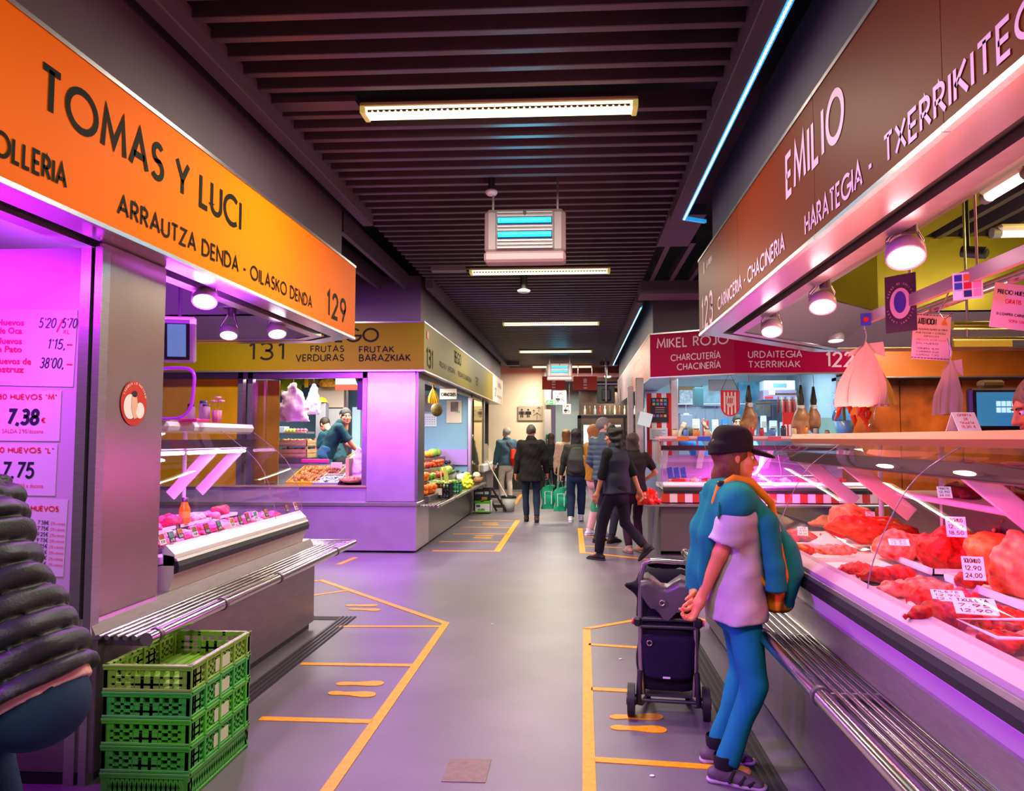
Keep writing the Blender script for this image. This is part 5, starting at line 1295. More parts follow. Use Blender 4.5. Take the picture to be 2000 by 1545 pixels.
for y, lb in ((3.55, 'bare hook on the flat bar beside the brown poster'), (2.6, 'bare hook on the flat bar by the card stickers')):
    hook(1.72, y, p.z, lb)
BAGP = mat('pink white film', '#d2b4a6', .35, alpha=.93, bump=(8, .3), stretch=(6, 6, 1)); BAGY = mat('yellowish film', '#c4a23a', .35, alpha=.93, bump=(8, .3), stretch=(6, 6, 1))
def bag_stack(c, w, h, n, label, yel=(3,), open_=1.0, skew=0.0):
    """flat carrier bags bunched on a hook: narrow at the tied top, fanned out below"""
    t = thing('carrier_bags', label, 'bags', c); c = V(c)
    for k in range(n):
        f = (k / max(n - 1, 1) - .5); y = c.y + (k - n / 2) * .008; P = []
        for j in range(9):
            v = j / 8; wd = w * (.10 + .9 * min(1, v * 1.5) ** .8) * (.62 if k else 1.0); cx = c.x + f * w * .5 * v * open_ + skew * v
            row = []
            for i in range(9):
                u = i / 8 - .5; row.append(V((cx + u * wd, y + .012 * math.sin(u * 18 + k) * v, c.z - h * v - (.05 * h * u * (1 if k % 2 else -1) if j == 8 else 0) + .03 * h * math.cos(u * 6) * (1 - v))))
            P.append(row)
        o = MB().sheet(P).build('bag', BAGY if k in yel else BAGP, t)
    mm = MB()
    for s in (-1, 1): mm.add([c + V((0, -.01, .0)), c + V((s * .1 * w / .3, -.03, -.02 + .03 * s)), c + V((s * .11 * w / .3, -.03, -.08)), c + V((s * .02, -.02, -.05))], [(0, 1, 2, 3)])
    mm.build('knot', BAGP, t)
    MB().tube([c + V((0, 0, -.03)), c + V((.015, 0, .05)), c + V((0, 0, .12))], .004, 5).build('hook', CHROME, t)
c = at(1688, 672, X=1.72); bag_stack((1.72, c.y, c.z), .30, .37, 7, 'fanned bunch of pink and yellow carrier bags hanging from the flat bar', (5, 6), skew=.03)
c = at(1806, 716, X=1.9); bag_stack((1.9, 3.9, c.z), .155, .27, 6, 'narrow bunch of pale carrier bags hanging from the round rail', (4, 5), .7, skew=-.0)
def hung(px0, py0, px1, py1, X, m, label, name='hanging_notice', cat='notice', lines=(), yaw=0.25, shear=0.0):
    a = at((px0 + px1) / 2, (py0 + py1) / 2, X=X); s = a.y / F; w = (px1 - px0) * s / math.cos(yaw); h = (py1 - py0) * s
    t = thing(name, label, cat, (a.x, a.y, a.z - h / 2)); M = Matrix.Translation(a) @ Matrix.Rotation(-yaw, 4, 'Z') @ Matrix.Rotation(shear, 4, 'Y')
    sh_ = MB().obox(M, w, .004, h).build('sheet', m, t)
    R = M.to_3x3() @ V((1, 0, 0)); U = M.to_3x3() @ V((0, 0, 1)); N = R.cross(U) ; N = -N if N.y > 0 else N; O = a + N * .004
    for s_, x, y, hh, ww, mm_ in lines: text(MB(), s_, O + R * (x - .5) * w + U * (.5 - y) * h, R, U, hh * h, width=ww * w, sw=.15).build('lettering', mm_, sh_)
    return t, O, R, U, w, h
PINKP = mat('pink lit paper', '#f4c0d2', .6)
t, O, R, U, w, h = hung(1785, 614, 1852, 702, 1.9, PINKP, 'pink notice headed ATENCION hanging from the round rail', lines=[('ATENCION', .12, .24, .14, .5, INK), ('LE ROGAMOS GUARDE SU TURNO', .08, .36, .035, .84, BLUI), ('POR FAVOR Y SI DESEA', .08, .44, .035, .8, BLUI), ('GRACIAS', .3, .51, .035, .4, BLUI), ('PRECIO POR KILO', .1, .59, .035, .8, REDI), ('SIN HUESO', .1, .67, .035, .6, BLUI), ('TERNERA 12,90', .12, .78, .035, .6, INK), ('CORDERO 10,50', .12, .85, .035, .6, INK), ('CERDO 7,90', .12, .92, .035, .6, INK)], yaw=.1, shear=.08)
mm = MB()
for k in range(12):
    for yy in (.03, .97): mm.obox(Matrix.Translation(O + R * (k / 11.5 - .48) * w + U * (.5 - yy) * h), .012, .002, .004)
mm.build('dashed_border', mat('violet ink', '#5a2a9a', .6), t)['kind'] = 'stuff'
mm = MB(); q0 = O + R * .25 * w + U * .27 * h; mm.add([q0, q0 + R * .16 * w, q0 + R * .08 * w + U * .14 * h], [(0, 1, 2)]); mm.build('warning_triangle', mat('warning orange', '#f08a10', .5), t)
hung(1942, 556, 2012, 642, 1.9, PINKP, 'pink notice about bone prices hanging at the right edge', lines=[('PRECIO HUESOS', .08, .25, .1, .84, INK), ('GRATIS', .3, .45, .1, .4, REDI), ('SI COMPRA CARNE', .12, .72, .06, .7, INK), ('SOPA 1,00', .45, .86, .06, .4, REDI)], yaw=.12, shear=.16)
t, O, R, U, w, h = hung(1740, 537, 1778, 648, 1.68, mat('brown poster', '#3d2018', .5), 'brown poster with a pale seal and blue bull head on the flat bar', 'hanging_poster', 'poster', yaw=.9)
def disc2(O, R, U, a, b, n=22): return MB().add([O + R * a * math.cos(6.2832 * k / n) + U * b * math.sin(6.2832 * k / n) for k in range(n)], [list(range(n))])
N_ = R.cross(U); N_ = -N_ if N_.y > 0 else N_
disc2(O, R, U, w * .34, h * .27).build('seal', mat('seal pink', '#d8a8a8', .5), t)
disc2(O + N_ * .002 + U * h * .02, R, U, w * .2, h * .19).build('emblem', mat('seal blue', '#3a2a8a', .5), t)
mm = MB()
for s_, rr, a0, a1 in (('CARNE DE CALIDAD', .36, 160, 20), ('EUSKAL TXULETA', .36, 200, 340)):
    for i, chh in enumerate(s_):
        a_ = R_(a0 + (a1 - a0) * i / (len(s_) - 1)); chh != ' ' and letters(chh, O + R * w * .40 * math.cos(a_) + U * h * .33 * math.sin(a_), R * math.sin(a_) - U * math.cos(a_), R * math.cos(a_) + U * math.sin(a_), h * .035, mat('pale brown print', '#c89a80', .5), t, sw=.2)
t, O, R, U, w, h = hung(1868, 532, 1912, 584, 1.7, PAPER, 'bank card stickers plate on the flat bar', 'card_plate', 'sign', yaw=.5)
N_ = R.cross(U); N_ = -N_ if N_.y > 0 else N_
for i, cc in enumerate(['#2a3aa0', '#d86a2a', '#e8e0e8', '#2a50b0', '#c81e2a', '#e890b0', '#f0f0f8', '#2a2a6a', '#e0a0c0']):
    q0 = O + N_ * .001 + R * ((i % 3) - 1) * w * .31 + U * (1 - i // 3) * h * .3
    MB().add([q0 - R * w * .13 - U * h * .12, q0 + R * w * .13 - U * h * .12, q0 + R * w * .13 + U * h * .12, q0 - R * w * .13 + U * h * .12], [(0, 1, 2, 3)]).build('sticker', mat('card ' + cc, cc, .5), t)
t, O, R, U, w, h = hung(1682, 612, 1700, 636, 1.68, mat('blue card', '#3a4ab0', .5), 'small blue and red card plate at the end of the flat bar', 'card_plate', 'sign', yaw=.3)
N_ = R.cross(U); N_ = -N_ if N_.y > 0 else N_
disc2(O + N_ * .001, R, U, w * .25, h * .2).build('dot', RED, t)
p = at(1917, 668, Y=7.55); MB_ = MB().box(p.x - .28, p.x + .28, 7.52, 7.56, p.z - .05, p.z + .05); solo(MB_, 'yellow_label', mat('yellow label', '#e8b83a', .5), 'plain yellow label strip at the back of the butcher canopy', 'label')
# ------------------------------------------------------------------ goods of the poultry case on the left
ORD = ['first', 'second', 'third', 'fourth', 'fifth', 'sixth', 'seventh', 'eighth', 'ninth', 'tenth', 'eleventh', 'twelfth', 'thirteenth', 'fourteenth', 'fifteenth', 'sixteenth']
DT = mat('dark goods tray', '#241c2a', .35)
for k in range(5):
    y = 4.06 + k * .37; tray(-2.70, -2.34, y, y + .33, .905, '%s dark tray from the near end in the violet poultry case' % ORD[k].capitalize(), DT)
for k in range(4):
    y = 4.1 + k * .46; tray(-3.1, -2.74, y, y + .42, .925, '%s white tray from the near end, back row of the poultry case' % ORD[k].capitalize())
rs = random.Random(11)
for row, (u, z, n, rr) in enumerate([(.20, .915, 11, .062), (.36, .915, 10, .066), (.62, .94, 9, .08)]):
    nm = ('front', 'middle', 'back')[row]
    for k in range(n):
        y = 4.10 + 1.76 * (k + .5) / n; r = (rr * rs.uniform(.75, 1.0), rr * rs.uniform(.85, 1.15), rr * rs.uniform(.32, .6))
        meat((-2.2 - u + rs.uniform(-.02, .02), y, z), r, 100 + row * 20 + k, PINKM[rs.randrange(4)], '%s poultry piece from the near end, %s row of the violet case' % (ORD[k].capitalize(), nm), 'poultry_piece', rz=rs.uniform(0, 3), fold=rs.choice([0, .003]))
bc = at(360, 1022, Z=.955)
bt = thing('juice_bottle', 'orange juice bottle with a dark cap in the poultry case', 'bottle', bc)
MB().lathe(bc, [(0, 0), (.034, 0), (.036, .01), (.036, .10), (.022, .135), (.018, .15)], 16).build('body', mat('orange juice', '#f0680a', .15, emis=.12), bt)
MB().lathe(bc, [(.021, .15), (.021, .178), (0, .18)], 14).build('cap', mat('dark cap', '#2a1426', .4), bt)
MB().lathe(bc, [(.0366, .04), (.0366, .085)], 16).build('paper_label', mat('orange label', '#f59a2a', .5), bt)
for k, (px, py) in enumerate([(323, 1058), (342, 1054), (358, 1046), (386, 1042), (410, 1036), (434, 1030), (459, 1024), (475, 1019), (489, 1014), (504, 1010), (525, 1004), (565, 995), (582, 990)]):
    c = at(px, py + 5, X=-2.232); t = thing('label_card', '%s picture price card from the near end along the poultry case glass' % ORD[k].capitalize(), 'card', c)
    M = Matrix.Translation(c + V((-.02, 0, .028))) @ Matrix.Rotation(-.35, 4, 'Y'); s = c.y / F
    MB().obox(M, .003, .058, .062).build('card', mat('dark card', '#2c2a30', .5) if k % 3 else PAPER, t)
    MB().obox(M @ Matrix.Translation((.002, 0, .012)), .001, .05, .03).build('picture', mat('card picture %d' % (k % 4), ['#a83a28', '#5a8a8a', '#c87a3a', '#8a5a4a'][k % 4], .5, noise=(60, .5)), t)
    mm = MB(); text(mm, ['8,50', '6,95', '12,40', '4,80'][k % 4], M @ V((.0022, -.02, -.024)), (0, 1, 0), M.to_3x3() @ V((0, 0, 1)), .016, width=.04, sw=.2); mm.build('lettering', PAPER if k % 3 else INK, t)
# on the slab: mirror ring, jars, flowers
PKT = mat('pink glass tray', '#e02890', .3)
c = at(384, 822, Z=1.668); tr = MB().box(c.x - .09, c.x + .05, c.y - .09, c.y + .09, 1.66, 1.68, 0, .004); solo(tr, 'glass_tray', PKT, 'pink tray with jars on top of the poultry case', 'tray')
def jar(px, top, lid, label, r=.028, dy=0):
    c = at(px, 817, Z=1.69); c.y += dy; c.z = 1.681; h = (817 - top) * c.y / F; t = thing('jar', label, 'jar', c)
    MB().lathe(c, [(0, 0), (r, 0), (r, h * .75), (r * .8, h * .86), (r * .8, h * .9)], 14).build('glass', mat('milky jar', '#d8b0d8', .2, alpha=.8), t)
    MB().lathe(c, [(r * .86, h * .86), (r * .86, h), (0, h)], 14).build('lid', mat('lid ' + lid, lid, .35), t)
jar(373, 786, '#3a2a4a', 'left glass jar with dark lid on the pink tray'); jar(388, 779, '#2a3a7a', 'taller jar with blue lid behind, on the pink tray', dy=.06); jar(402, 786, '#4a3a4a', 'right glass jar with dark lid on the pink tray')
c = at(423, 817, Z=1.69); c.z = 1.66; t = thing('flower_pot', 'striped pink pot with small pink flowers on the poultry case', 'flowers', c)
MB().lathe(c, [(0, 0), (.028, 0), (.034, .085), (.03, .085), (.028, .07), (0, .07)], 14).build('pot', mat('striped pot', '#e878a8', .4, noise=(60, .4), stretch=(1, 1, .01)), t)
for k, (dx, dz) in enumerate(((-.02, .15), (.01, .175), (.035, .15))):
    MB().tube([c + V((dx * .2, 0, .07)), c + V((dx, 0, dz))], .003, 5).build('stem', mat('flower stem', '#b8b030', .5), t)
    mm = MB()
    for q in range(6): mm.ell(c + V((dx + .012 * math.cos(q), .012 * math.sin(q), dz)), (.012, .012, .009), 0, 7, 5)
    mm.build('blossom', mat('pink blossom', '#f0a0c8', .5), t)
c0 = at(330, 768, X=-2.62); mr = thing('tabletop_mirror', 'purple rimmed round-cornered mirror beside the steel pillar', 'mirror', (c0.x, c0.y, 1.66))
w, h = .15, .165; pts = []
for k in range(28):
    a_ = 6.2832 * k / 28; e = .55; ca, sa = math.cos(a_), math.sin(a_)
    pts.append((c0.x + w * math.copysign(abs(ca) ** e, ca) + .03 * sa, c0.y + .02, c0.z + h * math.copysign(abs(sa) ** e, sa)))
MB().tube(pts, .011, 8, closed=True).build('rim', mat('purple rim', '#b030e0', .25, emis=.25), mr)
MB().add([p for p in pts], [list(range(28))]).build('glass', glass_mat('mirror glass', (.75, .6, .5), 1.2), mr)
MB().cyl((c0.x, c0.y + .02, 1.66), (c0.x, c0.y + .02, c0.z - h), .01, n=8).cyl((c0.x, c0.y, 1.66), (c0.x, c0.y, 1.668), .06, n=16).build('stand', STEEL, mr)
# scale screen hanging by the pillar
a = at(318, 708, Y=4.7); b = at(378, 618, Y=4.7)
t = thing('scale_screen', 'grey framed hanging screen behind the steel pillar', 'screen', ((a.x + b.x) / 2, 4.72, a.z)); M = Matrix.Translation(((a.x + b.x) / 2, 4.72, (a.z + b.z) / 2)) @ Matrix.Rotation(.25, 4, 'Z') @ Matrix.Rotation(.1, 4, 'X'); w, h = b.x - a.x, b.z - a.z
MB().obox(M, w, .05, h, 0, .012).build('frame', mat('screen frame', '#b9a2bb', .4), t)
MB().obox(M @ Matrix.Translation((-.01, -.026, .0)), w - .045, .004, h - .04).build('bezel', BLACKP, t)
MB().obox(M @ Matrix.Translation((-.012, -.029, -.005)), w - .085, .004, h - .09).build('screen', mat('bluish screen', '#3a5a8a', .2, emis=.5, ecol='#6a86b8', noise=(4, .5)), t)
MB().cyl((M @ V((0, 0, h / 2))), (M @ V((0, 0, h / 2)))[:2] + (2.62,), .012, n=8).build('hanger', BLACKP, t)
# work bench behind the poultry case
bk = thing('back_bench', 'dark bench with wrapped parcels behind the poultry case', 'counter', (-4, 5, 0))
MB().box(-4.6, -3.9, 3.4, 6.3, 0, .9).build('bench', STEELD, bk)

# ------------------------------------------------------------------ fruit stall: table behind the front window
def pbox(px0, py0, px1, py1, Y, dep, name, m, label, cat, bev=.006, group=None):
    a = at(px0, py1, Y=Y); b = at(px1, py0, Y=Y)
    return solo(MB().box(a.x, b.x, Y, Y + dep, a.z, b.z, 0, bev), name, m, label, cat, group)
tb2 = thing('produce_table', 'sloping produce table behind the fruit stall window', 'table', (-3.9, 10.7, 0))
MB().prism([(-6.0, 10.16, .80), (-6.0, 11.0, .80), (-6.0, 11.0, 1.12), (-6.0, 10.16, .88)], (3.1, 0, 0)).build('top', STEELD, tb2)
MB().box(-6.0, -2.9, 11.0, 11.05, .5, 1.16).build('rear_rail', VIO, tb2)
def flat_tray(px0, px1, y0, y1, label, rim, fill, n, r, seed, cat='tray', shape='nut'):
    """open tray on the sloped table with a heap of loose goods"""
    z0, z1 = .88 + (y0 - 10.16) * .286, .88 + (y1 - 10.16) * .286
    xa, xb = at(px0, 900, Y=y0).x, at(px1, 900, Y=y0).x; t = thing('tray', label, cat, ((xa + xb) / 2, (y0 + y1) / 2, z0))
    M = Matrix.Translation(((xa + xb) / 2, (y0 + y1) / 2, (z0 + z1) / 2 + .008)) @ Matrix.Rotation(.278, 4, 'X'); w, d = xb - xa, (y1 - y0) * 1.04
    MB().obox(M, w, d, .008).build('base', rim, t)
    mm = MB()
    for s in (-1, 1): mm.obox(M @ Matrix.Translation((s * w / 2, 0, .02)), .012, d, .05).obox(M @ Matrix.Translation((0, s * d / 2, .02)), w, .012, .05)
    mm.build('rim', rim, t)
    rs = random.Random(seed); mm = MB()
    for k in range(n):
        x, y = rs.uniform(-.46, .46), rs.uniform(-.46, .46); hgt = .02 + .03 * (1 - (2 * x) ** 2) * (1 - (2 * y) ** 2)
        rr = r if shape == 'nut' else (r * 2.6, r * .5, r * .4)
        mm.ell(M @ V((x * w, y * d, hgt)), rr, 0, 6, 4, (M @ Matrix.Rotation(rs.uniform(-.5, .5), 4, 'Z')).to_3x3())
    o = mm.build('loose_goods', fill, t); o['kind'] = 'stuff'
YT = mat('yellow tray', '#c9a80a', .4); WT = mat('worn wood', '#b99462', .6, noise=(9, .2))
flat_tray(560, 622, 10.2, 10.9, 'yellow tray of orange mussels behind the fruit stall window', YT, mat('mussels', '#b9822e', .5, noise=(20, .4)), 90, .03, 1)
flat_tray(626, 662, 10.55, 10.9, 'wooden tray of brown nuts in the middle of the window table', WT, mat('brown nuts', '#8a4a2a', .5, noise=(20, .4)), 110, .018, 2)
flat_tray(612, 660, 10.18, 10.5, 'tray of silver sardines in the window table', mat('grey tray', '#8f8a90', .4), mat('sardine', '#b8c8d8', .2, .6, noise=(14, .3)), 80, .022, 3, shape='fish')
bc = at(688, 950, Y=10.3); bc.z = .93
t = thing('wicker_basket', 'round wicker basket of peanuts at the right of the window table', 'basket', bc)
MB().lathe(bc, [(0, 0), (.13, 0), (.19, .06), (.175, .06), (.13, .02)], 20).build('bowl', mat('wicker', '#b98a5a', .7, noise=(30, .3), bump=(60, .6)), t)
mm = MB(); rs = random.Random(5)
for k in range(90):
    a_, q = rs.uniform(0, 6.28), rs.uniform(0, .16); mm.ell(bc + V((q * math.cos(a_), q * math.sin(a_), .06 + .02 * (1 - q / .16))), .017, 0, 6, 4)
mm.build('peanuts', mat('peanuts', '#c99a70', .6, noise=(30, .25)), t)['kind'] = 'stuff'
pbox(588, 897, 640, 904, 10.95, .08, 'carton', mat('magenta carton', '#c0287a', .5), 'flat magenta carton at the back of the window table', 'box')
pbox(646, 903, 668, 920, 10.75, .006, 'price_notice', mat('orange paper', '#f0c8a0', .6), 'orange price paper standing in the window table', 'notice')
pbox(674, 895, 682, 935, 10.4, .3, 'carton', mat('tan card', '#c0a070', .7), 'tan box side beside the plastic bag in the window table', 'box')
def plastic_bag(c, w, h, d, label, m, seed, name='plastic_bag', cat='bag', hang=0):
    """a filled or limp carrier bag: crumpled lump pulled up to a gathered top"""
    s = SDF((-w * .8, -d, -.02), (w * .8, d, h + .03), max(w, h) / 26)
    s.loft([((0, 0, h * .06), w * .46, d * .42), ((0, 0, h * .35), w * .5, d * .46), ((w * .03, 0, h * .7), w * .30, d * .25), ((w * .05, 0, h * .97), w * .12 + .01, d * .10 + .008)], (1, 0, 0), .03)
    s.disp(wob(seed, w * .05, 20 / w)); s.disp(wob(seed + 1, w * .02, 60 / w))
    v, f = s.mesh(); o = arrobj(name, [(v, f, 0)], m); o.location = c; return tag(o, label, cat)
FILM = mat('white film', '#efeae8', .3, alpha=.9, bump=(20, .4))
plastic_bag(at(697, 935, Y=10.65), .32, .42, .25, 'white plastic bag of produce right of the basket in the window', FILM, 21)
def bananas(c, n, L, label, m, up=V((0, 0, 1)), seed=1, spread=.9):
    t = thing('banana_bunch', label, 'bananas', c); c = V(c)
    for k in range(n):
        a_ = (k / max(n - 1, 1) - .5) * 2 * spread; dx = V((math.sin(a_), .25 * math.cos(a_ * 2) - (.12 if k % 2 else 0), 0)); pts = []
        for j in range(6):
            v = j / 5; pts.append(c + dx * L * .55 * math.sin(v * 1.5) - up * L * v * (.98 - .15 * abs(a_)))
        MB().tube(pts, [.008, .016, .02, .02, .016, .006], 7).build('banana', m, t)
    MB().cyl(c - up * .01, c + up * .05, .014, n=8).build('stem', mat('banana stem', '#8a7a2a', .6), t)
BANY = mat('ripe banana', '#e0a81a', .45, noise=(14, .2)); BANG = mat('green banana', '#a8b82a', .45, noise=(10, .2))
bananas(at(706, 882, Y=10.75), 7, .20, 'green yellow bananas on top of the plastic bag in the window', BANG, V((.75, 0, .5)))
# back of the fruit stall
for a in [
    (545, 735, 588, 768, 14.2, .06, 'hanging_poster', mat('yellow green poster', '#e0d81a', .5, noise=(5, .3), col2='#3a9a3a'), 'yellow and green poster at the back of the fruit stall', 'poster'),
    (590, 731, 622, 752, 14.0, .3, 'carton', mat('brown card', '#9a7a52', .7), 'brown carton on the upper shelf of the fruit stall', 'box'),
    (622, 731, 648, 752, 14.0, .3, 'carton', mat('brown card b', '#83664a', .7), 'darker carton beside it on the upper shelf of the fruit stall', 'box'),
    (614, 756, 672, 796, 14.1, .3, 'polystyrene_box', mat('cream box', '#ead8bc', .6), 'upper cream box at the back of the fruit stall', 'box'),
    (618, 798, 674, 838, 14.05, .3, 'polystyrene_box', mat('cool cream box', '#d8d8d8', .6), 'lower pale box at the back of the fruit stall', 'box'),
    (673, 757, 681, 930, 14.0, .1, 'steel_upright', STEELD, 'steel upright at the back of the fruit stall', 'post'),
    (686, 795, 704, 925, 14.1, .2, 'fridge_door', mat('pale blue door', '#a8d0e0', .4), 'pale blue fridge door at the back of the fruit stall', 'door'),
    (697, 700, 716, 800, 10.6, .2, 'hanging_box', mat('dark violet box', '#4a3a5a', .4), 'dark hanging box at the right of the fruit stall window', 'scale'),
    (544, 843, 598, 848, 11.9, .4, 'wall_shelf', STEEL, 'steel shelf with greens at the back left of the fruit stall', 'shelf'),
    (543, 833, 556, 846, 11.9, .2, 'plastic_tub', mat('pale blue tub', '#b8d0e8', .4), 'pale blue tub on the steel shelf in the fruit stall', 'tub'),
    (594, 738, 602, 757, 13.9, .02, 'hanging_label', mat('yellow tag', '#f0c010', .5), 'small yellow tag hanging at the back of the fruit stall', 'label')]:
    pbox(*a)
a = at(655, 762, Y=11.6); b = at(711, 734, Y=11.6)
t = thing('striped_awning', 'red and white awning panel inside the fruit stall window', 'awning', ((a.x + b.x) / 2, 11.6, a.z))
hh = b.z - a.z
MB().prism([(a.x, 11.6, a.z), (b.x - .06, 11.6, a.z), (b.x - .12, 11.6, a.z + hh * .42), (a.x, 11.6, a.z + hh * .42)], (0, .03, 0)).build('red_band', mat('awning red', '#d83a1a', .6), t)
MB().tube([(a.x + .1, 11.615, b.z - .02), (a.x + .1, 11.615, 2.76)], .006, 5).build('cord', CHROME, t)
MB().prism([(a.x, 11.6, a.z + hh * .42), (b.x - .12, 11.6, a.z + hh * .42), (b.x - .17, 11.6, b.z), (a.x, 11.6, b.z)], (0, .03, 0)).build('white_band', mat('awning white', '#e8eef6', .6), t)
plastic_bag(at(571, 822, Y=11.3), .48, .58, .26, 'pinkish carrier bag hanging at the left in the fruit stall window', mat('pink film', '#e6c4c8', .35, alpha=.95, bump=(14, .3)), 31, name='hanging_bag')
plastic_bag(at(611, 808, Y=11.6), .24, .46, .2, 'smaller white carrier bag hanging beside the pinkish one', mat('blue white film', '#d8d4e6', .35, alpha=.95, bump=(14, .3)), 33, name='hanging_bag')
for px, z1 in ((571, 749), (611, 752)):
    p = at(px, z1, Y=11.3 if px < 600 else 11.6); solo(MB().tube([p + V((0, .0, -.22)), p + V((0, 0, -.02)), p + V((.02, 0, .04)), (p.x, p.y, 2.75)], .006, 5), 'bag_hook', CHROME, 'hook wire holding the %s carrier bag in the fruit stall' % ('pinkish' if px < 600 else 'smaller white'), 'hook')
plastic_bag(at(640, 755, Y=13.8), .34, .20, .2, 'orange net sack on the upper boxes in the fruit stall', mat('net sack', '#d8962a', .6, noise=(40, .3)), 35, name='net_sack', cat='sack')
cn = at(628, 786, Y=13.2); mm = MB().lathe(cn, [(.11, 0), (.10, .03), (.06, .08), (0, .10)], 14); solo(mm, 'lamp_shade', mat('yellow shade', '#f0c01a', .5), 'yellow cap shaped shade at the back of the fruit stall', 'lamp shade')
solo(MB().box(cn.x - .09, cn.x + .09, 13.15, 13.35, .28, cn.z - .005, 0, .01), 'weighing_scale', mat('scale grey', '#8a8a90', .4), 'grey weighing scale under the yellow shade in the fruit stall', 'scale')
def wood_crate(px0, px1, py0, py1, Y, d, label, fill, fm):
    a = at(px0, py1, Y=Y); b = at(px1, py0, Y=Y); t = thing('wooden_crate', label, 'crate', ((a.x + b.x) / 2, Y, a.z)); n = 2; h = (b.z - a.z) * .8
    for k in range(n):
        z = a.z + h * k / n
        for nm_, bx in (('slat', (a.x, b.x, Y, Y + .012)), ('slat', (a.x, b.x, Y + d - .012, Y + d)), ('slat', (a.x, a.x + .012, Y, Y + d)), ('slat', (b.x - .012, b.x, Y, Y + d))):
            MB().box(*bx, z, z + h / n * .86).build(nm_, WT, t)
    MB().box(a.x, b.x, Y, Y + d, a.z - .006, a.z + .006).build('base', WT, t)
    for x in (a.x + .02, b.x - .02):
        for y in (Y + .02, Y + d - .02): MB().box(x - .014, x + .014, y - .014, y + .014, a.z, b.z).build('corner_post', WT, t)
    rs = random.Random(px0)
    for k in range(8):
        c = V((a.x + .07 + (b.x - a.x - .14) * (k % 4) / 3, Y + (.12 if k < 4 else d - .12), a.z + h * .8)); solo(MB().ell(c, (.045, .05, .035), 0, 9, 6), fill, fm, '%s brown root from the left in the %s row of the %s wooden crate' % (ORD[k % 4].capitalize(), 'front' if k < 4 else 'rear', label.split()[0]), 'vegetable', 'roots in the wooden crates')
BRN = mat('root brown', '#a8762e', .6, noise=(10, .3))
wood_crate(540, 600, 872, 893, 11.22, .42, 'lower wooden crate of roots at the left in the fruit stall', 'root_vegetable', BRN)
wood_crate(540, 600, 856, 871, 11.22, .42, 'upper wooden crate of roots at the left in the fruit stall', 'root_vegetable', BRN)
solo(MB().box(at(535, 890, Y=11.2).x, at(602, 890, Y=11.2).x, 11.2, 11.66, 0, at(540, 894, Y=11.2).z), 'box_stand', STEELD, 'dark stand carrying the wooden crates in the fruit stall', 'stand')
for k in range(6):
    p = at(561 + k * 7, 842, Y=11.95); solo(MB().ell(p, (.05, .05, .045), 0, 9, 6), 'lettuce' if k < 3 else 'red_onion', mat('lettuce green', '#9ab83a', .6, noise=(20, .4)) if k < 3 else mat('onion red', '#a83a4a', .5), '%s %s from the left on the steel shelf in the fruit stall' % (ORD[k % 3].capitalize(), 'lettuce' if k < 3 else 'red onion'), 'vegetable')

# ------------------------------------------------------------------ corridor side of the fruit stall
stn = thing('produce_stand', 'stepped stand under the fruit on the corridor side', 'stand', (-2.6, 12.6, .64))
for k in range(4):
    MB().box(-2.30 - k * .19, -2.11 - k * .19, 10.55, 15.0, .642, .72 + k * .155).build('step', STEELD, stn)
PROD = {'orange': (mat('orange peel', '#f07808', .45, noise=(30, .1), bump=(90, .2)), (.045, .045, .043)), 'lemon': (mat('lemon yellow', '#e8c41a', .45), (.05, .04, .038)),
        'green_pepper': (mat('pepper green', '#5a8a1a', .3, noise=(6, .3)), (.05, .06, .055)), 'red_pepper': (mat('pepper red', '#c02a10', .28), (.05, .06, .055)), 'tomato': (mat('tomato', '#d04018', .3), (.045, .045, .038)),
        'cabbage': (mat('cabbage', '#8fae4a', .6, noise=(14, .4)), (.085, .085, .08)), 'cucumber': (mat('cucumber', '#2f5a1e', .45, noise=(20, .3)), (.03, .11, .03)), 'aubergine': (mat('aubergine', '#2a1a2e', .2), (.04, .09, .045)),
        'cauliflower': (mat('cauliflower', '#ece4d0', .7, noise=(30, .15), bump=(60, .8)), (.09, .09, .075)), 'squash': (mat('squash', '#d8962a', .4, noise=(5, .3)), (.07, .1, .07))}
segs = [(10.80, 11.55, ['orange', 'orange', 'lemon', 'cabbage']), (11.55, 12.15, ['lemon', 'green_pepper', 'squash', 'green_pepper']), (12.15, 12.8, ['green_pepper', 'red_pepper', 'red_pepper', 'tomato']), (12.8, 13.4, ['cucumber', 'cabbage', 'tomato', 'squash']), (13.4, 14.15, ['cauliflower', 'cucumber', 'aubergine', 'cabbage'])]
POS = ['nearest', 'second', 'third', 'fourth', 'farthest']; rs = random.Random(8)
for si, (y0, y1, ks) in enumerate(segs):
    for row in range(4):
        nm_ = ks[row]; m_, r = PROD[nm_]; n = max(2, int((y1 - y0) * 1.28 / (r[1] * 2.05)))
        for k in range(n):
            for lay in range(2 if nm_ in ('orange', 'lemon', 'tomato') else 1):
                c = V((-2.20 - row * .19 + rs.uniform(-.06, .05) + (.03 if lay else 0), 10.6 + rs.uniform(-.05, .05) + (y0 - 10.8 + (y1 - y0) * (k + .5) / n) * 1.28 + lay * r[1] * .6, .72 + row * .155 + r[2] * (1 + 1.55 * lay)))
                o = solo(MB().ell(c, [q * rs.uniform(.92, 1.06) for q in r], 0, 10, 7), nm_, m_, '%s %s%s in the %s batch, %s step of fruit stand' % (ORD[k].capitalize() if k < 16 else 'Last', 'upper ' if lay else '', nm_.replace('_', ' '), POS[si], ['lowest', 'second', 'third', 'top'][row]), 'vegetable' if nm_ not in ('orange', 'lemon') else 'fruit', '%ss on the fruit stand' % nm_.replace('_', ' '))
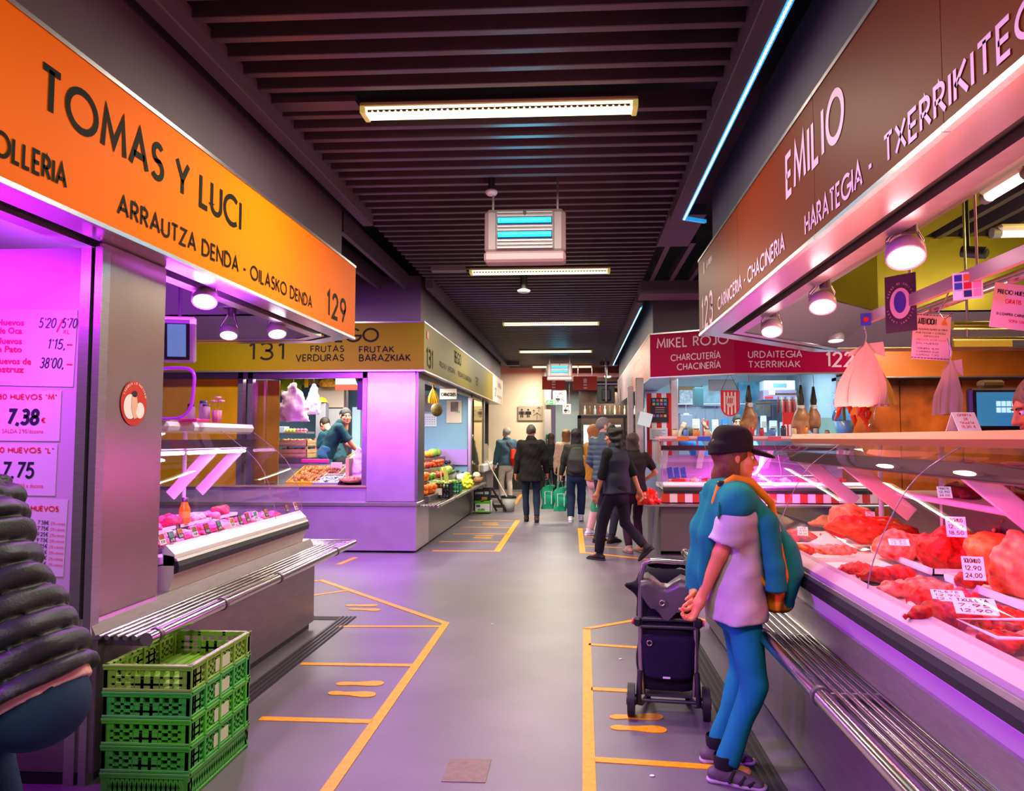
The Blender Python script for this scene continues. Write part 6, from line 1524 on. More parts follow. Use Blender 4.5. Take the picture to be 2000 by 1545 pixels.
# leeks
lk = MB(); LG = mat('leek green', '#7aa83a', .5, noise=(12, .3), col2='#d8e0b0')
for k in range(9):
    x, y = -2.85 + rs.uniform(-.08, .1), 11.0 + k * .06
    t = MB().tube([(x, y, 1.2), (x + .06, y + .02, 1.30 + rs.uniform(0, .05)), (x + .2, y - .05, 1.42 + rs.uniform(-.04, .06))], [.022, .02, .006], 7)
    solo(t, 'leek', LG, '%s leek of the bundle at the top of the fruit stand' % ORD[k].capitalize(), 'vegetable', 'leeks on the fruit stand')
for k in range(10):
    x, y = -2.12 + rs.uniform(-.03, .05), 11.75 + k * .05
    solo(MB().tube([(x, y, .82), (x - .02, y + .02, .95), (x - .05, y + .04, 1.08)], [.012, .012, .004], 6), 'asparagus', mat('asparagus', '#b8b85a', .5), '%s pale asparagus spear from the near end behind the black crate' % ORD[k].capitalize(), 'vegetable', 'asparagus on the fruit stand')
def plastic_crate(x0, x1, y0, y1, z0, h, m, label, nx=6, holes=2, name='plastic_crate', cat='crate'):
    t = thing(name, label, cat, ((x0 + x1) / 2, (y0 + y1) / 2, z0)); w = .012
    MB().box(x0, x1, y0, y1, z0, z0 + .012).build('base', m, t)
    for nm_, ax, c in (('side', 'y', y0), ('side', 'y', y1 - w), ('side', 'x', x0), ('side', 'x', x1 - w)):
        mm = MB(); a, b = (x0, x1) if ax == 'y' else (y0, y1)
        def bx(u0, u1, v0, v1):
            if ax == 'y': mm.box(u0, u1, c, c + w, z0 + v0, z0 + v1)
            else: mm.box(c, c + w, u0, u1, z0 + v0, z0 + v1)
        for k in range(holes + 2): v = h * k / (holes + 1); bx(a, b, max(0, v - .012), min(h, v + .012))
        for k in range(nx + 1): u = a + (b - a) * k / nx; bx(max(a, u - .01), min(b, u + .01), 0, h)
        mm.build(nm_, m, t)
    return t
t = plastic_crate(-2.36, -1.95, 11.25, 11.62, .643, .22, mat('black crate', '#15151a', .4), 'black plastic crate of vegetables at the front of the fruit stand', 8, 2)
MB().box(-2.22, -2.06, 11.244, 11.249, .69, .79).build('paper_label', PAPER, t)
for k in range(8):
    solo(MB().ell((-2.30 + .09 * (k % 4), 11.33 + .17 * (k // 4), .80 + .03 * (k % 3)), (.055, .06, .05), 0, 9, 6), 'lettuce', PROD['cabbage'][0], '%s green lettuce from the near end of the black plastic crate' % ORD[k].capitalize(), 'vegetable', 'lettuces in the black crate')
plastic_crate(-2.15, -1.96, 12.3, 12.6, .643, .13, mat('teal basket', '#1f8a6a', .4), 'small teal basket beside the black crate', 4, 1, 'plastic_basket', 'basket')
plastic_bag((-2.03, 13.6, .65), .24, .26, .14, 'yellow net bag hanging over the edge of the fruit stand', mat('yellow net', '#d8e02a', .5, noise=(30, .3)), 41, name='net_bag')
t = thing('wicker_basket', 'round wicker basket with cucumbers and cauliflower at the end of the stand', 'basket', (-2.08, 15.0, .64))
MB().lathe((-2.08, 15.0, .642), [(0, 0), (.12, 0), (.17, .12), (.155, .12), (.11, .02)], 18).build('bowl', mat('wicker', '#b98a5a', .7), t)
solo(MB().ell((-2.05, 15.05, .80), (.08, .08, .07), 0, 12, 8), 'cauliflower', PROD['cauliflower'][0], 'white cauliflower in the wicker basket at the end of the stand', 'vegetable')
for k in range(3): solo(MB().ell((-2.13 + .02 * k, 14.95 - .05 * k, .78), (.03, .11, .03), 0, 9, 6), 'cucumber', PROD['cucumber'][0], '%s cucumber in the wicker basket at the end of the stand' % ORD[k].capitalize(), 'vegetable')
bp_ = at(846, 758, Y=11.9); bananas((bp_.x, 11.9, bp_.z), 9, .27, 'ripe banana bunch hanging in the corridor window of the fruit stall', BANY, spread=.55)
solo(MB().tube([(bp_.x, 11.9, bp_.z + .04), (bp_.x, 11.9, Z0)], .004, 5), 'bag_hook', CHROME, 'wire holding the ripe banana bunch', 'hook')
cp = at(853, 800, Y=12.1); t = thing('pineapple', 'dark scaly fruit hanging below the banana bunch', 'fruit', cp)
MB().ell(cp, (.10, .09, .115), 0, 14, 10).build('body', mat('scaly brown', '#5a4a1a', .6, noise=(30, .5), bump=(50, 1.0)), t)
MB().tube([cp + V((0, 0, .11)), cp + V((0, -.1, .3))], .006, 5).build('stem', mat('green stem', '#4a6a20', .6), t)
pbox(859, 759, 892, 780, 12.3, .01, 'paper_sign', PAPER, 'white paper sign with CARACOLES beside the bananas', 'sign')
a = at(861, 774, Y=12.29); b = at(890, 764, Y=12.29); text(MB(), 'CARACOLES', (a.x, 12.296, a.z), (1, 0, 0), (0, 0, 1), (b.z - a.z) * .7, width=b.x - a.x, sw=.2).build('lettering', INK, bpy.data.objects['paper_sign'], local=False)
for o in [bpy.data.objects['paper_sign']]: pass
a_ = [(872, 782, 902, 826, 'wall_calendar', mat('cream poster', '#e8dcc8', .6), 'cream calendar with a dark photo on the blue partition', 'calendar'),
      (826, 808, 853, 833, 'wall_calendar', mat('white calendar', '#e8eef4', .6), 'white month calendar at the left of the blue partition', 'calendar'),
      (829, 741, 851, 763, 'poster', mat('dark poster', '#2a3440', .5, noise=(8, .6)), 'dark poster at the top of the blue partition', 'poster'),
      (827, 772, 848, 804, 'poster', mat('green violet poster', '#6a7a5a', .5, noise=(6, .6), col2='#8a6a9a'), 'greenish poster above the white calendar', 'poster')]
for a in a_:
    o = pbox(a[0], a[1], a[2], a[3], 15.29 - .012, .01, a[4], a[5], a[6], a[7], 0)
    if 'cream' in a[6]:
        p, q = at(880, 804, Y=15.275), at(895, 785, Y=15.275); MB().box(p.x, q.x, 15.272, 15.277, p.z, q.z).build('photo', mat('sepia photo', '#6a5a50', .5, noise=(9, .5)), o); p, q = at(890, 806, Y=15.27), at(898, 803, Y=15.27); MB().box(p.x, q.x, 15.268, 15.273, p.z, q.z).build('tab', mat('green tab', '#8ab87a', .5), o)
    if 'white month' in a[6]:
        for i in range(4):
            for j in range(5): p = at(831 + j * 4.4, 815 + i * 4.4, Y=15.272); MB().box(p.x - .012, p.x + .012, 15.27, 15.277, p.z - .01, p.z + .01).build('day_cell', mat('calendar blue', '#8ab0d8', .5), o)
# cartons, folded trolley, mop bucket at the end of the stand
t0 = at(932, 1000, Z=0)
def print_box(px0, px1, py0, py1, Y, d, label, base, decos):
    a = at(px0, py1, Y=Y); b = at(px1, py0, Y=Y); t = thing('fruit_carton', label, 'box', ((a.x + b.x) / 2, Y, a.z)); w, h = b.x - a.x, b.z - a.z
    mm = MB(); q = .012; z = a.z; zz = b.z
    mm.box(a.x, b.x, Y, Y + d, z, z + q).box(a.x, b.x, Y, Y + q, z, zz).box(a.x, b.x, Y + d - q, Y + d, z, zz).box(a.x, a.x + q, Y, Y + d, z, zz).box(b.x - q, b.x, Y, Y + d, z, zz); mm.build('carton', base, t)
    for (u0, u1, v0, v1, m) in decos: MB().box(a.x + u0 * w, a.x + u1 * w, Y - .003, Y - .0005, a.z + v0 * h, a.z + v1 * h).build('print_patch', m, t)
    return t, a, w, h
GRN = mat('print green', '#5ab01a', .5); BLK = mat('print black', '#1a1a1c', .5)
t, a, w, h = print_box(927, 958, 978, 1001, 15.3, .35, 'white and green carton at the bottom by the fruit stall corner', PAPER, [(0, 1, .75, 1, GRN), (.1, .35, .45, .65, mat('print blue', '#3a5a8a', .5)), (0, 1, 0, .1, GRN)])
text(MB(), 'AGARA', (a.x + w * .2, 15.295, a.z + h * .15), (1, 0, 0), (0, 0, 1), h * .2, width=w * .45, sw=.25).build('lettering', GRN, t)
t, a, w, h = print_box(926, 956, 957, 978, 15.3, .35, 'black carton with white script on the white and green carton', BLK, [(.5, .85, .1, .35, mat('print tan', '#a8742a', .5)), (.68, .95, .6, .85, mat('print pale', '#a8b8d0', .5)), (.4, .62, -.1, .05, mat('print coral', '#d87a6a', .5))])
text(MB(), 'CANTERA', (a.x + w * .06, 15.295, a.z + h * .6), (1, 0, 0), (0, 0, 1), h * .22, width=w * .52, sw=.18, slant=.3).build('lettering', PAPER, t)
a = at(980, 1000, Z=0); t = thing('hand_truck', 'dark folded trolley leaning beside the cartons', 'trolley', (a.x, a.y, 0))
p = at(957, 955, Y=15.6); q = at(981, 1000, Z=0)
for s in (-.1, .1): MB().tube([(p.x + s * .8 - .03, 15.6, p.z), (q.x + s - .02, q.y, .02)], .022, 6).build('rail', BLACKP, t)
for v in (.0, .35, .8): c = V((p.x - .03, 15.6, p.z)).lerp(V((q.x - .02, q.y, .03)), v); MB().box(c.x - .12, c.x + .12, c.y - .02, c.y + .02, c.z - .03, c.z + .03).build('cross_plate', BLACKP, t)
a = at(992, 1000, Z=0); t = thing('mop_bucket', 'white mop bucket with dark rim near the cartons', 'bucket', (a.x, a.y + .15, 0))
MB().lathe((a.x, a.y + .15, 0), [(0, 0), (.12, 0), (.155, .30), (.14, .30), (.11, .03)], 20).build('pail', mat('bucket white', '#c8c4bc', .4), t)
MB().lathe((a.x, a.y + .15, .29), [(.15, 0), (.168, .0), (.168, .035), (.15, .035)], 20).build('rim', BLACKP, t)
b = at(950, 898, Y=16.2); solo(MB().cyl((a.x - .02, a.y + .12, .28), (b.x, 16.2, b.z), .013, n=8), 'mop', mat('pale handle', '#d8c8b0', .5), 'pale mop handle leaning from the bucket', 'mop')

# ------------------------------------------------------------------ sausage stall interior
def ham(px, ytop, ymid, ybot, Y, w, label, seed):
    a = at(px, ytop, Y=Y); m_ = at(px, ymid, Y=Y); b = at(px, ybot, Y=Y); t = thing('cured_ham', label, 'ham', a)
    L1, L2 = a.z - m_.z, m_.z - b.z
    MB().lathe((a.x, Y, m_.z), [(.035, 0), (.05, L1 * .3), (.03, L1 * .7), (.018, L1)], 12).build('dark_shank', mat('ham wrapper', '#3a3830', .4, noise=(20, .4)), t)
    s = SDF((-w, -w, -L2 * 1.05), (w, w, .06), L2 / 20); s.loft([((0, 0, 0), w * .4, w * .3), ((0, 0, -L2 * .35), w * .78, w * .48), ((.0, 0, -L2 * .7), w * .9, w * .5), ((.01, 0, -L2 * .9), w * .55, w * .36)], (1, .3, 0), .02); s.disp(wob(seed, .01, 30))
    v, f = s.mesh(); o = arrobj('ham_body', [(v, f, 0)], mat('cured ham', '#c89068', .4, noise=(9, .3), col2='#8a5a3a'), t); o.location = (0, 0, m_.z - a.z)
    MB().lathe((a.x, Y, m_.z), [(.052, -.03), (.058, .0), (.052, .03)], 12).build('white_band', PAPER, t)
    MB().tube([(a.x, Y, a.z), (a.x + .01, Y, a.z + .06), (a.x, Y, 2.5)], .005, 5).build('hook', CHROME, t)
ham(1462, 752, 791, 846, 10.95, .15, 'cured ham hanging behind the woman with the cap', 1)
ham(1563, 752, 796, 850, 10.95, .165, 'cured ham hanging right of the white machine, wider one', 2)
ham(1588, 755, 795, 846, 11.05, .13, 'narrower cured ham right of the wider one', 3)
a = at(1409, 812, Y=10.8); b = at(1443, 764, Y=10.8); cx, w, hh = (a.x + b.x) / 2, b.x - a.x, b.z - a.z
pn = thing('pennant', 'red and white striped shield pennant with a crest', 'pennant', (cx, 10.8, b.z))
def shield(cx, cz, w, h, n=10): return [(cx - w / 2, cz)] + [(cx - w / 2 * math.cos(R_(90 * k / n)) if k <= n else 0, cz - h * .62 - h * .38 * math.sin(R_(90 * k / n))) for k in range(n + 1)] + [(cx + w / 2 * math.cos(R_(90 - 90 * k / n)), cz - h * .62 - h * .38 * math.sin(R_(90 - 90 * k / n))) for k in range(1, n + 1)] + [(cx + w / 2, cz)]
sh = shield(cx, b.z, w, hh); MB().prism([(x, 10.8, z) for x, z in sh], (0, .012, 0)).build('cloth', mat('pennant white', '#f0e4ea', .6), pn)
PR_ = mat('pennant red', '#d81a30', .6)
for k in range(5):
    x0 = cx - w / 2 + w * (k * 2 + .35) / 10; x1 = x0 + w * .1; zb = b.z - hh * (.62 + .36 * math.sqrt(max(0, 1 - ((x0 + x1) / 2 - cx) ** 2 / (w / 2) ** 2)))
    MB().quad((x0, 10.797, zb), (x1, 10.797, zb), (x1, 10.797, b.z), (x0, 10.797, b.z)).build('stripe', PR_, pn)
mm = MB(); stroke(mm, sh + [sh[0]], .02, 10.795); mm.build('border', PR_, pn)
s2 = shield(cx, b.z - hh * .2, w * .46, hh * .45); MB().add([(x, 10.794, z) for x, z in s2], [list(range(len(s2)))]).build('crest', mat('crest pale', '#d8c0b8', .6), pn)
mm = MB()
for k in (-1, 0, 1): stroke(mm, [(cx + k * w * .1 + w * .03, b.z - hh * .28), (cx + k * w * .1 - w * .02, b.z - hh * .5)], w * .06, 10.792)
mm.build('crest_mark', PR_, pn)
MB().tube([(cx - w / 2, 10.806, b.z), (cx, 10.806, 2.5), (cx + w / 2, 10.806, b.z)], .004, 5).build('cord', INK, pn)
for a in [
    (1325, 755, 1357, 790, 14.2, .05, 'framed_picture', mat('brown frame', '#a87a4a', .5), 'brown framed picture at the back of the sausage stall', 'picture'),
    (1372, 752, 1408, 793, 14.25, .04, 'poster', mat('pale blue poster', '#a8d0e0', .5, noise=(6, .4)), 'pale blue poster behind the raised hand', 'poster'),
    (1384, 741, 1436, 764, 11.2, .02, 'paper_sign', mat('cyan paper', '#bfe8f0', .5), 'white banner sheet hanging above the raised hand', 'sign'),
    (1443, 745, 1488, 812, 14.2, .03, 'poster', mat('blue team poster', '#1a6a9a', .5, noise=(5, .6), col2='#7ac0e0'), 'blue poster behind the hanging hams', 'poster'),
    (1476, 783, 1505, 814, 14.1, .03, 'poster', mat('blue beach poster', '#2a7aa8', .5, noise=(4, .6), col2='#d8b87a'), 'blue and gold poster below the first blue one', 'poster'),
    (1493, 743, 1553, 762, 13.0, .35, 'wall_unit', mat('white machine', '#e8f2f4', .35), 'white wall machine with a grey slot in the sausage stall', 'machine'),
    (1491, 762, 1556, 781, 12.95, .4, 'wall_unit', mat('mauve machine base', '#8a7a9a', .35), 'mauve lower housing under the white wall machine', 'machine'),
    (1357, 757, 1374, 794, 12.0, .2, 'paper_dispenser', mat('teal dispenser', '#4a7a84', .35), 'teal grey dispenser beside the raised hand', 'dispenser'),
    (1329, 810, 1352, 856, 12.8, .5, 'slicing_machine', mat('grey machine', '#8a98a8', .35, .4), 'grey upright machine at the left of the sausage stall', 'machine'),
    (1605, 742, 1622, 775, 12.5, .02, 'price_list', mat('cyan list', '#c8eef4', .5), 'pale price list hanging right of the hams', 'notice'),
    (1530, 783, 1552, 852, 11.79, .05, 'striped_apron', mat('red cloth', '#d8282a', .6), 'red striped cloth hanging between the hams', 'cloth'),
    (1603, 815, 1634, 850, 11.6, .3, 'glass_jars', mat('cyan jars', '#8ac8d0', .2, alpha=.7), 'row of clear cyan containers right of the hams', 'jars')]:
    o = pbox(*a)
    if 'framed' in a[6 + 2]: p, q = at(1327, 788, Y=14.19), at(1355, 762, Y=14.19); MB().box(p.x, q.x, 14.185, 14.2, p.z, q.z).build('print', mat('grey print picture', '#c8d8dc', .5, noise=(20, .4)), o)
    if 'grey slot' in a[8]: p, q = at(1510, 756, Y=12.99), at(1536, 749, Y=12.99); MB().box(p.x, q.x, 12.985, 13.0, p.z, q.z).build('slot', mat('slot teal', '#6a9aa4', .4), o)
    if 'mauve' in a[8]:
        p, q = at(1494, 778, Y=12.94), at(1510, 774, Y=12.94); MB().box(p.x, q.x, 12.94, 12.95, p.z, q.z).build('badge', RED, o); p, q = at(1502, 771, Y=12.94), at(1514, 763, Y=12.94); MB().box(p.x, q.x, 12.94, 12.95, p.z, q.z).build('label', PAPER, o)
    if 'striped cloth' in a[8]:
        for k in range(3): p, q = at(1533 + k * 8, 851, Y=11.78), at(1537 + k * 8, 829, Y=11.78); MB().box(p.x, q.x, 11.78, 11.79, p.z, q.z).build('stripe', PAPER, o)
    if 'clear cyan' in a[8]: pass
# knives and sausages on the rack between the hams
for k in range(6):
    p = at(1520 + k * 7, 790, Y=11.8); solo(MB().lathe((p.x, 11.8, p.z - .14), [(0, 0), (.018, .02), (.022, .15), (.014, .25), (0, .27)], 8), 'sausage', mat('sausage pale', '#b8a8a0', .4) if k % 2 else mat('sausage dark', '#6a3a3a', .4), '%s cured sausage from the left in the rack between the hams' % ORD[k].capitalize(), 'sausage', 'sausages in the rack')
solo(MB().box(at(1514, 780, Y=11.8).x, at(1562, 780, Y=11.8).x, 11.79, 11.81, at(1514, 784, Y=11.8).z + .10, at(1514, 784, Y=11.8).z + .13), 'sausage_rail', CHROME, 'rail carrying the sausages between the hams', 'rail')
# left end: striped banner, posters, notes, posts
a = at(1264, 905, Y=11.7); b = at(1311, 768, Y=11.7)
bn = thing('striped_banner', 'tall red and white striped banner behind the corner post', 'banner', ((a.x + b.x) / 2, 11.7, a.z)); n = 5
for k in range(n):
    x0 = a.x + (b.x - a.x) * k / n; MB().box(x0, a.x + (b.x - a.x) * (k + 1) / n, 11.7, 11.71, a.z, b.z).build('stripe', mat('banner red', '#d81a1e', .6) if k % 2 == 0 else mat('banner white', '#efe8ea', .6), bn)
o = pbox(1271, 777, 1305, 825, 11.68, .008, 'poster', mat('black badge poster', '#20202a', .5), 'black poster with rows of coloured badges on the striped banner', 'poster', 0)
for r_, y in enumerate((782, 789, 812)):
    for k in range(4): p = at(1277 + k * 7.4, y, Y=11.675); MB().box(p.x - .02, p.x + .02, 11.672, 11.68, p.z - .02, p.z + .018).build('badge', mat('badge %d' % ((k + r_ * 2) % 5), ['#4a9ad0', '#d84a5a', '#e0b04a', '#4ab0a0', '#b05ac0'][(k + r_ * 2) % 5], .5), o)
for r_ in range(3):
    p, q = at(1280, 797 + r_ * 4.4, Y=11.675), at(1298, 795 + r_ * 4.4, Y=11.675); MB().box(p.x, q.x, 11.673, 11.68, p.z, q.z).build('text_line', mat('poster pink', '#d86a7a', .5) if r_ < 1 else GREYI, o)
o = pbox(1269, 836, 1304, 859, 11.66, .008, 'paper_notice', mat('pale paper', '#dce6ea', .6), 'pale printed paper below the black poster', 'notice', 0)
for k in range(5): p, q = at(1273, 841 + k * 3.4, Y=11.65), at(1300 - (k % 2) * 6, 840 + k * 3.4, Y=11.65); MB().box(p.x, q.x, 11.655, 11.66, p.z, q.z).build('text_line', GREYI, o)
p = at(1260, 819, Y=11.0); solo(MB().obox(Matrix.Translation(p) @ Matrix.Rotation(.25, 4, 'Y'), .19, .004, .2), 'paper_notice', mat('cyan white paper', '#d4ecec', .6), 'tilted blank paper hanging on the corner post', 'notice')
for px, w, Y, lb in ((1250, .12, 11.35, 'wide steel post at the corner of the sausage stall'), (1232, .10, 13.2, 'farther steel post along the sausage stall')):
    p = at(px, 850, Y=Y); solo(MB().box(p.x - w / 2, p.x + w / 2, Y, Y + .12, .66, Z0, 0, .01), 'steel_post', STEEL, lb, 'post')
p = at(1318, 850, Y=11.9); solo(MB().box(p.x - .06, p.x + .06, 11.9, 12.0, .66, 2.8, 0, .01), 'steel_post', STEEL, 'steel post right of the striped banner', 'post')
# jars and tins along the top of the magenta case, hanging packets behind
rs = random.Random(21)
for k in range(15):
    x = 1.42 + k * .155; cc = ['#b8b0b8', '#e0c8a0', '#5a8ad0', '#c83a4a', '#d8e0e8', '#3a3a4a', '#e0904a'][rs.randrange(7)]; hh = rs.uniform(.07, .15)
    t = thing('jar', '%s jar or tin from the left on top of the magenta case' % ORD[k].capitalize(), 'jar', (x, 10.92, 1.582)); r = rs.uniform(.035, .055)
    MB().lathe((x, 10.92, 1.582), [(0, 0), (r, 0), (r, hh * .8), (r * .7, hh * .9), (0, hh * .9)], 10).build('body', mat('jar ' + cc, cc, .3), t); MB().cyl((x, 10.92, 1.582 + hh * .88), (x, 10.92, 1.582 + hh), r * .75, n=10).build('lid', mat('jar lid dark', '#4a4450', .3, .5), t)
for k in range(14):
    x = 1.6 + k * .17; cc = ['#e8e0e8', '#c8283a', '#e0a85a', '#3a7ac0', '#f0f0f0', '#7a3a6a'][rs.randrange(6)]; p = V((x, 13.4, rs.uniform(1.65, 1.85))); w = rs.uniform(.05, .07)
    t = thing('hanging_packet', '%s packet from the left on the rear rail of the sausage stall' % ORD[k].capitalize(), 'packet', p)
    MB().obox(Matrix.Translation(p), w * 2, .04, .3, 0, .012).build('pack', mat('packet ' + cc, cc, .35), t); MB().box(x - w * .7, x + w * .7, 13.37, 13.378, p.z - .05, p.z + .05).build('print_patch', mat('packet print', '#c8b0a0', .5), t)
    MB().tube([p + V((0, 0, .14)), V((x, 13.42, 2.16))], .004, 4).build('cord', CHROME, t)
solo(MB().cyl((1.4, 13.42, 2.16), (4.0, 13.42, 2.16), .012, n=8), 'packet_rail', CHROME, 'rear rail with packets in the sausage stall', 'rail')
solo(MB().box(1.5, 3.9, 13.6, 14.1, 0, 1.25), 'back_counter', mat('violet counter', '#8a6aa8', .4), 'violet lit back counter in the sausage stall', 'counter')
# in the case: parcels, red box, tags
rs = random.Random(4)
for k in range(16):
    x = 1.3 + k * .155; meat((x, 10.28 + rs.uniform(0, .25), .915), (.07, .08, .05), 200 + k, PINKM[k % 4], '%s meat parcel from the left in the magenta case' % ORD[k].capitalize(), 'meat_parcel', cat='meat', fold=.003 if k % 2 else 0)
p = at(1326, 945, Y=10.14); solo(MB().box(p.x - .09, p.x + .09, 10.12, 10.2, .905, 1.0, 0, .006), 'red_carton', mat('red carton', '#d81818', .5), 'small red box in the magenta case', 'box')
p = at(1322, 928, Y=10.3)
for k in range(3): solo(MB().prism([(p.x - .1 + k * .09, 10.3, .91), (p.x - .03 + k * .09, 10.3, .91), (p.x - .07 + k * .09, 10.3, 1.16), (p.x - .13 + k * .09, 10.3, 1.14)], (0, .06, 0)), 'blue_packet', mat('blue packet', '#3a4ac0', .3), '%s blue packet from the left in the magenta case' % ORD[k].capitalize(), 'packet')
c = at(1268, 985, Y=9.95); plastic_bag((c.x, 9.95, .686), .33, .19, .24, 'crumpled red plastic bag on the sausage stall shelf', mat('red bag film', '#e01a10', .3, bump=(16, .8), noise=(9, .3)), 51)
# magenta case top: prints, cap on a head form, bowls
for px0, px1, cc, lb in ((1322, 1345, '#e0783a', 'orange print on the slab of the magenta case'), (1362, 1388, '#3a5ae0', 'blue lettered print on the slab of the magenta case'), (1500, 1525, '#e05a7a', 'pink print on the slab of the magenta case')):
    p, q = at(px0, 855, Y=10.51), at(px1, 850, Y=10.51); solo(MB().box(p.x, q.x, 10.495, 10.503, 1.515, 1.575), 'slab_label', mat('slab print ' + cc, cc, .5), lb, 'label')
c = at(1648, 812, Y=10.6); t = thing('blue_hat', 'bright blue cap on top of the magenta case', 'cap', (c.x, 10.7, 1.58))
MB().lathe((c.x, 10.7, 1.80), [(.12, 0), (.125, .05), (.10, .14), (.05, .18), (0, .19)], 18).build('crown', mat('cap blue', '#0a8ad8', .6), t)
MB().prism([(c.x + .125 * math.cos(a_), 10.7 + .05 * math.sin(a_) - (.14 if math.sin(a_) < 0 else 0) * abs(math.sin(a_)), 1.80) for a_ in [k / 16 * 6.2832 for k in range(16)]], (0, 0, .012)).build('brim', mat('cap blue', '#0a8ad8', .6), t)
MB().lathe((c.x, 10.7, 1.582), [(.08, 0), (.08, .02), (.05, .08), (.1, .21), (.0, .23)], 14).build('stand', mat('violet box', '#5a3ab0', .5), t)
# ------------------------------------------------------------------ people: one continuous skin, clothes and hair as fitted shells
def _head():
    s = SDF((-.11, -.15, -.22), (.11, .15, .15), .0062)
    s.ell((0, -.018, .03), (.076, .096, .09), .02).ell((0, .022, -.035), (.06, .07, .083), .03).cone((-.03, .04, -.075), (.03, .04, -.075), .03, .03, .03)
    s.ell((0, .07, -.098), (.024, .02, .018), .02).ell((0, .074, .024), (.052, .018, .013), .015)
    for x in (-1, 1):
        s.ell((x * .031, .098, -.002), (.017, .018, .011), .012, 'cut'); s.ell((x * .04, .06, -.03), (.028, .026, .024), .02)
        s.ell((x * .079, -.008, -.012), (.008, .02, .032), .008); s.cone((x * .012, .098, -.04), (x * .013, .094, -.04), .009, .009, .01)
    s.cone((0, .088, .008), (0, .113, -.034), .009, .013, .014)
    s.ell((0, .088, -.06), (.024, .012, .0065), .006).ell((0, .087, -.071), (.021, .012, .007), .006)
    s.cone((0, -.02, -.05), (0, -.032, -.2), .054, .056, .03)
    return s.mesh()
HEADM = _head()
_hands = {}
def _hand(curl):
    if curl in _hands: return _hands[curl]
    s = SDF((-.07, -.09, -.2), (.09, .11, .05), .0052)
    s.rbox(Matrix.Translation((0, 0, -.045)), .038, .014, .046, .013, .01).cone((0, 0, .03), (0, 0, -.02), .026, .03, .02)
    for x, L in ((.029, .068), (.010, .078), (-.010, .072), (-.028, .056)):
        p = V((x, 0, -.084)); a = .12 + curl * .35
        for i, q in enumerate((.42, .32, .26)):
            e = p + V((x * .06, math.sin(a), -math.cos(a))) * L * q * 1.05; s.cone(p, e, .0092 - .0008 * i, .0086 - .0008 * i, .004); p = e; a += curl * .95
    p = V((.03, .006, -.022)); e = p + V((.026, .012 + .012 * curl, -.03)); s.cone(p, e, .0125, .0105, .008); s.cone(e, e + V((.006 - .016 * curl, .010 + .014 * curl, -.028)), .0102, .008, .004)
    _hands[curl] = s.mesh(); return _hands[curl]
def xf(vf, M, flip=False):
    v, f = vf; A = np.array(M); return v @ A[:3, :3].T + A[:3, 3], (f[:, ::-1] if flip else f)
def ik(a, b, l1, l2, hint):
    d = b - a; D = min(d.length, (l1 + l2) * .999); n = d.normalized(); x = (l1 * l1 - l2 * l2 + D * D) / (2 * D); h = math.sqrt(max(l1 * l1 - x * x, 0))
    q = V(hint); q = (q - n * q.dot(n)).normalized(); return a + n * x + q * h, a + n * D
SKIN = lambda c: mat('skin ' + c, c, .5, sss=.08, noise=(9, .05), spec=.3)
FAB = lambda c, r=.85, **k: mat('cloth ' + c + str(k.get('tag', '')), c, r, noise=(14, .10), bump=k.get('bump', (120, .15)), spec=.25)

